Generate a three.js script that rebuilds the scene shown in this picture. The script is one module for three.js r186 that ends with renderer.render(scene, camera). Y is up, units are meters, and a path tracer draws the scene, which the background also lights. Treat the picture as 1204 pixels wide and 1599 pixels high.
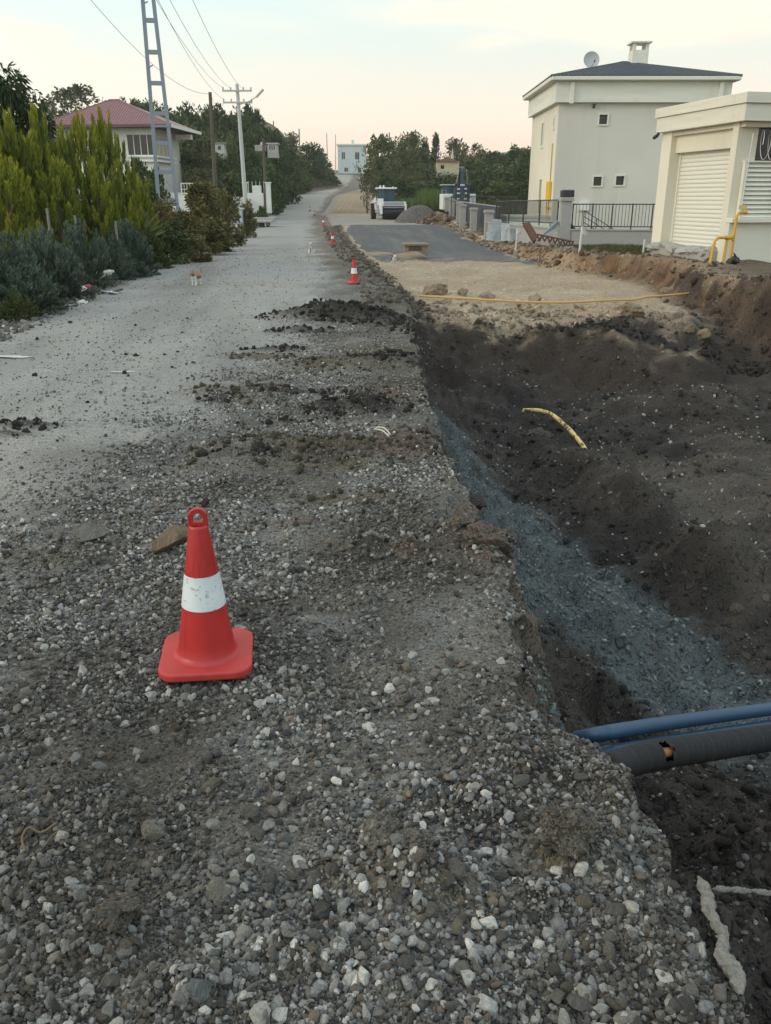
import * as THREE from 'three';
import { mergeGeometries, mergeVertices } from 'three/addons/utils/BufferGeometryUtils.js';
import { RoundedBoxGeometry } from 'three/addons/geometries/RoundedBoxGeometry.js';
import { MarchingCubes } from 'three/addons/objects/MarchingCubes.js';

// ---------------------------------------------------------------- camera, sky, sun, exposure
const scene = new THREE.Scene();
const PITCH = 20.65 * Math.PI / 180, FPX = 1300, EYE = 1.6;
const camera = new THREE.PerspectiveCamera(2 * Math.atan(799.5 / FPX) * 180 / Math.PI, 1204 / 1599, 0.05, 3000);
camera.position.set(0, EYE, 0);
camera.rotation.set(-PITCH, 0, 0);
scene.add(camera);

const renderer = new THREE.WebGLRenderer({ antialias: true });
renderer.setSize(771, 1024);
renderer.toneMapping = THREE.LinearToneMapping;
renderer.toneMappingExposure = 1.7;
renderer.shadowMap.enabled = true;

const clamp = (x, a = 0, b = 1) => Math.min(b, Math.max(a, x));
const smooth = (a, b, x) => { const t = clamp((x - a) / (b - a)); return t * t * (3 - 2 * t); };
const mix = (a, b, t) => a + (b - a) * t;
const mix3 = (a, b, t) => [mix(a[0], b[0], t), mix(a[1], b[1], t), mix(a[2], b[2], t)];
function rng(seed) { let s = (seed * 2654435761) >>> 0 || 1; return () => { s = (s + 0x6D2B79F5) >>> 0; let t = s; t = Math.imul(t ^ (t >>> 15), t | 1); t ^= t + Math.imul(t ^ (t >>> 7), t | 61); return ((t ^ (t >>> 14)) >>> 0) / 4294967296; }; }
function h2(x, y) { let h = (Math.imul(x | 0, 374761393) + Math.imul(y | 0, 668265263)) | 0; h = Math.imul(h ^ (h >>> 13), 1274126177); return ((h ^ (h >>> 16)) >>> 0) / 4294967295; }
function vn(x, y) { const xi = Math.floor(x), yi = Math.floor(y); let u = x - xi, v = y - yi; u = u * u * (3 - 2 * u); v = v * v * (3 - 2 * v); const a = h2(xi, yi), b = h2(xi + 1, yi), c = h2(xi, yi + 1), d = h2(xi + 1, yi + 1); return (a + (b - a) * u + (c - a) * v + (a - b - c + d) * u * v) * 2 - 1; }
function fbm(x, y, o = 4) { let s = 0, a = 0.5; for (let i = 0; i < o; i++) { s += a * vn(x, y); x = x * 2.03 + 17.3; y = y * 2.03 + 5.1; a *= 0.5; } return s; }

// sky: pale dusk gradient, warm towards the horizon, thin clouds
{
  const W = 1536, H = 768, data = new Float32Array(W * H * 4);
  const sunAz = Math.atan2(0.35, -1); // sun just set to the left
  for (let j = 0; j < H; j++) for (let i = 0; i < W; i++) {
    const el = ((j + 0.5) / H - 0.5) * Math.PI, az = ((i + 0.5) / W - 0.5) * 2 * Math.PI;
    const e = el * 180 / Math.PI;
    const toSun = 0.5 + 0.5 * Math.cos(az - sunAz);
    let c;
    const hor = mix3([0.65, 0.485, 0.38], [0.78, 0.69, 0.49], smooth(0.3, 0.95, toSun));
    const mid = mix3([0.63, 0.575, 0.485], [0.76, 0.775, 0.65], smooth(0.3, 0.95, toSun));
    const up = mix3([0.465, 0.565, 0.555], [0.62, 0.71, 0.68], smooth(0.2, 0.95, toSun));
    const zen = [0.56, 0.70, 0.84];
    if (e < 0) c = mix3(hor, [0.30, 0.28, 0.25], smooth(0, -12, e));
    else c = mix3(mix3(mix3(hor, mid, smooth(0.5, 5.5, e)), up, smooth(4, 12, e)), zen, smooth(14, 70, e));
    // thin streaky clouds, pale peach
    if (e > 4) {
      const k = 1 / Math.max(0.12, Math.sin(el));
      const cx = Math.cos(az) * k, cy = Math.sin(az) * k;
      const n = fbm(cx * 0.9 + 3.1, cy * 0.45 + 1.7, 5) + 0.35 * fbm(cx * 3.3, cy * 1.6, 3);
      const m = smooth(0.05, 0.42, n) * smooth(5.5, 10, e) * 0.6;
      c = mix3(c, [0.68, 0.59, 0.49], m);
      // the streaks above the houses on the right
      const a = az * 180 / Math.PI + 90;   // degrees right of straight ahead
      for (const [a0, e0, wa, we, s] of [[12.5, 10.2, 5.5, 0.9, 0.9], [16, 9.0, 5.5, 0.5, 0.9], [4.5, 10.5, 6.5, 0.7, 0.55], [19, 10.6, 4.5, 1.1, 0.7], [7.0, 8.7, 2.2, 0.28, 0.4], [14, 12.3, 9, 0.8, 0.6], [-8, 9.6, 3.5, 0.35, 0.15]]) {
        const da = (a - a0) / wa, de = (e - e0 + 0.6 * fbm(a * 0.35, e * 0.8, 4)) / we;
        const g = Math.exp(-da * da - de * de) * (0.75 + 0.6 * fbm(a * 0.5 + 9, e * 2.2, 4));
        c = mix3(c, [0.78, 0.655, 0.52], clamp(g * s * 1.5));
      }
    }
    const o = (j * W + i) * 4; data[o] = c[0]; data[o + 1] = c[1]; data[o + 2] = c[2]; data[o + 3] = 1;
  }
  const sky = new THREE.DataTexture(data, W, H, THREE.RGBAFormat, THREE.FloatType);
  sky.mapping = THREE.EquirectangularReflectionMapping; sky.magFilter = THREE.LinearFilter; sky.minFilter = THREE.LinearFilter; sky.needsUpdate = true;
  scene.background = sky; scene.environment = sky; scene.environmentIntensity = 1;
}
const sun = new THREE.DirectionalLight(new THREE.Color(1.0, 0.86, 0.66), 0.75);
sun.position.set(-60, 26, 21); sun.target.position.set(0, 0, 0);
sun.castShadow = true; sun.shadow.radius = 45; sun.shadow.mapSize.set(2048, 2048);
Object.assign(sun.shadow.camera, { left: -90, right: 90, top: 90, bottom: -90, near: 1, far: 260 });
scene.add(sun, sun.target);

// ---------------------------------------------------------------- helpers
const used = {};
function numbered(n) { const k = used[n] = (used[n] ?? -1) + 1; return k ? n + '_' + String(k).padStart(3, '0') : n; }
const CP = Math.cos(PITCH), SP = Math.sin(PITCH);
// the point on the line of sight through (px, py) of the photograph that lies d metres ahead
function at(px, py, d) { const a = (px - 602) / FPX, b = (799.5 - py) / FPX; const t = d / (b * SP + CP); return new THREE.Vector3(a * t, EYE + (b * CP - SP) * t, -d); }
function distAtX(px, py, X) { const a = (px - 602) / FPX, b = (799.5 - py) / FPX; return (X / a) * (b * SP + CP); }
function tag(o, label, category, group, kind) { o.userData.label = label; if (category) o.userData.category = category; if (group) o.userData.group = group; if (kind) o.userData.kind = kind; return o; }
function shade(o) { o.traverse(m => { if (m.isMesh) { m.castShadow = m.receiveShadow = true; } }); return o; }
function thing(name, label, category, pos = [0, 0, 0], turn = 0, group) { const o = new THREE.Group(); o.name = numbered(name); if (pos.isVector3) o.position.copy(pos); else o.position.set(...pos); o.rotation.y = turn; scene.add(o); return tag(o, label, category, group); }
function put(name, geo, mat, parent, label) { const m = new THREE.Mesh(geo, mat); m.name = numbered(name); m.castShadow = m.receiveShadow = true; (parent || scene).add(m); if (label) m.userData.label = label; return m; }
const _m = new THREE.Matrix4(), _q = new THREE.Quaternion(), _e = new THREE.Euler();
function X(g, x = 0, y = 0, z = 0, rx = 0, ry = 0, rz = 0, sx = 1, sy = sx, sz = sx) { g.applyMatrix4(_m.compose(new THREE.Vector3(x, y, z), _q.setFromEuler(_e.set(rx, ry, rz)), new THREE.Vector3(sx, sy, sz))); return g; }
function box(w, h, d, x = 0, y = 0, z = 0, rx = 0, ry = 0, rz = 0) { return X(new THREE.BoxGeometry(w, h, d), x, y, z, rx, ry, rz); }
function rbox(w, h, d, r, x = 0, y = 0, z = 0, rx = 0, ry = 0, rz = 0) { return X(new RoundedBoxGeometry(w, h, d, 2, r), x, y, z, rx, ry, rz); }
function cyl(r0, r1, h, n, x = 0, y = 0, z = 0, rx = 0, ry = 0, rz = 0) { return X(new THREE.CylinderGeometry(r0, r1, h, n), x, y, z, rx, ry, rz); }
function clean(g) { g = g.index ? g.toNonIndexed() : g; for (const k of Object.keys(g.attributes)) if (!['position', 'normal', 'uv'].includes(k)) g.deleteAttribute(k); if (!g.attributes.uv) g.setAttribute('uv', new THREE.BufferAttribute(new Float32Array(g.attributes.position.count * 2), 2)); return g; }
function join(list) { return mergeGeometries(list.map(clean)); }
function rod(a, b, r, n = 6) { const A = a.isVector3 ? a : new THREE.Vector3(...a), B = b.isVector3 ? b : new THREE.Vector3(...b); const d = B.clone().sub(A), g = new THREE.CylinderGeometry(r, r, d.length(), n); g.applyQuaternion(new THREE.Quaternion().setFromUnitVectors(new THREE.Vector3(0, 1, 0), d.clone().normalize())); g.translate((A.x + B.x) / 2, (A.y + B.y) / 2, (A.z + B.z) / 2); return g; }
function bar(a, b, w, h) { const A = new THREE.Vector3(...a), B = new THREE.Vector3(...b), d = B.clone().sub(A); const g = new THREE.BoxGeometry(w, h, d.length()); const o = new THREE.Object3D(); o.position.copy(A).add(B).multiplyScalar(0.5); o.lookAt(B); o.updateMatrix(); g.applyMatrix4(o.matrix); return g; }
function tube(pts, r, seg = 40, n = 8) { return new THREE.TubeGeometry(new THREE.CatmullRomCurve3(pts.map(p => p.isVector3 ? p : new THREE.Vector3(...p))), seg, r, n, false); }
function quadGeo(pts, uv) { const g = new THREE.BufferGeometry(); g.setAttribute('position', new THREE.Float32BufferAttribute(pts.flat(), 3)); g.setIndex(pts.length === 4 ? [0, 1, 2, 0, 2, 3] : [0, 1, 2]); g.computeVertexNormals(); return g; }
// a table of [x, y] made into a smooth curve without overshoot
function curve(tab) {
  const n = tab.length, m = new Array(n).fill(0), dl = [];
  for (let i = 0; i < n - 1; i++) dl.push((tab[i + 1][1] - tab[i][1]) / (tab[i + 1][0] - tab[i][0]));
  m[0] = dl[0]; m[n - 1] = dl[n - 2];
  for (let i = 1; i < n - 1; i++) m[i] = dl[i - 1] * dl[i] <= 0 ? 0 : 2 * dl[i - 1] * dl[i] / (dl[i - 1] + dl[i]);
  return x => { if (x <= tab[0][0]) return tab[0][1]; if (x >= tab[n - 1][0]) return tab[n - 1][1]; let i = 0; while (x > tab[i + 1][0]) i++; const h = tab[i + 1][0] - tab[i][0], t = (x - tab[i][0]) / h, t2 = t * t, t3 = t2 * t; return (2 * t3 - 3 * t2 + 1) * tab[i][1] + (t3 - 2 * t2 + t) * h * m[i] + (-2 * t3 + 3 * t2) * tab[i + 1][1] + (t3 - t2) * h * m[i + 1]; };
}
// ---------------------------------------------------------------- textures
function tex(w, h, fn, srgb, rep) {
  const d = new Uint8Array(w * h * 4);
  for (let j = 0; j < h; j++) for (let i = 0; i < w; i++) { const c = fn(i, j), o = (j * w + i) * 4; d[o] = clamp(c[0]) * 255; d[o + 1] = clamp(c[1]) * 255; d[o + 2] = clamp(c[2]) * 255; d[o + 3] = 255; }
  const t = new THREE.DataTexture(d, w, h, THREE.RGBAFormat); t.wrapS = t.wrapT = THREE.RepeatWrapping; t.magFilter = THREE.LinearFilter; t.minFilter = THREE.LinearMipmapLinearFilter; t.generateMipmaps = true; if (srgb) t.colorSpace = THREE.SRGBColorSpace; if (rep) t.repeat.set(rep[0], rep[1]); t.needsUpdate = true; return t;
}
// gravel: stones drawn into a height buffer, larger ones sparse, fines below
function gravelMaps(N, seed, sizes, contrast) {
  const R = rng(seed), hgt = new Float32Array(N * N), col = new Float32Array(N * N * 3).fill(0.42);
  for (let j = 0; j < N; j++) for (let i = 0; i < N; i++) { const k = j * N + i, g = 0.36 + 0.14 * R(); hgt[k] = 0.06 * R(); col[k * 3] = g; col[k * 3 + 1] = g * 0.98; col[k * 3 + 2] = g * 0.95; }
  for (const [count, rmin, rmax] of sizes) for (let q = 0; q < count; q++) {
    const cx = R() * N, cy = R() * N, r = rmin + (rmax - rmin) * R() * R(), e = 0.6 + 0.4 * R(), a = R() * Math.PI, ca = Math.cos(a), sa = Math.sin(a);
    const g = clamp(0.5 + contrast * (R() + R() + R() - 1.5)), w = (R() - 0.5) * 0.08, p = 2 + 2.5 * R(), top = r / rmax * 0.5 + 0.25 + 0.25 * R(), tx = (R() - 0.5) * 0.5, ty = (R() - 0.5) * 0.5;
    const x0 = Math.floor(cx - r - 1), x1 = Math.ceil(cx + r + 1), y0 = Math.floor(cy - r - 1), y1 = Math.ceil(cy + r + 1);
    for (let y = y0; y <= y1; y++) for (let x = x0; x <= x1; x++) {
      const dx = (x - cx) / r, dy = (y - cy) / r, u = Math.abs(dx * ca + dy * sa), v = Math.abs(-dx * sa + dy * ca) / e, m = Math.pow(Math.pow(u, p) + Math.pow(v, p), 1 / p);
      if (m >= 1) continue; const hh = top * (1 - m * m) * (1 + tx * dx + ty * dy) * (r / 12 + 0.35); const k = ((y + N * 2) % N) * N + (x + N * 2) % N;
      if (hh > hgt[k]) { hgt[k] = hh; const f = g * (m > 0.8 ? 1 - (m - 0.8) * 1.2 : 1); col[k * 3] = f * (1 + w); col[k * 3 + 1] = f; col[k * 3 + 2] = f * (1 - w); }
    }
  }
  return { map: tex(N, N, (i, j) => { const k = (j * N + i) * 3; return [col[k], col[k + 1], col[k + 2]]; }), bump: tex(N, N, (i, j) => { const v = hgt[j * N + i]; return [v, v, v]; }) };
}
const G1 = gravelMaps(1024, 11, [[14000, 3, 6], [5000, 5, 10], [900, 9, 17]], 0.42);       // loose crushed stone
const G2 = gravelMaps(1024, 12, [[30000, 2, 4], [5000, 3, 6]], 0.3);                        // compacted road stone
const G3 = gravelMaps(1024, 13, [[9000, 2, 6], [1500, 4, 14], [120, 12, 34]], 0.26);       // lumpy soil
const SOIL = tex(512, 512, (i, j) => { const n = 0.5 + 0.55 * fbm(i / 512 * 16, j / 512 * 16, 5) + 0.12 * (h2(i, j) - 0.5); return [n, n, n]; });
const PL = tex(512, 512, (i, j) => { const a = fbm(i / 512 * 4 + 40, j / 512 * 4, 5), b = (h2(i + 900, j) - 0.5) * 0.03, st = 0.05 * smooth(0.1, 0.5, fbm(i / 512 * 26 + 7, j / 512 * 1.6, 3)), n = 0.92 + 0.11 * a + b - st; return [n, n * 0.998, n * 0.985]; }, false);
const PLB = tex(256, 256, (i, j) => { const n = 0.5 + 0.5 * fbm(i / 256 * 40, j / 256 * 40, 3); return [n, n, n]; });
const RUST = tex(256, 256, (i, j) => { const n = 0.86 + 0.2 * fbm(i / 256 * 7, j / 256 * 7, 5); return [n, n * 0.985, n * 0.97]; }, false);
const GRAIN = tex(256, 256, (i, j) => { const a = fbm(i / 256 * 10, j / 256 * 10, 4), b = h2(i, j + 77), c = h2(i >> 1, (j >> 1) + 5), n = clamp(0.80 + 0.34 * a + (b - 0.5) * 0.22 + (c > 0.93 ? 0.16 : c < 0.1 ? -0.22 : 0)); return [n, n * 0.99, n * 0.97]; });
const GRAINB = tex(256, 256, (i, j) => { const n = clamp(0.5 + 0.5 * fbm(i / 256 * 18, j / 256 * 18, 4) + (h2(i, j) - 0.5) * 0.12); return [n, n, n]; });
const lin = (r, g, b) => new THREE.Color().setRGB(r, g, b);
function M(r, g, b, rough = 0.8, o = {}) { return new THREE.MeshStandardMaterial({ color: lin(r, g, b), roughness: rough, metalness: 0, side: THREE.DoubleSide, ...o }); }
// ---------------------------------------------------------------- the ground
const Ec = curve([[-60, 3], [-4, 1.3], [0, 0.85], [1.3, 0.78], [1.7, 0.79], [2.0, 0.72], [2.25, 0.64], [2.45, 0.50], [2.9, 0.50], [3.2, 0.56], [3.6, 0.56], [4.4, 0.46], [5.2, 0.41], [7, 0.38], [10, 0.38], [14, 0.38], [19, 0.05], [30, -0.95], [45, -2.3], [80, -5.2], [100, -6.8], [130, -8.6], [400, -8.6]]);
const XL = curve([[-60, -2], [0, -4.5], [11, -5.2], [19, -6.1], [45, -8.2], [79, -10.9], [100, -12.8], [130, -13.2], [160, -10.6], [185, -8.0], [210, -10.6], [235, -15.5], [280, -27], [400, -60]]);
const XC = curve([[100, -10.2], [130, -10.4], [160, -7.8], [185, -5.0], [210, -7.8], [235, -12.9], [280, -25], [400, -58]]);
const XG = curve([[-60, -3], [0, -4.5], [2.6, -2.9], [3.6, -2.35], [4.6, -1.9], [6, -1.7], [8, -1.45], [11, -1.05], [19, -1.3], [30, -2.2], [56, -4.7], [80, -6.6], [100, -8.2], [400, -8.2]]);
const XR = curve([[-60, 12], [0, 9.5], [14, 8.6], [16, 7.8], [18.5, 7.2], [22, 7.6], [26, 7.3], [28, 6.7], [38, 5.95], [46, 5.5], [65, 4.75], [75, 4.3], [100, 3], [400, 3]]);
const RB = curve([[-60, 0.5], [0, 0], [20, -0.18], [30, -0.27], [40, -0.36], [65, -0.27], [100, -0.14], [118, 0.75], [130, 1.75], [160, 2.95], [185, 4.0], [210, 5.7], [235, 7.4], [300, 10], [400, 13], [1500, 22]]);
const FL = curve([[-60, -0.6], [0, -1.1], [3, -1.28], [8, -1.32], [13.0, -1.28], [13.8, -1.0], [15.6, -0.55], [17, -0.52], [22, -0.55], [34, -0.62], [46, -0.5], [60, -0.17], [72, -0.02], [90, 0.05], [100, 0.1]]);
const LT = curve([[-60, 0.3], [0, 0.1], [16, 0.05], [24, 0.08], [27, -0.05], [33, -0.2], [40, -0.35], [46, -0.42], [55, -0.1], [65, 0.28], [75, 0.5], [100, 1.3], [130, 1.8], [400, 12]]);
const PW = curve([[0, 0], [0.05, 0.27], [0.11, 0.48], [0.2, 0.6], [0.45, 0.76], [0.9, 0.93], [1.5, 1], [9, 1]]);
const PW2 = curve([[0, 0], [0.03, 0.07], [0.19, 0.42], [0.25, 0.68], [0.5, 0.84], [1.1, 1], [9, 1]]);
const ground0 = (x, d) => RB(d);
function gp(px, py, dh = 0) { const a = (px - 602) / FPX, b = (799.5 - py) / FPX, vy = b * CP - SP, vf = b * SP + CP; let lo = 0.3, hi = 400; for (let i = 0; i < 60; i++) { const m = (lo + hi) / 2, t = m / vf; if (EYE + vy * t > RB(m) + dh) lo = m; else hi = m; } return [a * lo / vf, lo]; }
// heaps of soil and crust on the shoulder: [x, d, half width, half depth, height, tone 0 dark / 1 olive brown / 2 red brown, ragged]
const heaps = [];
for (const [px, py, rx, rz, h, tone] of [
  [495, 494, 0.72, 0.62, 0.17, 0], [545, 498, 0.55, 0.5, 0.13, 0], [600, 500, 0.5, 0.5, 0.07, 0], [640, 512, 0.3, 0.5, 0.06, 0], [470, 517, 0.4, 0.2, 0.05, 0],
  [428, 546, 0.30, 0.14, 0.05, 0], [400, 556, 0.35, 0.2, 0.03, 1], [560, 567, 0.75, 0.3, 0.05, 1], [610, 560, 0.4, 0.3, 0.06, 0], [375, 612, 0.42, 0.3, 0.06, 1], [350, 626, 0.2, 0.1, 0.05, 0], [402, 630, 0.16, 0.1, 0.05, 1], [470, 612, 0.4, 0.12, 0.03, 0],
  [545, 640, 0.32, 0.2, 0.08, 0], [580, 642, 0.26, 0.2, 0.13, 0], [500, 640, 0.16, 0.1, 0.06, 0], [615, 622, 0.25, 0.3, 0.07, 2], [640, 690, 0.25, 0.3, 0.05, 2],
  [480, 702, 0.5, 0.13, 0.06, 1], [560, 700, 0.4, 0.14, 0.06, 1], [410, 706, 0.5, 0.1, 0.05, 1], [360, 716, 0.22, 0.07, 0.05, 0], [310, 733, 0.25, 0.06, 0.04, 1], [630, 712, 0.3, 0.12, 0.05, 2], [500, 726, 0.5, 0.1, 0.03, 1],
  [388, 688, 0.05, 0.05, 0.05, 0], [45, 667, 0.26, 0.09, 0.06, 0], [15, 680, 0.16, 0.07, 0.05, 0], [430, 660, 0.3, 0.06, 0.02, 0],
  [580, 858, 0.09, 0.07, 0.07, 0], [565, 880, 0.08, 0.05, 0.05, 0], [640, 862, 0.10, 0.06, 0.06, 2], [480, 815, 0.16, 0.05, 0.04, 2], [720, 835, 0.16, 0.12, 0.05, 2], [765, 865, 0.15, 0.14, 0.06, 2],
  [150, 850, 0.2, 0.08, 0.05, 1], [90, 870, 0.3, 0.12, 0.03, 1], [560, 780, 0.3, 0.1, 0.02, 1],
  [590, 1360, 0.16, 0.10, 0.05, 1], [650, 1375, 0.14, 0.12, 0.045, 1], [885, 1335, 0.09, 0.10, 0.09, 1], [180, 1460, 0.10, 0.07, 0.05, 1], [300, 1560, 0.12, 0.06, 0.05, 0], [850, 1400, 0.08, 0.06, 0.04, 0], [120, 1500, 0.10, 0.06, 0.05, 2], [470, 1500, 0.13, 0.07, 0.035, 1], [740, 1250, 0.2, 0.12, 0.04, 0], [960, 1210, 0.12, 0.10, 0.05, 0], [830, 1190, 0.16, 0.08, 0.05, 0],
]) { const [x, d] = gp(px, py); heaps.push([x, d, rx, rz, h, tone]); }
// clods and mounds on the floor of the excavation: [x, d, rx, rd, height, tone]
const mounds = [];
for (const [px, py, rx, rd, h, tone] of [
  [985, 800, 0.5, 0.5, 0.30, 0], [1090, 880, 0.6, 0.4, 0.28, 0], [1160, 905, 0.5, 0.35, 0.22, 0], [940, 760, 0.4, 0.5, 0.22, 0], [880, 735, 0.3, 0.4, 0.18, 0], [835, 700, 0.35, 0.3, 0.16, 0], [1030, 760, 0.6, 0.4, 0.12, 2],
  [1150, 690, 0.9, 0.8, 0.12, 2], [800, 620, 0.6, 0.8, 0.12, 0], [1100, 640, 1.2, 0.7, 0.14, 0], [900, 580, 1.2, 0.6, 0.12, 0], [1120, 1230, 0.35, 0.2, 0.16, 0], [1180, 1330, 0.25, 0.2, 0.15, 0], [1060, 1180, 0.25, 0.2, 0.1, 0], [930, 1060, 0.3, 0.2, 0.14, 0], [1050, 960, 0.6, 0.3, 0.05, 1],
]) { const [x, d] = gp(px, py, -1.15); mounds.push([x, d, rx, rd, h, tone]); }
function bump2(x, d, c, rag = 0.25) { const u = (x - c[0]) / c[2], v = (d - c[1]) / c[3]; const q = u * u + v * v; if (q > 4) return 0; const r = q * (1 + rag * 2.2 * fbm(x * 3.1 / c[2] * 0.5, d * 3.1 / c[3] * 0.5 + c[0], 3)); return Math.exp(-r * 1.5) * (r < 4 ? 1 : 0); }
const edgeNoise = d => d > 0.5 && d < 60 ? 0.055 * vn(d * 2.3, 3.3) + 0.05 * vn(d * 5.3, 7.7) + 0.028 * vn(d * 13, 1.2) + 0.012 * vn(d * 31, 5.2) : 0;
const wallW = curve([[-10, 0.9], [2.1, 0.75], [2.6, 0.42], [3.2, 0.5], [3.8, 0.85], [5, 1.15], [8, 1.0], [10.5, 0.8], [13, 0.6], [16, 0.7], [40, 0.9], [80, 1.5]]);
function edgeX(d) { return Ec(d) + edgeNoise(d); }
function hillLeft(x, d) { return 0.085 * Math.max(0, d - 66) * smooth(-13 - 0.02 * d, -40, x) * smooth(60, 120, d) * smooth(500, 200, d) + smooth(XL(d) - 0.5, XL(d) - 4, x) * smooth(104, 122, d) * smooth(190, 165, d) * 1.9; }
function hillRight(x, d) { return smooth(0, 14, x) * smooth(80, 150, d) * 0.6 + smooth(5, 40, x) * smooth(170, 300, d) * 5; }
function height(x, d, fine = true) {
  const ex = edgeX(d), s = x - ex, rb = RB(d);
  let h, wet = 0;
  const far = smooth(92, 112, d);
  let road = rb;
  const xl = XL(d) + 0.25 * vn(d * 0.7, 9.1);
  const v = xl - x;
  if (v > 0) road += -0.10 * smooth(0, 0.7, v) + 0.25 * smooth(1.0, 4, v) + (d > 60 ? hillLeft(x, d) : 0) + 0.9 * smooth(3, 10, v) * smooth(40, 75, d) * smooth(110, 90, d);
  if (s <= 0 || far >= 1) h = road + (s > 0 ? hillRight(x, d) : 0);
  else {
    const dn = d - 2.4 * smooth(5.1, 6.9, x) + 0.5 * vn(x * 0.8, 2.2) + 0.2 * vn(x * 2.6, 8.8);
    let fl = FL(dn);
    const w = wallW(d) * (1 + 0.35 * vn(d * 1.1, 4.4) + 0.2 * vn(d * 3.3, x * 3));
    const xr = XR(d) + 0.28 * vn(d * 0.9, 6.6) + 0.12 * vn(d * 3, 1.5), lot = LT(d) + (x > XR(d) + 0.8 && d > 38 && d < 75 ? 0 : 0);
    const bw = d < 14 ? 1.3 : d < 27 ? 0.55 : 0.6;
    const pr = PW(Math.max(0, s / w + 0.1 * fbm(d * 3.1, x * 3.1, 3) * smooth(0, 0.1, s)));
    h = rb + (fl - rb) * mix(pr, PW2(s * (1 + 0.25 * vn(d * 4, 2))), smooth(2.35, 2.6, d) * smooth(4.5, 3.7, d));
    if (d < 15) for (const m of mounds) h += 1.5 * m[4] * bump2(x, d, m) * smooth(0.1, 0.6, s);
    h = mix(h, lot, smooth(xr - bw, xr, x + 0.3 * vn(x * 1.7, d * 1.7) * (d < 30 ? 1 : 0.3)));
    if (far > 0) h = mix(h, road + hillRight(x, d), far);
  }
  // the bite in the rim beside the brown face, and fine relief
  if (fine) {
    const road1 = smooth(0, 0.6, XG(d) + 0.35 * vn(x * 1.3, d * 1.1) - x);
    if (s <= 0.02 && d > 0.5 && d < 40) {
      for (const c of heaps) { const b = bump2(x, d, c); if (b > 0.002) h += c[4] * b * (1 + 0.5 * fbm(x * 14, d * 14, 3)); }
      const a = mix(1, 0.3, road1) * smooth(40, 25, d);
      h += a * (0.026 * vn(x * 2.1, d * 2.1) + 0.026 * vn(x * 4.9, d * 4.9 + 3) + 0.015 * vn(x * 12, d * 12) + (d < 6 ? 0.006 * vn(x * 31, d * 31) : 0));
      h -= 0.05 * smooth(-0.12, 0.02, s) * (0.5 + 0.5 * vn(d * 5, 3.3));
    } else if (s > 0.02 && d < 34 && d > 0.3) {
      const a = d < 15.5 ? 1 : 0.45, wl = smooth(0, 0.08, s);
      const rough = smooth(0.0, 0.4, s) * 0.6 + 0.4;
      h += a * wl * rough * (0.13 * vn(x * 1.3, d * 1.1) + 0.09 * vn(x * 3.1 + 5, d * 2.9) + 0.085 * (Math.abs(vn(x * 5.3 + 0.4 * vn(d * 5, x * 5), d * 5.1)) - 0.3) + 0.05 * (Math.abs(vn(x * 11.3 + 4, d * 10.7)) - 0.3) + 0.026 * (Math.abs(vn(x * 23, d * 22 + 6)) - 0.3));
      if (d > 14 && d < 19) { const rr = smooth(14, 15.2, d) * smooth(19, 16.4, d); h += rr * (0.10 * Math.max(0, vn(x * 2.3, d * 2.9)) + 0.07 * vn(x * 5.5, d * 5.5)); }
    } else if (d < 95) h += 0.03 * vn(x * 0.9, d * 0.9) + 0.015 * vn(x * 3, d * 3);
    else if (d < 1000) h += 0.4 * vn(x * 0.05, d * 0.05) * (Math.abs(x - XC(d)) > 4 ? smooth(4, 9, Math.abs(x - XC(d))) : 0);
  }
  return h;
}
const shiftR = x => 2.4 * smooth(5.1, 6.9, x);
const SPX = curve([[3.2, 3.4], [3.9, 2.55], [4.56, 2.02], [5.35, 1.68], [6.2, 1.45], [7.4, 1.25], [9.5, 0.9], [11, 0.7]]), SPW = curve([[3.2, 0.9], [4.5, 0.62], [6.2, 0.58], [8, 0.42], [11, 0.3]]);
const K = 1 / 0.44; // the detail maps have a mean of about 0.44
const DARK = [0.027, 0.0225, 0.019], OLIVE = [0.088, 0.074, 0.048], RED = [0.10, 0.072, 0.056], GREYS = [0.125, 0.122, 0.114], ROADC = [0.262, 0.264, 0.252], TAN = [0.33, 0.255, 0.175], SUBB = [0.070, 0.075, 0.078], BLUEG = [0.115, 0.132, 0.136], GRASSC = [0.062, 0.078, 0.028], VERGE = [0.075, 0.070, 0.058], BROWNB = [0.17, 0.095, 0.048];
function region(x, d) {
  const s = x - edgeX(d);
  if (d < 0.4) return 'ground';
  const xl = XL(d) + 0.4 * vn(d * 0.9, 9.1);
  if (d > 98) { const o = Math.abs(x - XC(d)); if (o < 2.9) return 'gravel_road'; return x < XC(d) ? 'hillside' : 'hillside'; }
  if (x < xl) return 'verge';
  if (s <= 0) return x < XG(d) + 0.3 * vn(x * 1.3, d * 1.1) ? 'gravel_road' : 'gravel_shoulder';
  const xr = XR(d) + 0.2 * vn(d * 0.9, 6.6);
  if (d < 14.9 + shiftR(x) + 0.5 * vn(x * 0.9, 2.2)) return 'excavation_pit';
  if (x > xr - 0.1) return 'grass_lot';
  const sd = 33 + 2.2 * (x - 2.5) * 0.18 + 0.8 * vn(x * 0.8, 5.5) + 0.5 * vn(x * 3.1, d * 0.8) + 0.3 * vn(x * 8, d * 2) - (x > 3.5 ? (x - 3.5) * 1.6 : 0);
  if (d > sd && d < 62 && s > 0.9 + 0.3 * vn(d * .5, 1) && x < xr - 0.9 + 0.3 * vn(d * .7, 4)) return 'subbase_layer';
  return 'earth_ledge';
}
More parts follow.
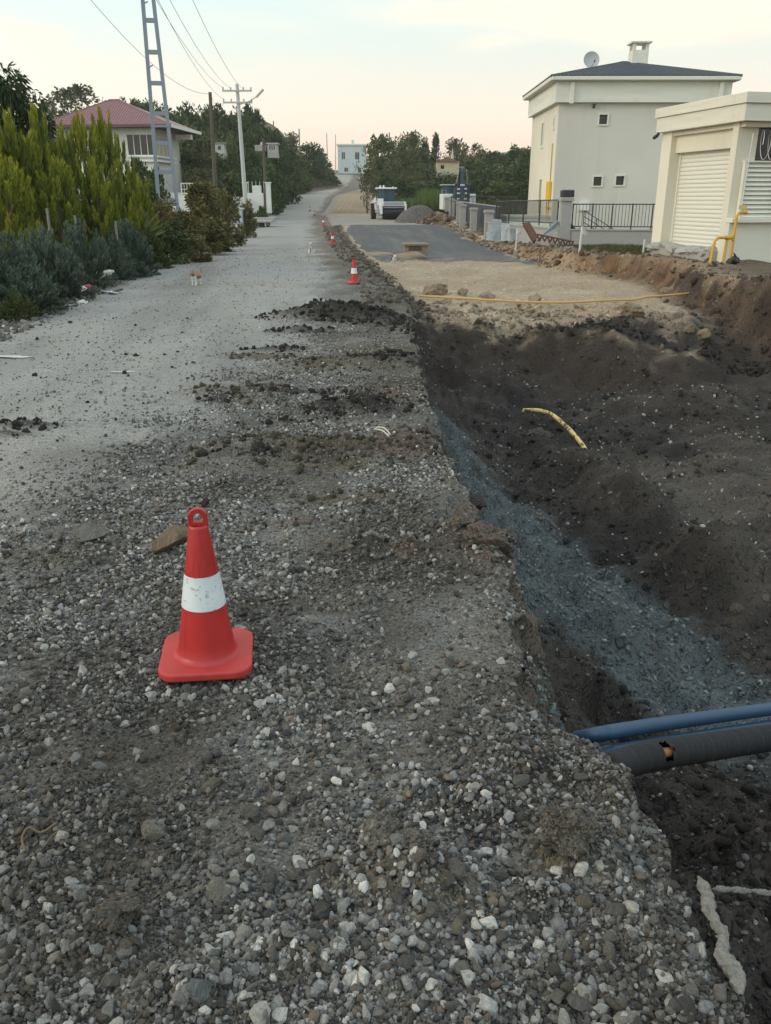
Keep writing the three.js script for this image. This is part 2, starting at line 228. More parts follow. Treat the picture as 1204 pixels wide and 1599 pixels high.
function groundColor(x, d, h) {
  const s = x - edgeX(d); let c;
  const n1 = fbm(x * 0.9, d * 0.9, 4), n2 = fbm(x * 4.3 + 7, d * 4.3, 4), n3 = vn(x * 11, d * 11);
  const reg = region(x, d);
  if (reg === 'hillside') {
    const o = x - XC(d);
    c = mix3([0.075, 0.085, 0.032], [0.13, 0.115, 0.06], clamp(0.5 + n1));
    if (o > 0 && o < 16 && d < 165) c = mix3(c, mix3([0.40, 0.30, 0.20], [0.22, 0.13, 0.075], clamp(smooth(118, 102, d) * 0.9 + 0.4 * n2)), smooth(15, 9, o) * smooth(165, 140, d));
    if (o < 0 && o > -11 && d < 185) c = mix3(c, [0.085, 0.058, 0.042], smooth(-11, -7, o));
    if (Math.abs(o) < 4.4) c = mix3(c, [0.30, 0.27, 0.23], smooth(4.4, 3, Math.abs(o)));
    return c;
  }
  if (reg === 'gravel_road') {
    c = mix3(ROADC, [0.25, 0.235, 0.205], clamp(0.25 + 1.1 * n1));
    c = mix3(c, [0.16, 0.158, 0.150], clamp(0.1 + 1.3 * fbm((x + 0.083 * d) * 2.0 + 3, d * 0.22, 3)) * smooth(60, 10, d));
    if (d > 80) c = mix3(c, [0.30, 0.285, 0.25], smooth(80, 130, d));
  }
  if (reg === 'gravel_shoulder' || reg === 'gravel_road') {
    const pn = fbm(x * 1.25 + 51, d * 1.25, 4), pk = clamp(0.45 + 1.5 * pn + 0.4 * smooth(2.2, 3.2, d) * smooth(0, -0.9, x));
    const g = mix3([0.074, 0.065, 0.052], mix3([0.155, 0.148, 0.134], [0.19, 0.183, 0.165], clamp(n1 * 2)), pk);
    let sh = mix3(g, [0.17, 0.17, 0.165], clamp(1.4 * n2 + 0.7 * n1));
    sh = mix3(sh, [0.06, 0.055, 0.047], clamp(1.2 * fbm(x * 2.7 + 30, d * 2.7, 3) - 0.05) * 0.8);
    if (d > 6 && d < 60) sh = mix3(sh, OLIVE, clamp(0.3 + 1.3 * fbm(x * 0.7 + 11, d * 1.3, 3)) * 0.7 * smooth(6, 9, d));
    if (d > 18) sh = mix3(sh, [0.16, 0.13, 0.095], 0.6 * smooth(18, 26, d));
    const f = smooth(-0.5, 0.45, x - XG(d) + 0.9 * fbm(x * 1.2, d * 0.9, 3));
    c = c ? mix3(c, sh, f) : mix3(ROADC, sh, f);
    for (const q of heaps) { const b = bump2(x, d, q, 0.5); if (b > 0.02) c = mix3(c, q[5] === 0 ? DARK : q[5] === 1 ? OLIVE : RED, clamp(b * 1.7 + 0.5 * n2 * b) * 0.92); }
    if (d > 3 && d < 14) c = mix3(c, [0.21, 0.212, 0.205], 0.45 * clamp(1.5 * fbm(x * 0.9 + 80, d * 1.1, 4)));
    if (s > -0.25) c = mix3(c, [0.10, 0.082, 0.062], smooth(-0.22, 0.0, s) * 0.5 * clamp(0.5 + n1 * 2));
    return c;
  }
  if (reg === 'ground') return GREYS;
  if (reg === 'verge') {
    c = mix3(VERGE, [0.045, 0.05, 0.025], smooth(0.5, 2.5, XL(d) - x));
    return mix3(c, [0.14, 0.135, 0.12], clamp(0.8 * n2) * smooth(1.2, 0.2, XL(d) - x));
  }
  if (reg === 'subbase_layer') { c = mix3(SUBB, [0.118, 0.122, 0.122], clamp(0.2 + 0.9 * fbm(x * 1.6, d * 0.35, 3) + 0.45 * vn(x * 5 + d * 0.35, d * 0.22))); return mix3(c, [0.25, 0.20, 0.145], clamp(1.4 * n2 + 0.2) * smooth(37.5, 33.5, d) * 0.8); }
  if (reg === 'grass_lot') {
    const xr = XR(d);
    c = mix3(GRASSC, [0.10, 0.088, 0.045], clamp(0.35 + 1.2 * n1));
    if (d < 27) c = mix3([0.12, 0.09, 0.06], c, smooth(26, 29, d));
    return mix3([0.24, 0.175, 0.11], c, smooth(0.0, 1.0, x - xr + 0.5 * n2));
  }
  if (reg === 'earth_ledge') {
    c = mix3(TAN, [0.40, 0.325, 0.23], clamp(0.4 + 1.3 * n1));
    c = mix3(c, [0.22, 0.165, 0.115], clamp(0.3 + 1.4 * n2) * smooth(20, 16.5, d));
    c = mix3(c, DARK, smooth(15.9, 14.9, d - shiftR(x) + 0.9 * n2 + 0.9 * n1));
    const bank = smooth(XR(d) - 1.3, XR(d) - 0.5, x);
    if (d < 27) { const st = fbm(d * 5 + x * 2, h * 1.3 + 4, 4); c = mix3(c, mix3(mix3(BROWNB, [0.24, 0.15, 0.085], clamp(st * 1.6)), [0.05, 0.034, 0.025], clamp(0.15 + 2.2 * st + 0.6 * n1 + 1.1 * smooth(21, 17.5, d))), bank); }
    else c = mix3(c, mix3([0.34, 0.235, 0.14], [0.17, 0.09, 0.045], clamp(0.2 + 2 * fbm(x * 1.5, d * 0.8, 3))), bank);
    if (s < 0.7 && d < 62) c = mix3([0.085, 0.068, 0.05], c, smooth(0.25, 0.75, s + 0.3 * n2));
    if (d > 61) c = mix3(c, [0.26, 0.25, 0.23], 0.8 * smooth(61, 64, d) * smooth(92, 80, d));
    return c;
  }
  // excavation
  c = mix3(DARK, [0.050, 0.041, 0.033], clamp(0.35 + 1.6 * n2 + 0.6 * n1));
  c = mix3(c, [0.105, 0.090, 0.074], clamp(1.9 * fbm(x * 0.7 + 21, d * 1.2, 4) + 0.05 + 0.4 * smooth(2.5, 4, x) * smooth(10, 7.5, d)) * 0.8 * smooth(1.6, 2.6, s) * smooth(12.5, 10.5, d));
  c = mix3(c, [0.015, 0.0125, 0.011], clamp(2.2 * fbm(x * 0.9 + 61, d * 0.9, 4) - 0.1) * 0.8);
  const face = smooth(0.0, 0.03, s) * smooth(-0.95, -0.3, h);
  if (d > 2.2 && d < 4.4) c = mix3(c, mix3([0.115, 0.092, 0.070], [0.165, 0.115, 0.085], clamp(0.5 + n2 * 2)), face * 0.85);
  else if (s < 0.5) c = mix3(c, [0.085, 0.072, 0.056], face * 0.6);
  const b1 = smooth(4.6, 5.6, d) * smooth(10.4, 9.2, d) * smooth(0.02, 0.1, s) * smooth(0.85, 0.5, s + 0.25 * n1);
  const sp = smooth(SPW(d), SPW(d) * 0.45, Math.abs(x - SPX(d)) + 0.26 * n1 + 0.22 * n2 + 0.10 * n3) * smooth(3.1, 3.6, d) * smooth(11, 9.5, d) * smooth(0.05, 0.3, s);
  c = mix3(c, mix3(BLUEG, [0.07, 0.09, 0.098], clamp(0.4 + 1.5 * n2)), clamp(Math.max(b1, sp)) * clamp(0.86 + 0.9 * n2));
  if (d < 4.3) c = mix3(c, [0.075, 0.064, 0.052], 0.3 * clamp(0.3 + n1));
  if (d > 12.4) { c = mix3(c, [0.034, 0.024, 0.018], smooth(12.4, 13.4, d - shiftR(x))); c = mix3(c, [0.27, 0.21, 0.145], smooth(14.3, 15.4, d - shiftR(x) + 1.1 * n2 + 0.8 * n1)); }
  const bank = smooth(XR(d) - 1.6, XR(d) - 0.6, x);
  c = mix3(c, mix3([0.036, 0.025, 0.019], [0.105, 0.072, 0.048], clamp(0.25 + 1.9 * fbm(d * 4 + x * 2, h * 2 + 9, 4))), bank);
  return c;
}
{
  const rows = [-60, -30, -15, -8, -5, -3.2, -2.2, -1.5, -1, -0.6, -0.3, 0, 0.2];
  for (let d = 0.4; d < 7; d *= 1.0095) rows.push(d);
  while (rows[rows.length - 1] < 36) rows.push(rows[rows.length - 1] * 1.0075);
  while (rows[rows.length - 1] < 120) rows.push(rows[rows.length - 1] * 1.014);
  while (rows[rows.length - 1] < 330) rows.push(rows[rows.length - 1] * 1.025);
  rows.push(345, 380, 430, 520, 700, 1000, 1500, 2200);
  const cols = []; const NL = 230, NR = 300, ext = 900;
  for (let i = NL; i > 0; i--) { const t = i / NL; cols.push(-0.10 * Math.sinh(t * Math.asinh(ext / 0.10))); }
  cols.push(0);
  for (let i = 1; i <= NR; i++) { const t = i / NR; cols.push(0.16 * Math.sinh(t * Math.asinh(ext / 0.16))); }
  const nr = rows.length, nc = cols.length, pos = new Float32Array(nr * nc * 3), colr = new Float32Array(nr * nc * 3), uv = new Float32Array(nr * nc * 2);
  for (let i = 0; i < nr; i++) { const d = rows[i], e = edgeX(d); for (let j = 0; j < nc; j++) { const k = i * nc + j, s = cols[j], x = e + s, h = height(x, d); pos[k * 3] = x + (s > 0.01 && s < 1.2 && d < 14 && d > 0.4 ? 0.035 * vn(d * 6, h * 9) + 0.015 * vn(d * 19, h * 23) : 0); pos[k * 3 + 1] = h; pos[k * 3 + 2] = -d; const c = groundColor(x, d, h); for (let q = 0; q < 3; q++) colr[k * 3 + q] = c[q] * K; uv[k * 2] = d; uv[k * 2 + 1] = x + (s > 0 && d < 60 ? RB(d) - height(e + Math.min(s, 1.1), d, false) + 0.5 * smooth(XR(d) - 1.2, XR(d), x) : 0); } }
  const faces = {};
  for (let i = 0; i < nr - 1; i++) for (let j = 0; j < nc - 1; j++) { const xm = edgeX((rows[i] + rows[i + 1]) / 2) + (cols[j] + cols[j + 1]) / 2, r = region(xm, (rows[i] + rows[i + 1]) / 2); const a = i * nc + j, b = a + 1, c = a + nc, e = c + 1; (faces[r] ??= []).push(a, b, e, a, e, c); }
  const whole = new THREE.BufferGeometry(); whole.setAttribute('position', new THREE.BufferAttribute(pos, 3)); { const all = []; for (const r in faces) for (const q of faces[r]) all.push(q); whole.setIndex(all); } whole.computeVertexNormals(); const nrm = whole.attributes.normal.array;
  const rep = (t, m) => { const c = t.clone(); c.repeat.set(1 / m, 1 / m); c.needsUpdate = true; return c; };
  const mats = {
    gravel_shoulder: [G1, 1.1, 0.014, 0.95], gravel_road: [G2, 1.7, 0.006, 0.95], excavation_pit: [G3, 1.5, 0.03, 1], earth_ledge: [G3, 2.3, 0.03, 1], subbase_layer: [G2, 2.1, 0.008, 0.9], verge: [G3, 1.3, 0.02, 1], grass_lot: [G3, 2, 0.03, 1], hillside: [G3, 5, 0.05, 1], ground: [G1, 1.1, 0.01, 1],
  };
  for (const r in faces) {
    const map = new Map(), idx = [], P = [], N = [], C = [], U = [];
    for (const q of faces[r]) { let m = map.get(q); if (m === undefined) { m = map.size; map.set(q, m); for (let z = 0; z < 3; z++) { P.push(pos[q * 3 + z]); N.push(nrm[q * 3 + z]); C.push(colr[q * 3 + z]); } U.push(uv[q * 2], uv[q * 2 + 1]); } idx.push(m); }
    const g = new THREE.BufferGeometry(); g.setAttribute('position', new THREE.Float32BufferAttribute(P, 3)); g.setAttribute('normal', new THREE.Float32BufferAttribute(N, 3)); g.setAttribute('color', new THREE.Float32BufferAttribute(C, 3)); g.setAttribute('uv', new THREE.Float32BufferAttribute(U, 2)); g.setIndex(idx);
    const [t, m, b, ro] = mats[r];
    const mat = new THREE.MeshStandardMaterial({ vertexColors: true, map: rep(t.map, m), bumpMap: rep(t.bump, m), bumpScale: b, roughness: ro, side: THREE.DoubleSide });
    const o = put(r, g, mat); o.userData.kind = 'structure';
    faces[r].mesh = o;
  }
  var GROUND = Object.fromEntries(Object.keys(faces).map(r => [r, faces[r].mesh]));
}
// ---------------------------------------------------------------- stones
function rockGeo(seed, detail = 1, cuts = 5, rough = 0.12, flat = true) {
  const R = rng(seed); let g = new THREE.IcosahedronGeometry(1, detail); g.deleteAttribute('uv'); g.deleteAttribute('normal'); g = mergeVertices(g, 1e-4);
  const p = g.attributes.position, v = new THREE.Vector3(), planes = [];
  for (let i = 0; i < cuts; i++) planes.push([new THREE.Vector3(R() - 0.5, R() - 0.5, R() - 0.5).normalize(), 0.48 + 0.32 * R()]);
  const o = R() * 100;
  for (let i = 0; i < p.count; i++) { v.fromBufferAttribute(p, i); const n = 1 + rough * (vn(v.x * 2.2 + o, v.y * 2.2 + v.z * 1.7 + o) + 0.5 * vn(v.x * 5 + o, v.y * 5 - v.z * 4)) + (detail > 6 ? 0.05 * vn(v.x * 11 + v.z * 5, v.y * 11 + o - v.z * 8) + 0.035 * vn(v.x * 23 - v.z * 15, v.y * 23 + v.z * 14) + 0.02 * vn(v.x * 47 + v.z * 31, v.y * 47 - v.z * 29) : 0); v.multiplyScalar(n); for (const [q, k] of planes) { const t = v.dot(q) - k; if (t > 0) v.addScaledVector(q, -t * 0.92); } p.setXYZ(i, v.x, v.y, v.z); }
  g.computeVertexNormals();
  if (flat) { g = g.toNonIndexed(); g.computeVertexNormals(); }
  const u = new Float32Array(g.attributes.position.count * 2); for (let i = 0; i < g.attributes.position.count; i++) { u[i * 2] = g.attributes.position.getX(i) * 0.45 + g.attributes.position.getY(i) * 0.16 + seed * 0.13; u[i * 2 + 1] = g.attributes.position.getZ(i) * 0.45 - g.attributes.position.getY(i) * 0.22; }
  g.setAttribute('uv', new THREE.BufferAttribute(u, 2)); return g;
}
const stoneMat = new THREE.MeshStandardMaterial({ color: lin(1.34, 1.31, 1.25), roughness: 0.95, map: GRAIN, bumpMap: GRAINB, bumpScale: 0.0025, side: THREE.DoubleSide });
const clodMat = new THREE.MeshStandardMaterial({ color: 0xffffff, roughness: 1, bumpMap: G3.bump, bumpScale: 0.02, side: THREE.DoubleSide });
const SMALL = [0, 1, 2, 3, 4, 5].map(i => rockGeo(100 + i, 0, 2, 0.25)), SMALL2 = [0, 1, 2, 3, 4, 5].map(i => rockGeo(120 + i, 1, 8, 0.2)), BIG = [0, 1, 2, 3, 4, 5, 6, 7].map(i => rockGeo(140 + i, 2, i % 3 ? 11 : 6, 0.2, i % 4 !== 3));
const CLOD = [0, 1, 2, 3].map(i => rockGeo(170 + i, 1, 1, 0.4, false));
function stoneTint(R) {
  const t = R();
  if (t < 0.10) { const g = 0.30 + 0.24 * R(); return [g, g * 0.995, g * 0.96]; }
  if (t < 0.22) { const g = 0.055 + 0.07 * R(); return [g * 1.12, g * 0.98, g * 0.78]; }
  if (t < 0.24) { const g = 0.09 + 0.06 * R(); return [g * 1.2, g * 0.93, g * 0.74]; }
  if (t < 0.44) { const g = 0.035 + 0.04 * R(); return [g, g * 0.98, g * 0.95]; }
  if (t < 0.66) { const g = 0.16 + 0.16 * R(); return [g * 0.97, g, g * 1.015]; }
  const g = 0.08 + 0.14 * R(); return [g * 1.02, g, g * 0.95];
}
// how clean or caked with soil the stones of a spot are
const patch = (x, d) => { const n = fbm(x * 1.25 + 51, d * 1.25, 4); return clamp(0.72 + 1.25 * n + 0.22 * smooth(2.2, 3.2, d) * smooth(0, -0.9, x) - 0.12 * smooth(2.6, 1.6, d), 0.28, 1.15); };
const SOILT = [0.070, 0.060, 0.047];
const dusty = (t, x, d, k = 1) => { const p = patch(x, d), q = clamp(0.95 - p) * 0.45 * k; return mix3([t[0] * (0.68 + 0.4 * p), t[1] * (0.68 + 0.4 * p), t[2] * (0.68 + 0.4 * p)], SOILT, q); };
function scatter(name, parent, geos, mat, list) {   // list of [x, y, z, size, tint, flatness], shared out over the shapes
  const R = rng(list.length + 7), per = geos.map(() => []); list.forEach((q, i) => per[i % geos.length].push(q));
  per.forEach((l, i) => { if (!l.length) return; const im = new THREE.InstancedMesh(geos[i], mat, l.length); im.name = numbered(name); im.userData.kind = 'stuff'; im.castShadow = im.receiveShadow = true;
    const m = new THREE.Matrix4(), q = new THREE.Quaternion(), e = new THREE.Euler(), c = new THREE.Color();
    l.forEach((s, k) => { e.set(R() * 6.28, R() * 6.28, R() * 6.28); q.setFromEuler(e); const f = s[5] ?? 1; m.compose(new THREE.Vector3(s[0], s[1], s[2]), q, new THREE.Vector3(s[3] * (0.75 + 0.8 * R()), s[3] * (0.5 + 0.5 * R()) * f, s[3] * (0.65 + 0.55 * R()))); im.setMatrixAt(k, m); im.setColorAt(k, c.setRGB(...s[4])); });
    parent.add(im); });
}
{
  const R = rng(31), fine = [], mid = [], few = [];
  // crushed stone on the shoulder, even in the picture from near to far
  const count = 300000;
  for (let i = 0; i < count; i++) {
    const d = 1.0 * Math.exp(R() * Math.log(13)), x = -0.62 * d - 0.5 + R() * (edgeX(d) + 0.05 + 0.62 * d + 0.5);
    const n = fbm(x * 2.3 + 3, d * 2.3, 4), road = smooth(-0.2, 0.7, XG(d) + 0.4 * fbm(x, d, 3) - x);
    if (R() < road * 0.93) continue; if (R() > 0.5 + 1.5 * n + smooth(3.4, 2, d) * 0.25) continue;
    const r = (0.0026 + 0.009 * Math.pow(R(), 3.2)) * (0.85 + 0.5 * Math.min(1, d / 6)), h = height(x, d); const tint = dusty(stoneTint(R), x, d);
    let dark = 0; for (const q of heaps) { const u = (x - q[0]) / q[2], v = (d - q[1]) / q[3]; if (u * u + v * v < 1 && d > 4) dark = 1; } if (dark && R() < 0.75) continue;
    fine.push([x, h + r * 0.45, -d, r, tint]);
  }
  for (let i = 0; i < 11000; i++) {
    const d = 1.0 * Math.exp(R() * Math.log(9)), x = -0.62 * d - 0.5 + R() * (edgeX(d) - 0.01 + 0.62 * d + 0.5);
    const road = smooth(-0.4, 0.5, XG(d) - x); if (R() < road * 0.97) continue;
    const n = fbm(x * 1.6 + 31, d * 1.6, 3); if (R() > 0.42 + 1.7 * n + smooth(2.6, 1.4, d) * 0.3) continue;
    const r = 0.007 + 0.014 * Math.pow(R(), 2.6); mid.push([x, height(x, d) + r * 0.42, -d, r, dusty(stoneTint(R), x, d, 0.8)]);
  }
  scatter('gravel', GROUND.gravel_shoulder, SMALL, stoneMat, fine); scatter('gravel', GROUND.gravel_shoulder, SMALL2, stoneMat, mid);
  // the stones that can be picked out one by one
  const mats = []; for (let i = 0; i < 22; i++) { const t0 = stoneTint(R), t = mix3(t0, SOILT, 0.35 * R()); mats.push(new THREE.MeshStandardMaterial({ color: lin(t[0] * 1.3, t[1] * 1.28, t[2] * 1.22), roughness: 0.95, map: GRAIN, bumpMap: GRAINB, bumpScale: 0.004, side: THREE.DoubleSide })); }
  let made = 0;
  while (made < 300) {
    const d = 1.02 * Math.exp(Math.pow(R(), 1.25) * Math.log(3.2)), x = -0.60 * d - 0.2 + R() * (edgeX(d) - 0.03 + 0.6 * d + 0.2);
    if (x > edgeX(d) - 0.03 || (x < XG(d) && R() < 0.8)) continue; if (R() > 0.5 + 1.2 * fbm(x * 1.6 + 31, d * 1.6, 3)) continue; if (Math.hypot(x + 0.615, d - 2.7) < 0.24) continue;
    const r = 0.011 + 0.017 * Math.pow(R(), 2.2), m = new THREE.Mesh(BIG[made % 8], mats[Math.floor(R() * mats.length)]); m.name = numbered('stone');
    m.position.set(x, height(x, d) + r * 0.36, -d); m.rotation.set((R() - 0.5) * 0.8, R() * 6.28, (R() - 0.5) * 0.8); m.scale.set(r * (0.85 + 0.75 * R()), r * (0.5 + 0.4 * R()), r * (0.65 + 0.45 * R())); m.castShadow = m.receiveShadow = true; GROUND.gravel_shoulder.add(m); made++;
  }
  // clods of dark soil round the heaps on the shoulder
  const clods = [];
  for (const q of heaps) { if (q[1] < 2.6) continue; const n = Math.round(clamp(q[2] * q[3] * 1500 * Math.min(1, 8 / q[1] + 0.4), 10, 420)); for (let i = 0; i < n; i++) { const a = R() * 6.28, rr = Math.sqrt(R()) * 1.35, x = q[0] + Math.cos(a) * rr * q[2], d = q[1] + Math.sin(a) * rr * q[3]; if (x > edgeX(d)) continue; const r = (0.006 + 0.028 * Math.pow(R(), 4)) * (q[5] === 0 ? 1.15 : 0.85) * (q[1] < 4.5 ? 0.6 : 1); const b = q[5] === 0 ? DARK : q[5] === 1 ? OLIVE : RED, k = 0.8 + 0.7 * R(); clods.push([x, height(x, d) + r * 0.3, -d, r, [b[0] * k, b[1] * k, b[2] * k]]); } }
  for (let i = 0; i < 130; i++) { const d = 4 + 9 * R(), x = -5 + 5 * R(), r = 0.008 + 0.022 * Math.pow(R(), 4); clods.push([x, height(x, d) + r * 0.3, -d, r, [0.045, 0.04, 0.034]]); }
  scatter('soil_clods', GROUND.gravel_shoulder, CLOD, clodMat, clods);
  // excavation: clods, chips and the pale spill of stone below the rim
  const pit = [], chips = [];
  for (let i = 0; i < 52000; i++) {
    const d = 1.0 * Math.exp(R() * Math.log(16)), x0 = edgeX(d), x = x0 + 0.04 + R() * Math.min(8, 0.62 * d + 1.2 - x0), s = x - x0; const h = height(x, d), n = fbm(x * 1.4 + 70, d * 1.4, 3);
    const c = groundColor(x, d, h), blue = c[2] > c[0] * 1.04 || s < 0.35;
    if (blue || R() < 0.13 + 0.5 * n) { const r = (0.006 + 0.011 * Math.pow(R(), 2.2)) * (0.8 + 0.05 * d); const t = blue && s > 0.05 ? mix3([0.075, 0.095, 0.10], [0.26, 0.275, 0.275], Math.pow(R(), 2.5)) : stoneTint(R); const k = blue ? 1 : 0.62; chips.push([x, h + r * 0.15, -d, r, [t[0] * k, t[1] * k, t[2] * k]]); }
    else if (R() < 0.25 + 0.9 * n) { const r = (0.005 + 0.030 * Math.pow(R(), 4.5)) * (0.8 + 0.05 * d), k = 0.8 + 0.9 * R(); pit.push([x, h + r * 0.1, -d, r, [c[0] * k, c[1] * k, c[2] * k]]); }
  }
  for (let i = 0; i < 900; i++) { const d = 6 + 7.5 * R(), x = 0.9 + 6.3 * R(), r = 0.008 + 0.018 * R() * R(); chips.push([x, height(x, d) + r * 0.4, -d, r, [0.34, 0.33, 0.31]]); }
  scatter('soil_clods', GROUND.excavation_pit, CLOD, clodMat, pit); scatter('stone_chips', GROUND.excavation_pit, SMALL, stoneMat, chips);
  // earth ledge: rubble on its slope, along the cut on the right and along the road
  const led = [];
  for (let i = 0; i < 4200; i++) {
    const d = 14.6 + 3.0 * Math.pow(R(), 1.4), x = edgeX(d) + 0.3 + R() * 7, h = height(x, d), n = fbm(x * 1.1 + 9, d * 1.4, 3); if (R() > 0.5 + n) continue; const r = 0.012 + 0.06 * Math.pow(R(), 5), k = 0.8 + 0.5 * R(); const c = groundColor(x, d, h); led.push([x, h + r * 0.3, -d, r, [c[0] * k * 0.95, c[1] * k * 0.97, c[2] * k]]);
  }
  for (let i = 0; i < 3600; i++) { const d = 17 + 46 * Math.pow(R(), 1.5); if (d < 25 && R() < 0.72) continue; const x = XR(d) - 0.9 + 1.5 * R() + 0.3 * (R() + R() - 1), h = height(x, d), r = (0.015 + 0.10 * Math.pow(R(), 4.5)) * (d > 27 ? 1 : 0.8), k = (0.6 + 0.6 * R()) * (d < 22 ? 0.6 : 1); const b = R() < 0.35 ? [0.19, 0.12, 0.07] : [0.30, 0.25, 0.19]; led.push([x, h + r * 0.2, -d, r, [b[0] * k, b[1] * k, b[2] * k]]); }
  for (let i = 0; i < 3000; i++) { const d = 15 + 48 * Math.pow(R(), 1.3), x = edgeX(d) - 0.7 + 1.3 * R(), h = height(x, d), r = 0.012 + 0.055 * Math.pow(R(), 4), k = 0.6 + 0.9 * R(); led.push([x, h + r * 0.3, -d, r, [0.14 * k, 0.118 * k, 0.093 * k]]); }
  scatter('rubble', GROUND.earth_ledge, CLOD.concat(SMALL2), clodMat, led);
  // stony left verge
  const vg = []; for (let i = 0; i < 5200; i++) { const d = 9 + 40 * Math.pow(R(), 1.7), x = XL(d) + 0.35 - 1.5 * R() * (0.6 + R()), r = 0.012 + 0.05 * Math.pow(R(), 3.5), g = 0.09 + 0.2 * R() * R(); vg.push([x, height(x, d) + r * 0.3, -d, r, [g, g * 0.98, g * 0.92]]); }
  scatter('stones', GROUND.verge, SMALL2, stoneMat, vg);
  // road: a few loose stones on the packed surface
  const rd = []; for (let i = 0; i < 9000; i++) { const d = 4 * Math.exp(R() * Math.log(9)), x = XL(d) + R() * (XG(d) - XL(d)); if (x > XG(d)) continue; const r = 0.004 + 0.009 * Math.pow(R(), 3) * (1 + d * 0.04), t = mix3(stoneTint(R), [0.2, 0.2, 0.195], 0.55); rd.push([x, height(x, d) + r * 0.2, -d, r, [t[0] * 1.1, t[1] * 1.1, t[2] * 1.1]]); }
  scatter('loose_stones', GROUND.gravel_road, SMALL, stoneMat, rd);
}
function uvScale3(g, k) { const p = g.attributes.position, n = g.attributes.normal, u = g.attributes.uv; for (let i = 0; i < p.count; i += 3) { const ax = Math.abs(n.getX(i)), ay = Math.abs(n.getY(i)), az = Math.abs(n.getZ(i)); for (let q = i; q < i + 3; q++) { if (ay >= ax && ay >= az) u.setXY(q, p.getX(q) / k, p.getZ(q) / k); else if (ax > az) u.setXY(q, p.getZ(q) / k, p.getY(q) / k); else u.setXY(q, p.getX(q) / k, p.getY(q) / k); } } }
// the rocks one notices: [px, py, apparent width in px, flatness, colour, label]
for (const [px, py, w, fl, c, i, label, dh, clod] of [
  [265, 856, 66, 0.62, [0.155, 0.112, 0.072], 1, 'brown angular rock lying behind the left side of the nearest cone', 0],
  [145, 846, 58, 0.6, [0.13, 0.125, 0.11], 2, 'grey-brown rough rock on the road edge left of the brown rock', 0],
  [236, 1298, 50, 0.75, [0.19, 0.17, 0.14], 3, 'pale brown blocky rock on the gravel below the nearest cone', 0],
  [343, 1408, 46, 0.75, [0.21, 0.195, 0.165], 4, 'rounded light grey rock in the foreground gravel below the cone', 0],
  [390, 1272, 34, 0.7, [0.13, 0.12, 0.105], 5, 'small dark grey rounded rock right of the pale blocky rock', 0],
  [880, 1336, 78, 0.95, [0.105, 0.094, 0.078], 6, 'large grey-brown soil lump on the rim below the blue pipes', 0, 1],
  [600, 1345, 74, 0.4, [0.115, 0.104, 0.088], 7, 'broad flat crust of caked gravel in the middle foreground', 0, 1],
  [190, 1462, 66, 0.7, [0.085, 0.074, 0.06], 0, 'dark caked soil lump in the lower left foreground', 0, 1],
  [315, 1575, 46, 0.8, [0.15, 0.165, 0.165], 1, 'blue-grey stone at the bottom edge of the picture', 0],
  [760, 856, 88, 0.62, [0.118, 0.092, 0.075], 2, 'broken reddish crust slab hanging on the rim of the excavation', 0, 1],
  [725, 832, 54, 0.7, [0.135, 0.112, 0.09], 3, 'smaller broken crust slab just behind the reddish slab on the rim', 0, 1],
  [645, 1358, 52, 0.55, [0.12, 0.11, 0.094], 5, 'grey crust lump right of the broad flat crust in the foreground', 0, 1],
  [712, 1385, 42, 0.6, [0.135, 0.13, 0.118], 6, 'grey rock between the crust lump and the lump on the rim', 0],
]) {
  const [x, d] = gp(px, py, dh); const z = d * CP + (EYE - height(x, d)) * SP, r = w * z / FPX / 2;
  const t = thing('rock', label, 'rock', [x, height(x, d) + r * fl * 0.45, -d], px * 0.37);
  const g = rockGeo(400 + px, clod ? 18 : 9, clod ? 1 : 8, clod ? 0.42 : 0.16, true); g.scale(r, r * fl, r * 0.85);
  if (clod) { uvScale3(g, 0.8); } const m = clod ? new THREE.MeshStandardMaterial({ color: lin(c[0] * 2.0, c[1] * 2.0, c[2] * 2.0), map: G1.map, bumpMap: G1.bump, bumpScale: 0.012, roughness: 1, side: THREE.DoubleSide }) : new THREE.MeshStandardMaterial({ color: lin(c[0] * 1.15, c[1] * 1.15, c[2] * 1.15), map: GRAIN, bumpMap: GRAINB, bumpScale: 0.012, roughness: 1, side: THREE.DoubleSide });
  put('rock_body', g, m, t);
}
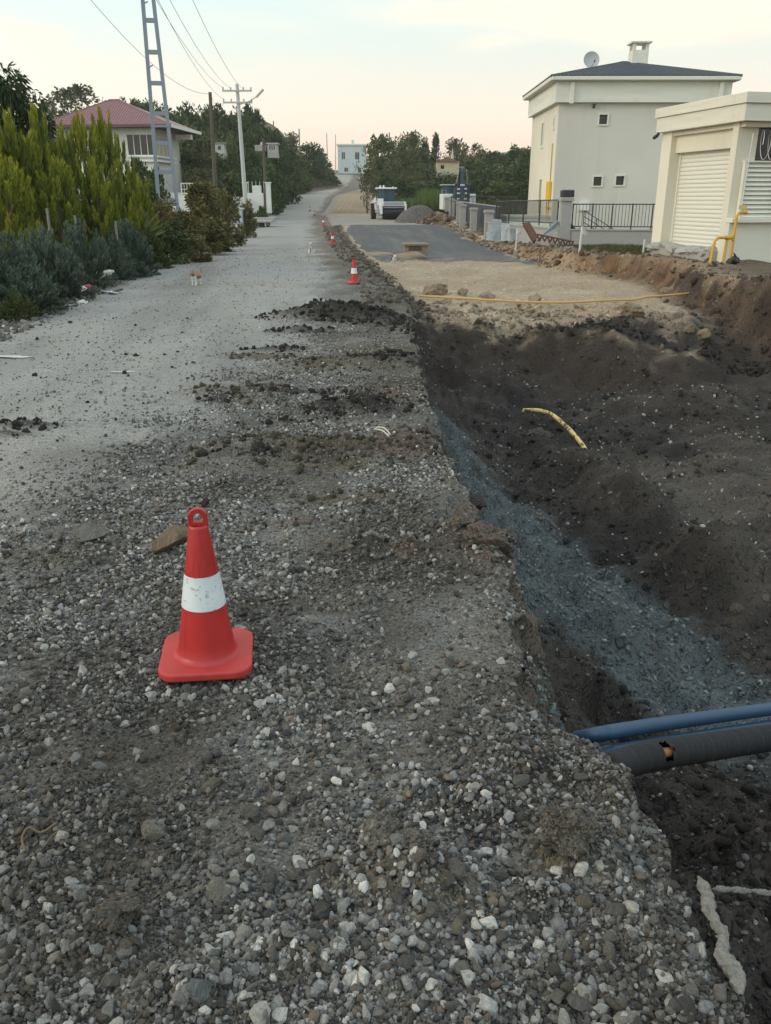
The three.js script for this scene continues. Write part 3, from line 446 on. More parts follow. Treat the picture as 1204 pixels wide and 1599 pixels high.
// boulders of the ledge and the floor below it
for (const [px, py, w, fl, c, dh, label] of [
  [676, 472, 46, 0.6, [0.25, 0.185, 0.125], -0.5, 'brown boulder at the left end of the yellow line on the earth ledge'],
  [693, 502, 42, 0.45, [0.27, 0.215, 0.15], -0.7, 'flat tan boulder below the left end of the yellow line'],
  [722, 474, 20, 0.8, [0.26, 0.21, 0.15], -0.5, 'small tan boulder right of the brown boulder on the earth ledge'],
  [760, 475, 26, 0.8, [0.28, 0.225, 0.16], -0.52, 'tan boulder in the rubble above the yellow line'],
  [836, 488, 24, 0.8, [0.31, 0.26, 0.19], -0.6, 'pale tan boulder touching the middle of the yellow line'],
  [985, 525, 46, 0.6, [0.24, 0.185, 0.125], -0.75, 'crumbling tan soil boulder on the dark slope below the right ledge'],
  [1048, 520, 30, 0.85, [0.36, 0.30, 0.24], -0.7, 'pale pinkish boulder on the dark slope below the right bank'],
  [1096, 552, 30, 0.75, [0.24, 0.175, 0.11], -1.0, 'brown boulder at the foot of the dark right-hand slope'],
  [1070, 555, 22, 0.6, [0.20, 0.15, 0.10], -1.0, 'low brown boulder left of the one at the foot of the slope'],
  [1040, 474, 34, 0.55, [0.22, 0.17, 0.12], -0.5, 'tan boulder beside the right end of the yellow line'],
  [1158, 896, 24, 0.9, [0.16, 0.13, 0.10], -0.95, 'tan stone on the dark mound at the right of the pit'],
  [760, 763, 24, 0.6, [0.24, 0.225, 0.19], -0.8, 'pale flat stone on the slope just below the rim of the pit'],
  [838, 690, 40, 0.5, [0.075, 0.066, 0.056], -1.15, 'dark grey boulder below the broken yellow hose'],
  [740, 775, 50, 0.4, [0.05, 0.042, 0.035], -0.7, 'dark slab of soil sticking out just below the rim'],
]) {
  let [x, d] = gp(px, py, dh); const y = height(x, d); const z = d * CP + (EYE - y) * SP, r = w * z / FPX / 2;
  const t = thing('boulder', label, 'boulder', [x, y + r * fl * 0.4, -d], py * 0.7); const g = rockGeo(600 + px, 8, 6, 0.24); g.scale(r, r * fl, r * 0.9);
  put('rock_body', g, new THREE.MeshStandardMaterial({ color: lin(c[0] * 1.1, c[1] * 1.1, c[2] * 1.1), map: GRAIN, bumpMap: GRAINB, bumpScale: 0.02, roughness: 1, side: THREE.DoubleSide }), t);
}
// ---------------------------------------------------------------- buildings
const plaster = (r, g, b) => new THREE.MeshStandardMaterial({ color: lin(r, g, b), map: PL, bumpMap: PLB, bumpScale: 0.002, roughness: 0.9, side: THREE.DoubleSide });
const WHITE = plaster(0.78, 0.76, 0.66), CREAM = plaster(0.79, 0.75, 0.635), TRIM = plaster(0.80, 0.79, 0.71), GLASS = M(0.02, 0.024, 0.03, 0.08), FRAME = M(0.05, 0.052, 0.055, 0.5), PVC = M(0.75, 0.75, 0.74, 0.4), DARKM = M(0.03, 0.032, 0.036, 0.45), CONC = new THREE.MeshStandardMaterial({ color: lin(0.80, 0.80, 0.77), map: G2.map, bumpMap: G2.bump, bumpScale: 0.003, roughness: 0.95, side: THREE.DoubleSide }), STEEL = M(0.26, 0.30, 0.34, 0.55, { metalness: 0.3 }), YELLOW = M(0.62, 0.36, 0.03, 0.45);
// a wall in the plane z = 0 with openings cut out, then given thickness
function wallGeo(w, h, t, holes) { const s = new THREE.Shape([new THREE.Vector2(0, 0), new THREE.Vector2(w, 0), new THREE.Vector2(w, h), new THREE.Vector2(0, h)]); for (const [x, y, a, b] of holes) s.holes.push(new THREE.Path([new THREE.Vector2(x, y), new THREE.Vector2(x, y + b), new THREE.Vector2(x + a, y + b), new THREE.Vector2(x + a, y)])); const g = new THREE.ExtrudeGeometry(s, { depth: t, bevelEnabled: false }); g.translate(0, 0, -t); return g; }
function uvScale(g, k) { const p = g.attributes.position, n = g.attributes.normal, u = new Float32Array(p.count * 2); for (let i = 0; i < p.count; i++) { const ax = Math.abs(n.getX(i)), ay = Math.abs(n.getY(i)), az = Math.abs(n.getZ(i)); u[i * 2] = (ax > az && ax > ay ? p.getZ(i) : p.getX(i)) / k; u[i * 2 + 1] = (ay > ax && ay > az ? p.getZ(i) : p.getY(i)) / k; } g.setAttribute('uv', new THREE.BufferAttribute(u, 2)); return g; }
function windowIn(parent, mtx, w, h, mullions = 0, frameMat = FRAME, surround = 0, depth = 0.12, glass = GLASS, trans = 0) {
  const win = put('window', (() => { const f = 0.05; const l = [box(w, f, 0.06, w / 2, f / 2, -depth), box(w, f, 0.06, w / 2, h - f / 2, -depth), box(f, h - 2 * f, 0.06, f / 2, h / 2, -depth), box(f, h - 2 * f, 0.06, w - f / 2, h / 2, -depth)]; for (let i = 1; i <= mullions; i++) l.push(box(f, h - 2 * f, 0.06, w * i / (mullions + 1), h / 2, -depth)); if (trans) l.push(box(w - 2 * f, f, 0.05, w / 2, h * trans, -depth)); return join(l).applyMatrix4(mtx); })(), frameMat, parent);
  put('pane', box(w - 0.08, h - 0.08, 0.012, w / 2, h / 2, -depth - 0.015).applyMatrix4(mtx), glass, win);
  if (surround) put('window_trim', join([box(w + 2 * surround, surround, 0.05, w / 2, -surround / 2, 0.026), box(w + 2 * surround, surround, 0.05, w / 2, h + surround / 2, 0.026), box(surround, h, 0.05, -surround / 2, h / 2, 0.026), box(surround, h, 0.05, w + surround / 2, h / 2, 0.026)]).applyMatrix4(mtx), TRIM, win);
  return win;
}
const T4 = (x, y, z, ry = 0) => new THREE.Matrix4().makeRotationY(ry).setPosition(x, y, z);
const ROOFT = new THREE.MeshStandardMaterial({ color: lin(0.105, 0.130, 0.165), map: RUST, roughness: 0.55, side: THREE.DoubleSide });

// the cream two-storey house on the right, corner towards the road at (8.85, 47)
{
  const bx = 8.85, by = -0.2, dz = 47, W = 8.35, D = 8.2, Hw = 6.35, t = thing('two_storey_house', 'cream two-storey house with a blue tiled hip roof and a roof dish', 'house', [bx, by, -dz]);
  const front = (px, py) => { const p = at(px, py, dz); return [p.x - bx, p.y - by]; }, side = (px, py) => { const d = distAtX(px, py, bx), p = at(px, py, d); return [d - dz, p.y - by]; };
  // front openings (x, y of lower left, w, h)
  const win = [[935, 194, 949, 179], [926, 290, 940, 276], [961, 289, 975, 275]].map(([a, b, c, d]) => { const p = front(a, b), q = front(c, d); return [p[0], p[1], q[0] - p[0], q[1] - p[1]]; });
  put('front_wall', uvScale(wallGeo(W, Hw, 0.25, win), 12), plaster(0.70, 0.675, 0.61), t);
  for (const [x, y, w, h] of win) windowIn(t, T4(x, y, 0), w, h, 0, FRAME, 0.07);
  // left wall: local u runs away from the corner
  const sw = [[845.5, 228, 850, 192], [864.5, 199, 866.5, 184], [839.5, 333, 846, 280]].map(([a, b, c, d]) => { const p = side(a, b), q = side(c, d); return [Math.min(p[0], q[0]), p[1], Math.abs(q[0] - p[0]), q[1] - p[1]]; });
  const sm = T4(0, 0, -0.25, -Math.PI / 2); // x of the wall runs to -z... turned below
  const lw = uvScale(wallGeo(D - 0.25, Hw, 0.25, sw.map(([u, y, w, h]) => [D - 0.25 - (u + w - 0.25), y, w, h])), 12); lw.applyMatrix4(T4(0, 0, -D, -Math.PI / 2)); 
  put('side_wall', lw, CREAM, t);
  sw.forEach(([u, y, w, h], i) => { const m = T4(0, y, -(u + w), -Math.PI / 2); if (i < 2) windowIn(t, m, w, h, 0, FRAME, 0.12); else { const d = put('door', box(w - 0.02, h - 0.02, 0.06, w / 2, h / 2, -0.15).applyMatrix4(m), DARKM, t); put('handle', cyl(0.02, 0.02, 0.14, 8, w * 0.15, h * 0.5, -0.09).applyMatrix4(m), STEEL, d); } });
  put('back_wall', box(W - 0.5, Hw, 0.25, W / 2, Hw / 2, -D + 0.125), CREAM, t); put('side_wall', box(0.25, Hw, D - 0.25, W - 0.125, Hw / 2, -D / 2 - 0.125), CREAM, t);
  put('cornice', join([box(W + 0.5, 0.95, D + 0.5, W / 2, Hw + 0.475, -D / 2)]), TRIM, t);
  put('eaves_gutter', join([rbox(W + 1.1, 0.20, 0.16, 0.05, W / 2, Hw + 1.06, 0.5), rbox(W + 1.1, 0.20, 0.16, 0.05, W / 2, Hw + 1.06, -D - 0.5), rbox(0.16, 0.20, D + 0.8, 0.05, -0.5, Hw + 1.06, -D / 2), rbox(0.16, 0.20, D + 0.8, 0.05, W + 0.5, Hw + 1.06, -D / 2), box(W + 0.86, 0.08, D + 0.86, W / 2, Hw + 0.995, -D / 2)]), TRIM, t);
  // hip roof of tile courses
  const ey = Hw + 1.17, ry = Hw + 2.36, a = [-0.54, ey, 0.54], b = [W + 0.54, ey, 0.54], c = [W + 0.54, ey, -D - 0.54], d = [-0.54, ey, -D - 0.54], r0 = [D / 2 - 0.1, ry, -D / 2], r1 = [W - D / 2 + 0.1, ry, -D / 2];
  const roof = put('roof', join([quadGeo([a, b, r1, r0]), quadGeo([b, c, r1]), quadGeo([c, d, r0, r1]), quadGeo([d, a, r0])]), ROOFT, t);
  const course = (p, q, P, Q, n) => { const l = []; for (let i = 0; i < n; i++) { const k = i / n, A = mix3(p, P, k), B = mix3(q, Q, k); l.push(bar([A[0], A[1] + 0.03, A[2]], [B[0], B[1] + 0.03, B[2]], 0.10, 0.045)); } return l; };
  const tiles = [...course(a, b, r0, r1, 17), ...course(d, a, r0, r0, 17), ...course(b, c, r1, r1, 17)];
  for (let i = 0; i <= 44; i++) { const x = mix(a[0], b[0], i / 44), lim = Math.min(1, (x - a[0]) / (r0[0] - a[0]), (b[0] - x) / (b[0] - r1[0])); if (lim > 0.04) tiles.push(bar([x, ey + 0.03, 0.54], [x, ey + 0.03 + (ry - ey) * lim, 0.54 + (r0[2] - 0.54) * lim], 0.05, 0.04)); }
  put('roof_tiles', join(tiles), ROOFT, roof).userData.kind = 'stuff';
  put('ridge_cap', join([bar(a, r0, 0.2, 0.12), bar(b, r1, 0.2, 0.12), bar(r0, r1, 0.2, 0.14), bar(d, r0, 0.2, 0.12)]), ROOFT, roof);
  const cp = at(993, 112, dz + 4.2), cx = cp.x - bx, cy = ry - 0.50; const ch = put('chimney', join([box(0.85, 1.05, 0.85, cx, cy + 0.52, -4.0)]), TRIM, roof);
  put('chimney_cap', join([box(1.1, 0.08, 1.1, cx, cy + 1.42, -4.0), ...[[-1, -1], [1, -1], [-1, 1], [1, 1]].map(([i, j]) => box(0.16, 0.34, 0.16, cx + i * 0.34, cy + 1.21, -4.0 + j * 0.34))]), TRIM, ch);
  const dp = at(921, 118, dz + 2.6), dx = dp.x - bx, dyy = ry - 0.95;
  put('downpipe', rbox(0.22, 1.0, 0.14, 0.03, 0.55, Hw + 0.42, 0.32), TRIM, t); put('downpipe', rbox(0.22, 1.0, 0.14, 0.03, W - 0.3, Hw + 0.42, 0.32), TRIM, t);
  const g = side(859, 308); const gb = put('gas_box', rbox(0.16, 0.95, 0.8, 0.03, -0.09, side(859, 312)[1] + 0.45, -side(859, 300)[0]), M(0.72, 0.45, 0.02, 0.5), t); put('gas_pipe', join([cyl(0.03, 0.03, 2.2, 8, -0.05, side(859, 300)[1] + 1.3, -side(859, 300)[0] + 0.05), cyl(0.035, 0.035, 1.4, 8, -0.1, side(859, 330)[1], -side(859, 300)[0] - 0.2), cyl(0.035, 0.035, 1.4, 8, -0.1, side(859, 330)[1], -side(859, 300)[0] + 0.3), box(0.1, 0.05, 1.0, -0.1, side(859, 318)[1] - 0.2, -side(859, 300)[0])]), YELLOW, gb);
  put('wall_camera', join([cyl(0.07, 0.07, 0.2, 10, front(927, 166)[0], front(927, 166)[1], 0.1, 1.2), box(0.1, 0.1, 0.06, front(927, 166)[0], front(927, 166)[1] + 0.06, 0.03)]), DARKM, t);
  // outside steps with their railing against the front wall
  const s0 = front(905, 330), s1 = front(962, 366); const n = 8, st = []; for (let i = 0; i < n; i++) { const u = mix(s0[0], s1[0], (i + 0.5) / n), y = mix(s0[1] - 0.9, s1[1] - 0.9, i / n); st.push(box((s1[0] - s0[0]) / n, 1.0, 1.1, u, y - 0.4, 0.6)); } put('outside_steps', join(st), CONC, t);
  const rl = put('stair_railing', join([0, 0.28, 0.56, 0.84].map(k => rod([s0[0], s0[1] + 0.05 - k, 1.1], [s1[0], s1[1] + 0.05 - k, 1.1], 0.022))), FRAME, t);
  for (let i = 0; i <= 3; i++) put('railing_post', rod([mix(s0[0], s1[0], i / 3), mix(s0[1], s1[1], i / 3) + 0.05, 1.1], [mix(s0[0], s1[0], i / 3), mix(s0[1], s1[1], i / 3) - 1.0, 1.1], 0.025), FRAME, rl);
  put('vent_box', box(0.5, 0.42, 0.16, front(912, 322)[0], front(912, 322)[1], 0.08), PVC, t);
  // dish on the roof: rests on it, a thing of its own
  const sd = thing('satellite_dish', 'round grey satellite dish on the left slope of the blue tiled roof', 'satellite dish', [bx + dx, by + dyy, -dz - 2.6]);
  const prof = []; for (let i = 0; i <= 10; i++) { const r = 0.42 * i / 10; prof.push(new THREE.Vector2(r, r * r * 0.55)); } const dg = new THREE.LatheGeometry(prof, 28); X(dg, 0, 0, 0, Math.PI / 2 - 0.2, 0.25, 0); dg.translate(0, 0.85, 0.05);
  const dm = M(0.42, 0.43, 0.44, 0.6); put('dish', dg, dm, sd); put('mast', join([cyl(0.03, 0.03, 0.75, 8, 0, 0.4, -0.06), box(0.8, 0.05, 0.4, 0, 0.02, 0), box(0.05, 0.3, 0.05, -0.35, -0.13, 0), box(0.05, 0.3, 0.05, 0.35, -0.13, 0)]), FRAME, sd); put('receiver_arm', join([rod([0, 0.5, 0.1], [0.08, 0.72, 0.55], 0.012), cyl(0.04, 0.04, 0.12, 8, 0.08, 0.76, 0.56, 1.2)]), FRAME, sd);
}
// the small flat-roofed utility building with shutter and louvres: its corner towards us at (8.55, 22)
{
  const turn = 0.2068, Cx = 8.60, Cd = 22, by = -0.75, t = thing('utility_building', 'low cream flat-roofed utility building with roller shutter and louvres', 'building', [Cx, by, -Cd], turn);
  const inv = new THREE.Matrix4().makeRotationY(turn).setPosition(Cx, by, -Cd).invert();
  // a pixel on the left facade plane (local x = X) or on the right facade plane (local z = Z)
  const ray = (px, py) => { const o = new THREE.Vector3(0, EYE, 0).applyMatrix4(inv), p = at(px, py, 10).applyMatrix4(inv); return [o, p.sub(o)]; };
  const onX = (px, py, x) => { const [o, v] = ray(px, py), k = (x - o.x) / v.x; return [o.z + v.z * k, o.y + v.y * k]; }, onZ = (px, py, z) => { const [o, v] = ray(px, py), k = (z - o.z) / v.z; return [o.x + v.x * k, o.y + v.y * k]; };
  const top = onX(1163, 144, 0)[1], cb = onX(1163, 188, 0)[1], zEnd = onX(1028, 169, 0)[0], Lz = -zEnd, Rx = 6.5;
  put('cornice', join([rbox(Rx, top - cb - 0.24, Lz, 0.012, Rx / 2, (cb + top - 0.24) / 2, zEnd / 2), rbox(Rx + 0.1, 0.24, Lz + 0.12, 0.015, Rx / 2 + 0.0, top - 0.118, zEnd / 2)]), plaster(0.76, 0.74, 0.64), t);
  const i0 = 0.16, z0 = onX(1137, 260, i0)[0], zP = onX(1146, 260, i0)[0], z1 = onX(1052, 300, i0 + 0.25)[0], zA = zEnd + 0.12; // shutter opening between z1 (far) and z0 (near)
  const lint = onX(1090, 236, i0 + 0.22)[1];
  put('far_pillar', uvScale(box(0.6, cb, Math.abs(zA - z1) , i0 + 0.3, cb / 2, (zA + z1) / 2), 12), CREAM, t);
  put('near_pillar', uvScale(box(0.55, cb, zP - z0, i0 + 0.275, cb / 2, (z0 + zP) / 2), 12), CREAM, t);
  put('lintel', uvScale(box(0.3, cb - lint, z0 - z1 - 0.004, i0 + 0.32, (cb + lint) / 2, (z0 + z1) / 2), 12), CREAM, t);
  const sh = put('roller_shutter', box(0.05, lint, z0 - z1, i0 + 0.40, lint / 2, (z0 + z1) / 2), M(0.70, 0.70, 0.60, 0.6), t);
  const slatG = (() => { const s = new THREE.Shape([new THREE.Vector2(0, 0), new THREE.Vector2(-0.022, 0.015), new THREE.Vector2(-0.028, 0.05), new THREE.Vector2(-0.012, 0.098), new THREE.Vector2(0, 0.106)]); const g = new THREE.ExtrudeGeometry(s, { depth: z0 - z1, bevelEnabled: false }); return g; })(), slatM = M(0.72, 0.71, 0.63, 0.55);
  for (let y = 0.3; y < lint - 0.1; y += 0.11) { const m = put('slat', slatG, slatM, sh); m.position.set(i0 + 0.375, y, z1); }
  for (const z of [z0 - 0.03, z1 + 0.03]) put('shutter_rail', box(0.08, lint, 0.06, i0 + 0.345, lint / 2, z), TRIM, t);
  // right facade: pier, window, louvres, sill, plinth wall
  const zr = zP - 0.03, sill = onZ(1180, 340, zr)[1], lt = onZ(1180, 252, zr)[1], xl = onZ(1158, 260, zr)[0], xw = onZ(1173, 230, zr)[0], wt = cb;
  put('right_wall', uvScale(join([box(Rx - i0 - 0.56, sill - 0.1, 0.3, i0 + 0.555 + (Rx - i0 - 0.56) / 2, (sill - 0.1) / 2, zr - 0.06), box(Rx - 1.9, cb - sill, 0.24, (Rx + 1.9) / 2 + 0.6, (cb + sill) / 2, zr - 0.14)]), 12), plaster(0.74, 0.73, 0.65), t);
  put('base_wall', uvScale(box(Rx - i0 + 0.02, sill - 0.11, 0.16, i0 + (Rx - i0) / 2, (sill - 0.11) / 2, zr + 0.115), 12), plaster(0.74, 0.73, 0.65), t);
  put('sill', rbox(Rx - i0 + 0.1, 0.11, 0.30, 0.01, i0 + (Rx - i0) / 2 + 0.02, sill - 0.055, zr + 0.185), TRIM, t);
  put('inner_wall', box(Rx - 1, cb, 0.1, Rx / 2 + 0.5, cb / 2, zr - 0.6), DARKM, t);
  put('roof_slab', box(Rx - 0.4, 0.1, Lz - 0.4, Rx / 2, cb - 0.06, zEnd / 2), CREAM, t);
  put('back_wall', join([box(Rx - 1.0, cb - 0.11, 0.2, Rx / 2 + 0.5, (cb - 0.11) / 2, zEnd + 0.3), box(0.2, cb - 0.11, Lz - 1.2, Rx - 0.3, (cb - 0.11) / 2, zEnd / 2 - 0.2)]), CREAM, t);
  const w = windowIn(t, T4(xw, lt + 0.02, zr + 0.06), 1.9, cb - lt - 0.03, 1, FRAME, 0, 0.14);
  const lv = put('louvre', join([box(0.05, lt - sill, 0.12, xl + 0.02, (lt + sill) / 2, zr + 0.1), box(0.06, lt - sill, 0.13, xl + 0.98, (lt + sill) / 2, zr + 0.1), box(0.06, lt - sill, 0.13, xl + 2.02, (lt + sill) / 2, zr + 0.1), box(2.1, 0.04, 0.13, xl + 1.03, lt - 0.01, zr + 0.1)]), TRIM, t);
  const nS = 12, sp = (lt - 0.04 - sill) / nS, lg = box(0.92, sp * 1.05, 0.02, 0, 0, 0, -0.62);
  for (let k = 0; k < 2; k++) for (let i = 0; i < nS; i++) { const m = put('slat', lg, TRIM, lv); m.position.set(xl + 0.5 + k * 1.03, sill + sp * (i + 0.5), zr + 0.1); }
  // razor wire coils along the ledge above the louvres
  const rz = thing('razor_wire', 'coils of razor wire on a thin post in front of the utility window', 'razor wire', [0, 0, 0]); rz.position.set(Cx, by, -Cd); rz.rotation.y = turn;
  const pts = []; for (let i = 0; i <= 190; i++) { const a = i / 190 * 9 * Math.PI * 2; pts.push([xw + 0.05 + i / 190 * 1.9, lt + 0.36 + 0.33 * Math.sin(a), zr + 0.26 + 0.12 * Math.cos(a)]); } put('wire_coil', tube(pts, 0.008, 700, 12), M(0.55, 0.55, 0.55, 0.4, { metalness: 0.6 }), rz);
  put('post', rod([xl - 0.05, sill, zr + 0.3], [xl + 0.0, lt + 0.62, zr + 0.3], 0.016), M(0.6, 0.6, 0.58, 0.5), rz);
  put('wall_camera', join([cyl(0.05, 0.05, 0.16, 10, -0.02, cb - 0.1, zEnd + 0.05, 1.3), box(0.05, 0.1, 0.05, 0.02, cb - 0.03, zEnd + 0.12)]), DARKM, t);
  // yellow gas pipes in front of the corner
  const gpz = zr + 0.75; const P = (px, py, z) => { const q = onZ(px, py, z); return [q[0], q[1], z]; };
  const gs = thing('gas_pipes', 'yellow gas riser pipes standing at the corner of the utility building', 'gas pipe'); gs.position.set(Cx, by, -Cd); gs.rotation.y = turn;
  const pa = P(1105, 424, gpz + 0.3), pb = P(1117, 371, gpz + 0.3), pc = P(1136, 371, gpz + 0.2), pd = P(1125, 428, gpz + 0.3);
  const te = P(1151, 333, gpz), tb = P(1140, 408, gpz), mid = P(1143, 371, gpz);
  const bend = (a, b, c, r) => { const A = new THREE.Vector3(...a), B = new THREE.Vector3(...b), C = new THREE.Vector3(...c), p = B.clone().lerp(A, r / A.distanceTo(B)), q = B.clone().lerp(C, r / C.distanceTo(B)); const path = new THREE.CurvePath(); path.add(new THREE.LineCurve3(A, p)); path.add(new THREE.QuadraticBezierCurve3(p, B, q)); path.add(new THREE.LineCurve3(q, C)); return new THREE.TubeGeometry(path, 48, 0.036, 10, false); };
  put('pipe', bend([pa[0], pa[1] - 0.3, pa[2]], pb, pc, 0.16), YELLOW, gs); put('pipe', bend([pd[0], pd[1] - 0.3, pd[2]], pc, mid, 0.12), YELLOW, gs);
  put('pipe', bend([tb[0], tb[1] - 0.3, tb[2]], te, [te[0] + 0.35, te[1] + 0.02, te[2] - 0.15], 0.12), YELLOW, gs); for (const q of [cyl(0.055, 0.055, 0.1, 10, pc[0], pc[1], pc[2], 0, 0, Math.PI / 2), cyl(0.055, 0.055, 0.12, 10, mid[0], mid[1], mid[2]), cyl(0.055, 0.055, 0.08, 10, te[0] + 0.3, te[1] + 0.02, te[2] - 0.13, 0, 0, Math.PI / 2)]) put('pipe_joint', q, YELLOW, gs); put('marker_plate', box(0.22, 0.1, 0.02, te[0] + 0.12, te[1] + 0.14, te[2] + 0.02), M(0.62, 0.5, 0.22, 0.6), gs);
  // broken concrete footing under the shutter
  const ft = thing('concrete_footing', 'broken pale concrete footing strip under the roller shutter', 'footing'); ft.position.set(Cx, by, -Cd); ft.rotation.y = turn;
  const fy = onX(1075, 392, -0.1)[1]; const R = rng(5);
  for (let i = 0; i < 9; i++) { const z = mix(z1 + 0.05, z0 - 0.25, i / 8), g = rockGeo(900 + i, 7, 7, 0.22); g.scale(0.26 + 0.1 * R(), 0.11 + 0.06 * R(), 0.26); const m = put('concrete_lump', g, CONC, ft); m.position.set(-0.02 + 0.14 * R(), fy - 0.03 + 0.07 * R(), z); m.rotation.y = R() * 3; }
  put('slab', rbox(0.7, 0.9, z0 - z1 + 0.1, 0.04, 0.25, fy - 0.37, (z0 + z1) / 2), CONC, ft);
  // bucket and black bag at the corner
  const bk = thing('plaster_bucket', 'small white bucket on the soil at the corner of the utility building', 'bucket'); const bp = onZ(1140, 428, gpz + 0.1); bk.position.set(...new THREE.Vector3(bp[0], bp[1] + 0.0, gpz + 0.1).applyMatrix4(new THREE.Matrix4().makeRotationY(turn).setPosition(Cx, by, -Cd)).toArray()); put('bucket_body', new THREE.LatheGeometry([[0, 0], [0.11, 0], [0.14, 0.2], [0.15, 0.2], [0.15, 0.23], [0.13, 0.23], [0.12, 0.04], [0, 0.04]].map(p => new THREE.Vector2(...p)), 20), PVC, bk); put('bucket_handle', X(new THREE.TorusGeometry(0.145, 0.005, 6, 20, Math.PI), 0, 0.2, 0, -0.6), STEEL, bk);
  const bb = thing('black_bag', 'crumpled black plastic bag lying on the white bucket', 'bag'); bb.position.copy(bk.position); bb.position.y += 0.3; const bg = rockGeo(77, 3, 2, 0.5, false); bg.scale(0.15, 0.12, 0.13); put('bag_body', bg, M(0.012, 0.012, 0.014, 0.35), bb); put('bag_knot', X(rockGeo(78, 1, 1, 0.5), 0.06, 0.14, 0, 0, 0, 0.4, 0.03, 0.08, 0.03), M(0.012, 0.012, 0.014, 0.35), bb);
}
// ---------------------------------------------------------------- garden wall and railings by the cream house
{
  const pillarG = h => [box(0.42, h, 0.42, 0, h / 2, 0), box(0.54, 0.09, 0.54, 0, h + 0.045, 0), box(0.46, 0.05, 0.46, 0, h + 0.113, 0)];
  function railRun(parent, A, B, h, posts) { // a railing between two points on top of a wall
    const rl = put('railing', join([rod([A[0], A[1] + h, A[2]], [B[0], B[1] + h, B[2]], 0.022), rod([A[0], A[1] + 0.1, A[2]], [B[0], B[1] + 0.1, B[2]], 0.022)]), DARKM, parent);
    const L = Math.hypot(B[0] - A[0], B[2] - A[2]), n = Math.round(L / 0.13); const bg = cyl(0.011, 0.011, h - 0.1, 5), pg = cyl(0.028, 0.028, h + 0.06, 6);
    for (let i = 0; i <= n; i++) { const k = i / n, post = i % Math.round(n / posts) === 0; const m = put(post ? 'railing_post' : 'bar', post ? pg : bg, DARKM, rl); m.position.set(mix(A[0], B[0], k), mix(A[1], B[1], k) + (h + (post ? 0 : 0.1)) / 2, mix(A[2], B[2], k)); }
  }
  // frontal part, from the pillar at the corner to behind the utility building
  const pA = at(879, 388, 36), pB = at(1030, 390, 35.2), base = -0.35, wTop = at(950, 360, 35.6).y;
  const w1 = thing('garden_wall', 'low grey block wall with black railing in front of the cream house', 'wall', [0, 0, 0]);
  const wg = (a, b, y0, y1, th = 0.22) => { const L = Math.hypot(b.x - a.x, b.z - a.z), g = box(L, y1 - y0, th, L / 2, (y0 + y1) / 2, 0); uvScale(g, 1.5); g.applyMatrix4(T4(a.x, 0, a.z, -Math.atan2(b.z - a.z, b.x - a.x))); return g; };
  const B2 = at(1060, 390, 35); put('wall_body', wg(pA, B2, -1.2, wTop), CONC, w1); put('coping', wg(pA, B2, wTop, wTop + 0.05, 0.3), CONC, w1);
  railRun(w1, [pA.x + 0.3, wTop + 0.05, pA.z], [B2.x, wTop + 0.05, B2.z], 0.95, 6);
  put('corner_pillar', X(join(pillarG(2.75)), pA.x, -1.25, pA.z), CONC, w1); put('dark_cap', rbox(0.5, 0.3, 0.46, 0.05, pA.x + 0.02, 1.77, pA.z), DARKM, w1);
  // oblique part between the two pillars
  const q0 = at(762, 376, 46), w2 = thing('garden_wall', 'grey garden wall section with railing between two pillars beside the scrap beams', 'wall', [0, 0, 0]);
  const t2 = at(790, 350, 44).y; put('wall_body', wg(q0, pA, -1.2, t2), CONC, w2); put('coping', wg(q0, pA, t2, t2 + 0.05, 0.3), CONC, w2);
  railRun(w2, [q0.x + 0.3, t2 + 0.05, q0.z + 0.5], [pA.x - 0.25, t2 + 0.15, pA.z - 0.3], 1.0, 4); put('pillar', X(join(pillarG(1.75)), q0.x, -0.85, q0.z), CONC, w2);
  // far part along the road with dark sheet panels
  const far = thing('panel_fence', 'garden fence of dark sheet panels between small grey pillars beside the excavator', 'fence', [0, 0, 0]);
  const qs = [[762, 376, 46], [739, 352, 52], [722, 348, 56], [717, 346, 59], [705, 342, 64], [698, 340, 68]].map(q => at(...q)); const PAN = M(0.045, 0.056, 0.068, 0.5);
  for (let i = 1; i < qs.length; i++) put('pillar', X(join(pillarG(1.5)), qs[i].x, height(qs[i].x + 0.5, -qs[i].z) - 0.15, qs[i].z, 0, 0, 0, 0.9), CONC, far);
  const slab = (a, b, lo0, hi0, lo1, hi1, th) => { const dx = b.x - a.x, dz = b.z - a.z, L = Math.hypot(dx, dz), s = new THREE.Shape([new THREE.Vector2(0, lo0), new THREE.Vector2(L - 0.02, lo1), new THREE.Vector2(L - 0.02, hi1), new THREE.Vector2(0, hi0)]), g = new THREE.ExtrudeGeometry(s, { depth: th, bevelEnabled: false }); g.applyMatrix4(T4(a.x, 0, a.z, -Math.atan2(dz, dx))); return g; };
  const yT = d => mix(at(757, 323, 47).y, at(706, 314, 66).y, (d - 46) / 20);
  for (let i = 0; i + 1 < qs.length; i++) { const a = qs[i].clone(), b = qs[i + 1].clone(); a.x += 0.5; b.x += 0.5; const ya = yT(-a.z), yb = yT(-b.z); put('panel', slab(a, b, ya - 1.2, ya, yb - 1.2, yb, 0.05), PAN, far); put('top_rail', slab(a, b, ya, ya + 0.035, yb, yb + 0.035, 0.06), M(0.4, 0.41, 0.41, 0.6), far); }
  put('footing', join(qs.slice(0, -1).map((a, i) => wg(a, qs[i + 1], -0.7, Math.max(height(a.x + 0.6, -a.z), -0.4) + 0.05, 0.4))), CONC, far);
  // long back railing of the yard and the pale terrace edge
  const yard = thing('yard_terrace', 'pale terrace step and railing at the side of the cream house', 'terrace', [0, 0, 0]);
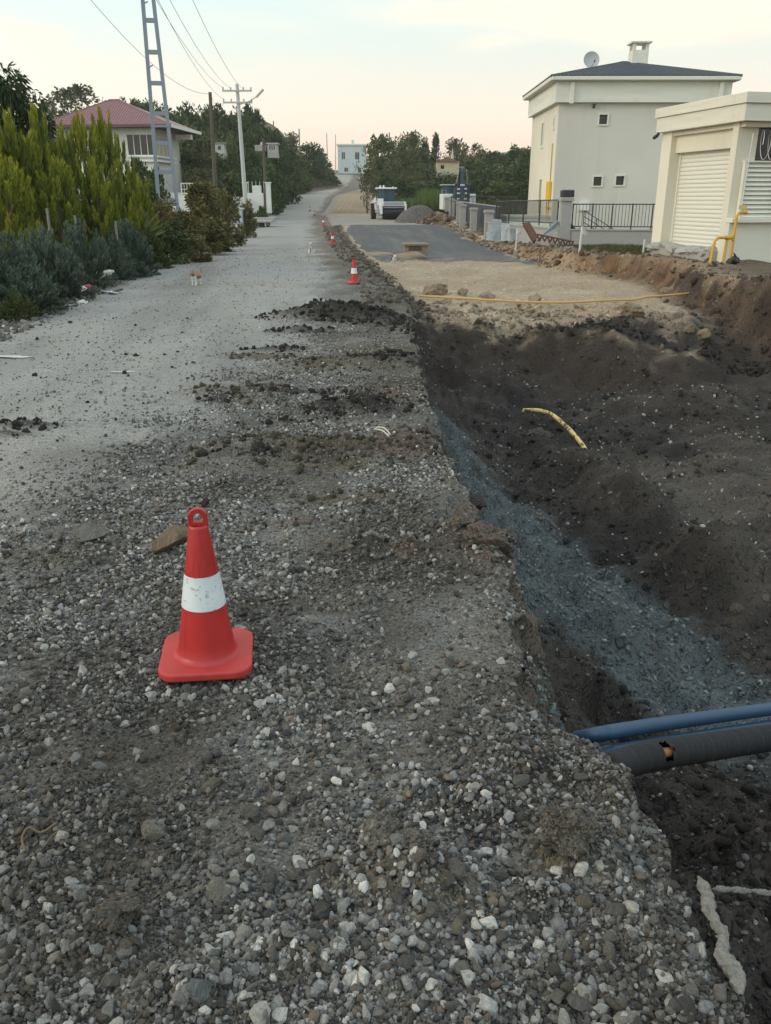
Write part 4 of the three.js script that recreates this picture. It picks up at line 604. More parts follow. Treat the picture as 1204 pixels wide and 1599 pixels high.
  const y0 = at(790, 336, 50), y1 = at(850, 333, 49.5); put('terrace', join([box(2.4, 0.5, 2.4, 7.7, y0.y - 0.35, -48.5), box(2.5, 0.12, 2.5, 7.7, y0.y - 0.02, -48.5)]), plaster(0.7, 0.68, 0.6), yard); put('terrace_step', box(2.2, 0.25, 0.5, 7.6, y0.y - 0.42, -47.0), TRIM, yard);
  railRun(yard, [4.6, y0.y - 0.5, -62], [8.9, y0.y - 0.5, -60], 1.5, 3);
}
// stacked scrap: leaning beams
{
  const sc = thing('scrap_beams', 'rusty and grey scrap beams leaning against the corner pillar of the wall', 'scrap metal', [0, 0, 0]); const rust = new THREE.MeshStandardMaterial({ color: lin(0.12, 0.052, 0.035), map: RUST, roughness: 0.95, side: THREE.DoubleSide });
  const a = at(822, 350, 37.3), b = at(838, 378, 35.8), c = at(872, 347, 36.0), d = at(895, 389, 34.6), e = at(842, 374, 35.8), f = at(873, 356, 36);
  put('rusty_beam', bar(a.toArray(), b.toArray(), 0.28, 0.16), rust, sc); put('steel_beam', bar(b.toArray(), c.toArray(), 0.10, 0.16), STEEL, sc); put('steel_beam', bar(e.toArray(), f.toArray(), 0.08, 0.12), M(0.5, 0.52, 0.54, 0.6), sc);
  put('lattice_beam', bar([b.x, b.y - 0.02, b.z], d.toArray(), 0.2, 0.10), M(0.36, 0.28, 0.25, 0.9), sc); const zz = []; for (let i = 0; i < 14; i++) { const k = i / 14, k2 = (i + 1) / 14, p = b.clone().lerp(d, k), q = b.clone().lerp(d, k2); zz.push(rod([p.x, p.y + (i % 2 ? 0.08 : 0.3), p.z], [q.x, q.y + (i % 2 ? 0.3 : 0.08), q.z], 0.03)); } put('zigzag_bar', join(zz), rust, sc); put('chord', rod([b.x, b.y + 0.3, b.z], [d.x, d.y + 0.28, d.z], 0.035), rust, sc);
  const sk = thing('plastic_sheet', 'pale plastic sheets leaning crumpled against the garden wall', 'plastic sheet', at(783, 376, 41.5)); const SH = M(0.34, 0.36, 0.37, 0.6); for (const [x, z, w, h, ry, rx] of [[-0.25, 0, 0.5, 1.05, 0.3, -0.35], [0.15, 0.1, 0.42, 0.8, -0.2, -0.5], [0.6, 0.05, 0.5, 0.6, 0.5, -0.7], [-0.6, 0.1, 0.3, 0.45, 0.1, -0.6]]) { const g = new THREE.PlaneGeometry(w, h, 8, 14), p = g.attributes.position; for (let i = 0; i < p.count; i++) p.setZ(i, 0.07 * fbm(p.getX(i) * 5 + x * 9, p.getY(i) * 4, 3)); g.computeVertexNormals(); put('sheet', X(g, x, h * 0.45, z, rx, ry), SH, sk); }
}
// ---------------------------------------------------------------- the pink-roofed house on the left
{
  const turn = -0.07, Cd = 75, cp = at(242, 240, Cd), by = 0.6, t = thing('pink_roofed_house', 'white house with a pink metal hip roof and glazed corner balcony', 'house', [cp.x, by, -Cd], turn);
  const inv = new THREE.Matrix4().makeRotationY(turn).setPosition(cp.x, by, -Cd).invert();
  const onZ = (px, py) => { const o = new THREE.Vector3(0, EYE, 0).applyMatrix4(inv), v = at(px, py, 10).applyMatrix4(inv).sub(o), k = (0 - o.z) / v.z; return [o.x + v.x * k, o.y + v.y * k]; }, onX = (px, py) => { const o = new THREE.Vector3(0, EYE, 0).applyMatrix4(inv), v = at(px, py, 10).applyMatrix4(inv).sub(o), k = -o.x / v.x; return [o.z + v.z * k, o.y + v.y * k]; };
  const W = 8.4, D = 7, eave = onZ(220, 195)[1] - 0.15, HW = plaster(0.79, 0.81, 0.77);
  const b0 = onZ(200, 243), b1 = onZ(239, 209), w0 = onZ(141, 226), w1 = onZ(158, 208);
  const holes = [[b0[0] + W, b0[1], b1[0] - b0[0], b1[1] - b0[1]], [w0[0] + W, w0[1], w1[0] - w0[0], w1[1] - w0[1]]];
  const g = uvScale(wallGeo(W, eave, 0.25, holes), 12); g.translate(-W, 0, 0); put('front_wall', g, HW, t);
  windowIn(t, T4(b0[0], b0[1], 0), b1[0] - b0[0], b1[1] - b0[1], 3, PVC, 0, 0.05); windowIn(t, T4(w0[0], w0[1], 0), w1[0] - w0[0], w1[1] - w0[1], 1, PVC, 0.08);
  const s0 = onX(250, 243), s1 = onX(268, 212), rz0 = -0.35, rz1 = -4.6;
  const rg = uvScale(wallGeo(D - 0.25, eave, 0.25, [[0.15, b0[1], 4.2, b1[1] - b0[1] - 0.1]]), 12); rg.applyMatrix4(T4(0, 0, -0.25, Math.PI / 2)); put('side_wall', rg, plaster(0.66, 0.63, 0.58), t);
  windowIn(t, T4(0, b0[1], -0.4, Math.PI / 2), 4.2, b1[1] - b0[1] - 0.1, 3, PVC, 0, 0.08, M(0.42, 0.37, 0.29, 0.35));
  put('balcony_ledge', join([box(b1[0] - b0[0] + 0.4, 0.12, 0.3, (b0[0] + b1[0]) / 2 + 0.1, b0[1] - 0.08, 0.12), box(0.3, 0.12, 5.0, 0.14, b0[1] - 0.08, -2.5), box(b1[0] - b0[0] + 0.4, 0.16, 0.36, (b0[0] + b1[0]) / 2 + 0.1, b0[1] - 0.4, 0.1), box(0.36, 0.16, 5.1, 0.14, b0[1] - 0.4, -2.5)]), PVC, t);
  put('back_wall', join([box(W, eave, 0.25, -W / 2, eave / 2, -D + 0.125), box(0.25, eave, D - 0.5, -W + 0.125, eave / 2, -D / 2)]), HW, t);
  put('stair_wall', (() => { const s = new THREE.Shape([new THREE.Vector2(0.05, 0), new THREE.Vector2(0.05, 2.3), new THREE.Vector2(1.4, 2.3), new THREE.Vector2(2.9, 0)]); const q = new THREE.ExtrudeGeometry(s, { depth: 0.3, bevelEnabled: false }); q.translate(-0.6, 0.1, 0.15); return q; })(), plaster(0.33, 0.34, 0.33), t);
  const PINK = new THREE.MeshStandardMaterial({ color: lin(0.30, 0.145, 0.16), map: RUST, roughness: 0.55, side: THREE.DoubleSide });
  const o = 0.9, ey = eave + 0.12, ry = eave + 2.35, a = [-W - o, ey, o], b = [o + 0.9, ey, o], c = [o + 0.9, ey, -D - o], d = [-W - o, ey, -D - o], r0 = [-W * 0.56, ry, -D / 2], r1 = [-W * 0.46, ry, -D / 2];
  const roof = put('roof', join([quadGeo([a, b, r1, r0]), quadGeo([b, c, r1]), quadGeo([c, d, r0, r1]), quadGeo([d, a, r0])]), PINK, t);
  const rib = []; for (let i = 1; i < 48; i++) { const x = mix(a[0], b[0], i / 48), lim = Math.min(1, (x - a[0]) / (r0[0] - a[0]), (b[0] - x) / (b[0] - r1[0])); rib.push(bar([x, ey + 0.02, o], [x, ey + 0.02 + (ry - ey) * lim, o + (r0[2] - o) * lim], 0.07, 0.05)); } put('roof_ribs', join(rib), PINK, roof).userData.kind = 'stuff'; put('ridge_cap', join([bar(a, r0, 0.22, 0.1), bar(b, r1, 0.22, 0.1), bar(r0, r1, 0.25, 0.14)]), PINK, roof);
  put('eaves', join([box(W + 2 * o + 0.9, 0.2, 0.12, -W / 2 + 0.45, ey - 0.1, o), box(W + 2 * o + 0.7, 0.06, D + 2 * o - 0.2, -W / 2 + 0.45, ey - 0.17, -D / 2)]), M(0.11, 0.07, 0.07, 0.7), t); put('side_fascia', box(0.14, 0.24, D + 2 * o, o + 0.9, ey - 0.1, -D / 2), TRIM, t); put('bracket', box(1.4, 0.4, 0.4, 0.9, ey - 0.55, -5.6), PVC, t);
  // white balcony railing and pale garden wall on its right
  const rl = thing('white_railing', 'white metal railing panel on the garden wall right of the stair', 'railing', at(302, 307, 72)); put('frame', join([box(1.9, 0.06, 0.06, 0, 1.0, 0), box(1.9, 0.06, 0.06, 0, 0.08, 0), box(0.07, 1.05, 0.07, -0.92, 0.5, 0), box(0.07, 1.05, 0.07, 0.92, 0.5, 0)]), PVC, rl); for (let i = 1; i < 8; i++) put('bar', box(0.03, 0.86, 0.03, -0.92 + i * 0.23, 0.53, 0), PVC, rl); put('cross_rail', box(1.8, 0.04, 0.04, 0, 0.55, 0.02), PVC, rl);
  const gw = thing('garden_wall', 'pale rendered garden wall below the white railing of the pink-roofed house', 'wall', at(290, 338, 71)); put('wall_body', box(3.2, 1.7, 0.25, 0.2, 0.85, 0), HW, gw); put('coping', box(3.3, 0.08, 0.34, 0.2, 1.74, 0), TRIM, gw);
}
// ---------------------------------------------------------------- buildings on the far hill
{
  const BL = plaster(0.58, 0.65, 0.68), t = thing('blue_house', 'pale blue two-storey house with a flat roof at the end of the road', 'house', at(528, 272, 236)); const u = 236 / FPX * 0.98;
  const holes = [[5.4 * u * 1, 20 * u, 5.5 * u, 10 * u], [25 * u, 20 * u, 7 * u, 10 * u], [29 * u, 0.4, 5 * u, 7 * u], [9 * u, 3 * u, 6 * u, 6 * u]].map(([x, y, w, h]) => [x, y, w, h]);
  put('front_wall', wallGeo(41 * u, 39 * u, 0.3, holes), BL, t); for (const [x, y, w, h] of holes) windowIn(t, T4(x, y, 0), w, h, 1, PVC, 0, 0.15, M(0.06, 0.075, 0.085, 0.15));
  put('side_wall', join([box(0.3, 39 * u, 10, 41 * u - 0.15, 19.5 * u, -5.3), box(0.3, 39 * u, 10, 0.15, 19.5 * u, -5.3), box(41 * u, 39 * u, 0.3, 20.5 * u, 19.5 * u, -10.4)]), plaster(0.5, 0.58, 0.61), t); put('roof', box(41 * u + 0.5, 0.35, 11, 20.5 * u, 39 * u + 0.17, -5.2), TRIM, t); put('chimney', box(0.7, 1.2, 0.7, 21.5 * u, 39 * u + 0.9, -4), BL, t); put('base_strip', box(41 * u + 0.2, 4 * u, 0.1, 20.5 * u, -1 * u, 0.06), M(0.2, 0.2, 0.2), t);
  const h2_ = thing('small_house', 'small white house with a porch among the trees on the left hill', 'house', at(418, 238, 96)); h2_.scale.setScalar(0.38); put('wall', box(2.6, 2.2, 4, 1.3, 1.1, -2), plaster(0.45, 0.45, 0.42), h2_); put('roof', rbox(3.4, 0.25, 4.6, 0.05, 1.3, 2.3, -2), M(0.5, 0.5, 0.47, 0.8), h2_); put('window', box(1.9, 1.1, 0.06, 1.3, 1.3, 0.03), M(0.10, 0.11, 0.12, 0.2), h2_); for (let i = 0; i < 4; i++) put('porch_post', box(0.09, 1.3, 0.1, 0.4 + i * 0.6, 1.35, 0.1), PVC, h2_); put('chimney', box(0.5, 1.0, 0.5, -1.8, 2.2, -1.5), WHITE, h2_); put('annex', box(3.0, 1.6, 3, -2.2, 1.2, -2.6), plaster(0.4, 0.4, 0.37), h2_); put('foundation', box(2.7, 1.4, 4.1, 1.3, -0.69, -2.06), CONC, h2_);
  const h3 = thing('pale_house', 'pale house half hidden by trees left of the white lamp pole', 'house', at(342, 240, 86)); h3.scale.setScalar(0.34); put('wall', box(3.2, 2.6, 4, 0, 1.3, -2), plaster(0.55, 0.57, 0.55), h3); put('roof', rbox(5.2, 0.22, 4.6, 0.05, 0.6, 2.7, -2), M(0.4, 0.38, 0.33, 0.8), h3); put('window', box(0.8, 0.9, 0.06, 0.2, 1.5, 0.03), GLASS, h3); put('foundation', box(3.3, 1.4, 4.1, 0, -0.69, -2.06), CONC, h3);
  const h4 = thing('beige_house', 'beige low house with a red roof line beyond the trees on the right hill', 'house', at(682, 270, 109)); h4.scale.setScalar(0.42); put('wall', box(6.4, 3.0, 5, 3.2, 1.5, -2.5), plaster(0.55, 0.48, 0.33), h4); put('roof', (() => { const s = new THREE.Shape([new THREE.Vector2(-0.5, 0), new THREE.Vector2(5.8, 0), new THREE.Vector2(2.6, 1.3)]); const g = new THREE.ExtrudeGeometry(s, { depth: 6, bevelEnabled: false }); g.translate(0.3, 3.0, -5.5); return g; })(), M(0.22, 0.12, 0.08, 0.8), h4); put('window', box(1, 1, 0.06, 1.6, 1.6, 0.03), GLASS, h4); put('foundation', box(6.5, 1.4, 5.1, 3.2, -0.69, -2.56), CONC, h4);
  const sp = thing('minaret_spire', 'thin pale pointed spire rising from the trees above the excavator', 'tower', at(706, 262, 115)); sp.scale.setScalar(0.58); put('shaft', cyl(0.22, 0.35, 2.6, 10, 0, 0.6, 0), WHITE, sp); put('cone_cap', cyl(0.02, 0.34, 2.2, 10, 0, 3.0, 0), plaster(0.6, 0.6, 0.5), sp);
}
// white gate wall and pillars, meter box on the left of the road
{
  const W2 = plaster(0.74, 0.75, 0.72), g = thing('white_gate_wall', 'white rendered gate wall with stepped top and pillars by the road', 'wall', at(402, 333, 70)); put('wall_body', join([box(1.3, 1.5, 0.2, -0.1, 0.75, 0), box(0.7, 0.55, 0.2, 0.05, 1.77, 0)]), W2, g); put('pillar', join([box(0.36, 2.2, 0.36, 0.95, 1.1, 0), box(0.46, 0.1, 0.46, 0.95, 2.25, 0)]), W2, g); put('pillar', join([box(0.32, 1.7, 0.32, -0.95, 1.35, -0.5), box(0.42, 0.1, 0.42, -0.95, 2.25, -0.5)]), W2, g); put('side_wall', box(0.2, 1.2, 4, -1.1, 0.6, 2), W2, g); for (let i = 0; i < 5; i++) put('spike', rod([-0.6 + i * 0.3, 1.5, 0], [-0.6 + i * 0.3, 2.35, 0], 0.018), PVC, g);
  const m = thing('meter_cabinet', 'grey electric meter cabinet standing in the bushes at the road edge', 'cabinet', at(372, 364, 46)); put('cabinet_body', rbox(0.66, 1.12, 0.45, 0.03, 0, 0.62, 0), M(0.40, 0.42, 0.43, 0.6), m); put('door', rbox(0.34, 0.86, 0.03, 0.01, 0.10, 0.68, 0.235), M(0.50, 0.54, 0.57, 0.5), m); put('lid', rbox(0.74, 0.08, 0.55, 0.02, 0, 1.2, 0), M(0.55, 0.55, 0.53, 0.7), m); put('plinth', box(0.7, 0.3, 0.5, 0, 0.0, 0), CONC, m); put('side_panel', box(0.05, 1.0, 0.42, 0.36, 0.62, 0), DARKM, m);
  const s = thing('concrete_step', 'low pale concrete slab beside the road in front of the gate wall', 'slab', at(413, 345, 62)); put('slab', rbox(1.5, 0.3, 1.6, 0.03, 0, 0.1, 0), CONC, s); put('lower_slab', rbox(1.2, 0.14, 1.0, 0.03, 0.1, 0.0, 1.1), CONC, s);
}
// ---------------------------------------------------------------- traffic cones
const CMAP = tex(512, 512, (i, j) => { const a = fbm(i / 512 * 8, j / 512 * 8, 4), sc = smooth(0.30, 0.42, fbm(i / 512 * 30, j / 512 * 5 + 3, 4)) * 0.4, du = clamp(smooth(0.55, 0.0, j / 512) * 0.35 + 0.5 * fbm(i / 512 * 5 + 9, j / 512 * 4, 4)) * 0.6; let c = mix3([1, 1, 1], [0.8, 2.0, 2.2], du * 0.5); c = mix3(c, [0.55, 0.6, 0.6], sc); const n = 0.9 + 0.2 * a; return [c[0] * n * 0.9, c[1] * n * 0.28, c[2] * n * 0.28]; });
const CBASE = new THREE.MeshStandardMaterial({ color: lin(0.50, 0.045, 0.040), roughness: 0.6, map: RUST, side: THREE.DoubleSide });
const CONER = new THREE.MeshPhysicalMaterial({ color: lin(0.53, 0.085, 0.078), roughness: 0.42, map: CMAP, clearcoat: 0.15, clearcoatRoughness: 0.5, side: THREE.DoubleSide }), BAND = new THREE.MeshStandardMaterial({ color: lin(0.72, 0.78, 0.80), roughness: 0.45, map: tex(256, 128, (i, j) => { const a = fbm(i / 256 * 9, j / 128 * 5, 4), s = smooth(0.28, 0.5, fbm(i / 256 * 22 + 4, j / 128 * 12, 3)) * 0.35, n = 0.93 + 0.1 * a - s; return [n, n, n]; }), side: THREE.DoubleSide });
function makeCone(label) {
  const t = thing('traffic_cone', label, 'traffic cone');
  const sh = new THREE.Shape(), a = 0.158, c = 0.05; sh.moveTo(-a + c, -a); sh.lineTo(a - c, -a); sh.quadraticCurveTo(a - 0.008, -a + 0.008, a, -a + c); sh.lineTo(a, a - c); sh.quadraticCurveTo(a - 0.008, a - 0.008, a - c, a); sh.lineTo(-a + c, a); sh.quadraticCurveTo(-a + 0.008, a - 0.008, -a, a - c); sh.lineTo(-a, -a + c); sh.quadraticCurveTo(-a + 0.008, -a + 0.008, -a + c, -a);
  const bg = new THREE.ExtrudeGeometry(sh, { depth: 0.016, bevelEnabled: true, bevelThickness: 0.009, bevelSize: 0.010, bevelSegments: 3, curveSegments: 6 }); bg.rotateX(-Math.PI / 2); bg.translate(0, 0.014, 0); put('base', bg, CBASE, t);
  put('foot', join([[-1, -1], [1, -1], [1, 1], [-1, 1], [0, 1], [0, -1]].map(([i, j]) => rbox(0.07, 0.016, 0.03, 0.005, i * 0.11, 0.004, j * 0.135))), CBASE, t);
  const rAt = y => mix(0.107, 0.0335, (y - 0.04) / 0.515);
  const prof = [[0.128, 0.036], [0.116, 0.042], [rAt(0.055), 0.055]]; for (let i = 1; i <= 12; i++) { const y = mix(0.055, 0.548, i / 12); prof.push([rAt(y), y]); } prof.push([0.0325, 0.556], [0.027, 0.559], [0.024, 0.55], [0.06, 0.3]);
  put('cone_body', new THREE.LatheGeometry(prof.map(p => new THREE.Vector2(...p)), 48), CONER, t);
  const bp = []; for (let i = 0; i <= 6; i++) { const y = mix(0.243, 0.372, i / 6); bp.push(new THREE.Vector2(rAt(y) + 0.0022, y)); } put('reflective_band', new THREE.LatheGeometry(bp, 48), BAND, t);
  const arch = new THREE.Shape(); arch.absarc(0, 0.022, 0.031, 0, Math.PI, false); arch.lineTo(-0.032, -0.012); arch.lineTo(0.032, -0.012); const hole = new THREE.Path(); hole.absarc(0, 0.02, 0.0195, 0, Math.PI, false); hole.lineTo(-0.0195, 0.002); hole.lineTo(0.0195, 0.002); arch.holes.push(hole);
  const ag = new THREE.ExtrudeGeometry(arch, { depth: 0.010, bevelEnabled: true, bevelThickness: 0.004, bevelSize: 0.003, bevelSegments: 2, curveSegments: 16 }); ag.translate(0, 0.566, -0.005); put('loop_handle', ag, CONER, t);
  return t;
}
const cone0 = makeCone('nearest large red traffic cone with a white reflective band, standing on gravel');
cone0.position.set(-0.668, height(-0.668, 2.735) + 0.002, -2.735); cone0.scale.set(1, 0.975, 1); cone0.rotation.set(0.0, 0.13, -0.012);
for (const [px, py, label, turn, k] of [[553, 443, 'second traffic cone along the road edge, beside the dark soil heaps', 0.4, 0.9], [519.5, 381, 'third traffic cone from the camera, small beside the dug shoulder', 0.2, 0.95], [505, 353, 'fourth traffic cone along the road, level with the dark gravel layer', 0.9, 1], [491, 337, 'fifth tiny traffic cone far along the road edge', 0.1, 1], [484, 330, 'farthest tiny traffic cone at the road edge before the bend', 0.5, 1]]) {
  const [x, d] = gp(px, py); const c = cone0.clone(); c.name = numbered('traffic_cone'); c.userData = { ...c.userData, label }; c.position.set(x, height(x, d) - 0.005, -d); c.rotation.set(0, turn, 0); c.scale.setScalar(k); scene.add(c);
}
for (const c of scene.children) if (c.name.startsWith('traffic_cone')) c.userData.group = 'traffic cones along the dug road edge';
// ---------------------------------------------------------------- pipes and hoses
{
  const BLUE = new THREE.MeshStandardMaterial({ color: lin(0.055, 0.135, 0.29), roughness: 0.5, map: RUST, side: THREE.DoubleSide }), DUST = tex(512, 64, (i, j) => { const u = i / 512, k = smooth(0.18, 0.36, u + 0.12 * fbm(i / 512 * 9, j / 64 * 3, 4)) * (0.8 + 0.3 * fbm(i / 512 * 20, j / 64 * 4 + 8, 3)), c = mix3([0.08, 0.20, 0.38], [0.36, 0.40, 0.42], clamp(k)); return c; });
  BLUE.map = DUST; BLUE.color = lin(0.33, 0.33, 0.33);
  const p = (px, py, d) => at(px, py, d);
  const path = off => [p(900, 1150 + off, 2.52), p(940, 1142 + off, 2.43), p(1000, 1132 + off * 0.98, 2.52), p(1090, 1119 + off * 0.95, 2.70), p(1204, 1104 + off * 0.9, 2.92), p(1400, 1082 + off * 0.85, 3.3), p(1750, 1052 + off * 0.8, 4.0), p(2300, 1020 + off * 0.8, 5.0)];
  const b1 = thing('blue_pipe', 'upper dusty blue plastic pipe sticking out of the gravel bank', 'pipe'); put('pipe_body', tube(path(0), 0.0265, 90, 18), BLUE, b1); b1.position.y -= 0.01;
  const b2 = thing('blue_pipe', 'lower blue plastic pipe lying along the black corrugated conduit', 'pipe'); put('pipe_body', tube(path(21).map(q => q.add(new THREE.Vector3(0.015, -0.005, 0.03))), 0.029, 90, 18), BLUE, b2); b2.position.y -= 0.01;
  const CORR = new THREE.MeshStandardMaterial({ color: lin(0.014, 0.0145, 0.0155), roughness: 0.75, side: THREE.DoubleSide });
  const cv = new THREE.CatmullRomCurve3([p(918, 1207, 2.36), p(962, 1195, 2.26), p(1020, 1180, 2.36), p(1110, 1166, 2.52), p(1204, 1152, 2.70), p(1400, 1128, 3.05), p(1750, 1094, 3.7), p(2300, 1060, 4.7)]); const L = cv.getLength();
  const seg = 900, n = 20, r0 = 0.047, fr = cv.computeFrenetFrames(seg, false), P = [], I = []; let hu = 0.1; for (let u = 0; u < 0.5; u += 0.002) { const q = cv.getPointAt(u), pz = -q.z * CP - (q.y - EYE) * SP; if (602 + q.x / pz * FPX < 1022) hu = u; } const hole = [hu, hu + 0.06 / L];
  for (let i = 0; i <= seg; i++) { const u = i / seg, c = cv.getPointAt(u), r = r0 + 0.0042 * Math.sign(Math.sin(u * L / 0.0125 * Math.PI * 2)) * Math.pow(Math.abs(Math.sin(u * L / 0.0125 * Math.PI * 2)), 0.5); for (let j = 0; j < n; j++) { const a = j / n * Math.PI * 2; P.push(c.x + r * (Math.cos(a) * fr.normals[i].x + Math.sin(a) * fr.binormals[i].x), c.y + r * (Math.cos(a) * fr.normals[i].y + Math.sin(a) * fr.binormals[i].y), c.z + r * (Math.cos(a) * fr.normals[i].z + Math.sin(a) * fr.binormals[i].z)); } }
  // the torn opening faces the camera: find the ring angle nearest to it
  const mid = Math.round(seg * hu), cm = cv.getPointAt(mid / seg), best = [...Array(n).keys()].map(j => { const q = new THREE.Vector3(P[(mid * n + j) * 3] - cm.x, P[(mid * n + j) * 3 + 1] - cm.y, P[(mid * n + j) * 3 + 2] - cm.z).normalize(); return [q.dot(new THREE.Vector3(0, 0.1, 0).sub(new THREE.Vector3(cm.x, cm.y - EYE, cm.z)).normalize()) + q.y * 0.5, j]; }).sort((a, b) => b[0] - a[0])[0][1];
  for (let i = 0; i < seg; i++) for (let j = 0; j < n; j++) { const u = i / seg, dj = Math.min((j - best + n) % n, (best - j + n) % n); if (u > hole[0] && u < hole[1] - dj * 0.006 / L && dj <= 2) continue; const a = i * n + j, b = i * n + (j + 1) % n, c = a + n, d = b + n; I.push(a, c, b, b, c, d); }
  const g = new THREE.BufferGeometry(); g.setAttribute('position', new THREE.Float32BufferAttribute(P, 3)); g.setIndex(I); g.computeVertexNormals();
  const k = thing('corrugated_conduit', 'black corrugated conduit with a torn opening, below the blue pipes', 'pipe'); put('conduit_body', g, CORR, k);
  const inner = [-0.2, -0.05, 0.04, 0.1, 0.25].map(o => cv.getPointAt(clamp(hu + o / L)).add(new THREE.Vector3(0, 0.014, 0.012))); put('inner_pipe', tube(inner, 0.017, 20, 12), M(0.30, 0.12, 0.06, 0.6), k);
  // yellow hose in the pit and the yellow line on the ledge
  const YH = new THREE.MeshStandardMaterial({ color: lin(0.72, 0.56, 0.22), roughness: 0.6, map: tex(512, 32, (i, j) => { const k = smooth(0.1, 0.3, fbm(i / 512 * 26, j / 32 * 3, 3)); return mix3([0.95, 0.92, 0.85], [0.16, 0.14, 0.13], k); }), side: THREE.DoubleSide });
  const gpt = (px, py, dh, up) => { const [x, d] = gp(px, py, dh); return new THREE.Vector3(x, height(x, d) + up, -d); };
  const hp = [[818, 637], [838, 640], [856, 645], [876, 655], [900, 670], [922, 686]].map(([a, b]) => gpt(a, b, -1.02, 0)); { const y0 = hp[0].y + 0.08, y1 = hp[5].y + 0.03; hp.forEach((q, i) => { q.y = mix(y0, y1, i / 5) + 0.10 * Math.sin(i / 5 * 3.14); }); }
  const h = thing('yellow_hose', 'short broken yellow plastic pipe lying on the dark floor of the pit', 'pipe'); put('pipe_body', tube(hp, 0.029, 50, 10), YH, h);
  const YL = M(0.48, 0.32, 0.10, 0.6), lp = []; for (let i = 0; i <= 24; i++) { const px = mix(654, 1076, i / 24), u = i / 24, py = mix(485, 489, u) + 13 * 4 * u * (1 - u) * (1 + 0.35 * (u - 0.5)) * 0.75; const q = gpt(px, py, -0.62, 0); q.y += 0.05; lp.push(q); } { const ys = lp.map(q => q.y); lp.forEach((q, i) => { let a = 0, n = 0; for (let k = -4; k <= 4; k++) if (ys[i + k] !== undefined) { a += ys[i + k]; n++; } q.y = a / n + 0.03; }); }
  const l = thing('yellow_line', 'long thin yellow gas line sagging across the front of the earth ledge', 'pipe'); put('pipe_body', tube(lp, 0.024, 140, 8), YL, l);
  // pale concrete strip torn out of the rim at the lower right, and the one running away from it
  const stripM = new THREE.MeshStandardMaterial({ color: lin(0.72, 0.70, 0.63), map: G2.map, bumpMap: G2.bump, bumpScale: 0.006, roughness: 1, side: THREE.DoubleSide });
  const rag = (pts, w, h, seed) => { const c = new THREE.CatmullRomCurve3(pts), n = 90, m = 14, P = [], U = [], I = []; for (let i = 0; i <= n; i++) { const u = i / n, q = c.getPoint(u), t = c.getTangent(u), sx = new THREE.Vector3(t.z, 0, -t.x).normalize(), taper = Math.min(1, 8 * u + 0.2, 8 * (1 - u) + 0.2); for (let j = 0; j < m; j++) { const a = j / m * 6.2832, k = taper * (1 + 0.4 * vn(u * 8 + seed, 2.2) + 0.55 * fbm(u * 9 + seed, Math.cos(a) * 1.5 + seed, 3) + 0.4 * vn(u * 45, Math.sin(a) * 2 + Math.cos(a) * 3 + seed)), x = Math.cos(a) * w * k, y = Math.sin(a) * h * k; P.push(q.x + sx.x * x, q.y + y, q.z + sx.z * x); U.push(u * 3, j / m * 0.4); } } for (let i = 0; i < n; i++) for (let j = 0; j < m; j++) { const a = i * m + j, b = i * m + (j + 1) % m; I.push(a, b, a + m, b, b + m, a + m); } const g = new THREE.BufferGeometry(); g.setAttribute('position', new THREE.Float32BufferAttribute(P, 3)); g.setAttribute('uv', new THREE.Float32BufferAttribute(U, 2)); g.setIndex(I); const f = g.toNonIndexed(); f.computeVertexNormals(); return f; };
  const s1 = thing('concrete_strip', 'ragged pale strip of old concrete along the rim in the lower right', 'concrete'); put('strip_body', rag([at(1091, 1366, 1.64), at(1104, 1395, 1.585), at(1110, 1425, 1.53), at(1128, 1455, 1.48), at(1131, 1490, 1.42), at(1150, 1520, 1.365), at(1157, 1552, 1.31)].map(q => q.add(new THREE.Vector3(0, -0.004, 0))), 0.0145, 0.012, 70), stripM, s1);
  const s2 = thing('pale_root', 'thin pale root-like strip sticking out to the right from the concrete strip', 'root'); put('strip_body', rag([at(1112, 1388, 1.66), at(1150, 1390, 1.68), at(1204, 1394, 1.70), at(1290, 1400, 1.74)], 0.007, 0.006, 90), stripM, s2);
}
{ // twig in the gravel at lower left, straws on the shoulder
  const tw = thing('twig', 'thin curled brown twig lying among the stones at lower left', 'twig'); const gy = (px, py, u = 0.015) => { const [x, d] = gp(px, py); return new THREE.Vector3(x, height(x, d) + u, -d); };
  put('stem', tube([gy(40, 1335), gy(37, 1318, 0.03), gy(48, 1310, 0.035), gy(66, 1311, 0.02), gy(92, 1300)], 0.0035, 30, 6), M(0.15, 0.105, 0.062, 0.9), tw); put('branch', tube([gy(70, 1335), gy(84, 1318, 0.02), gy(105, 1310, 0.02)], 0.002, 12, 5), M(0.15, 0.105, 0.062, 0.9), tw);
  const sw = thing('pale_straw', 'two pale straw stalks lying on the gravel near the rim', 'straw'); put('stalk', tube([gy(585, 680, 0.03), gy(597, 686, 0.04), gy(608, 694, 0.02)], 0.006, 12, 5), M(0.5, 0.48, 0.4, 0.8), sw); put('stalk', tube([gy(588, 677, 0.03), gy(600, 683, 0.05), gy(610, 691, 0.03)], 0.006, 12, 5), M(0.5, 0.48, 0.4, 0.8), sw);
}
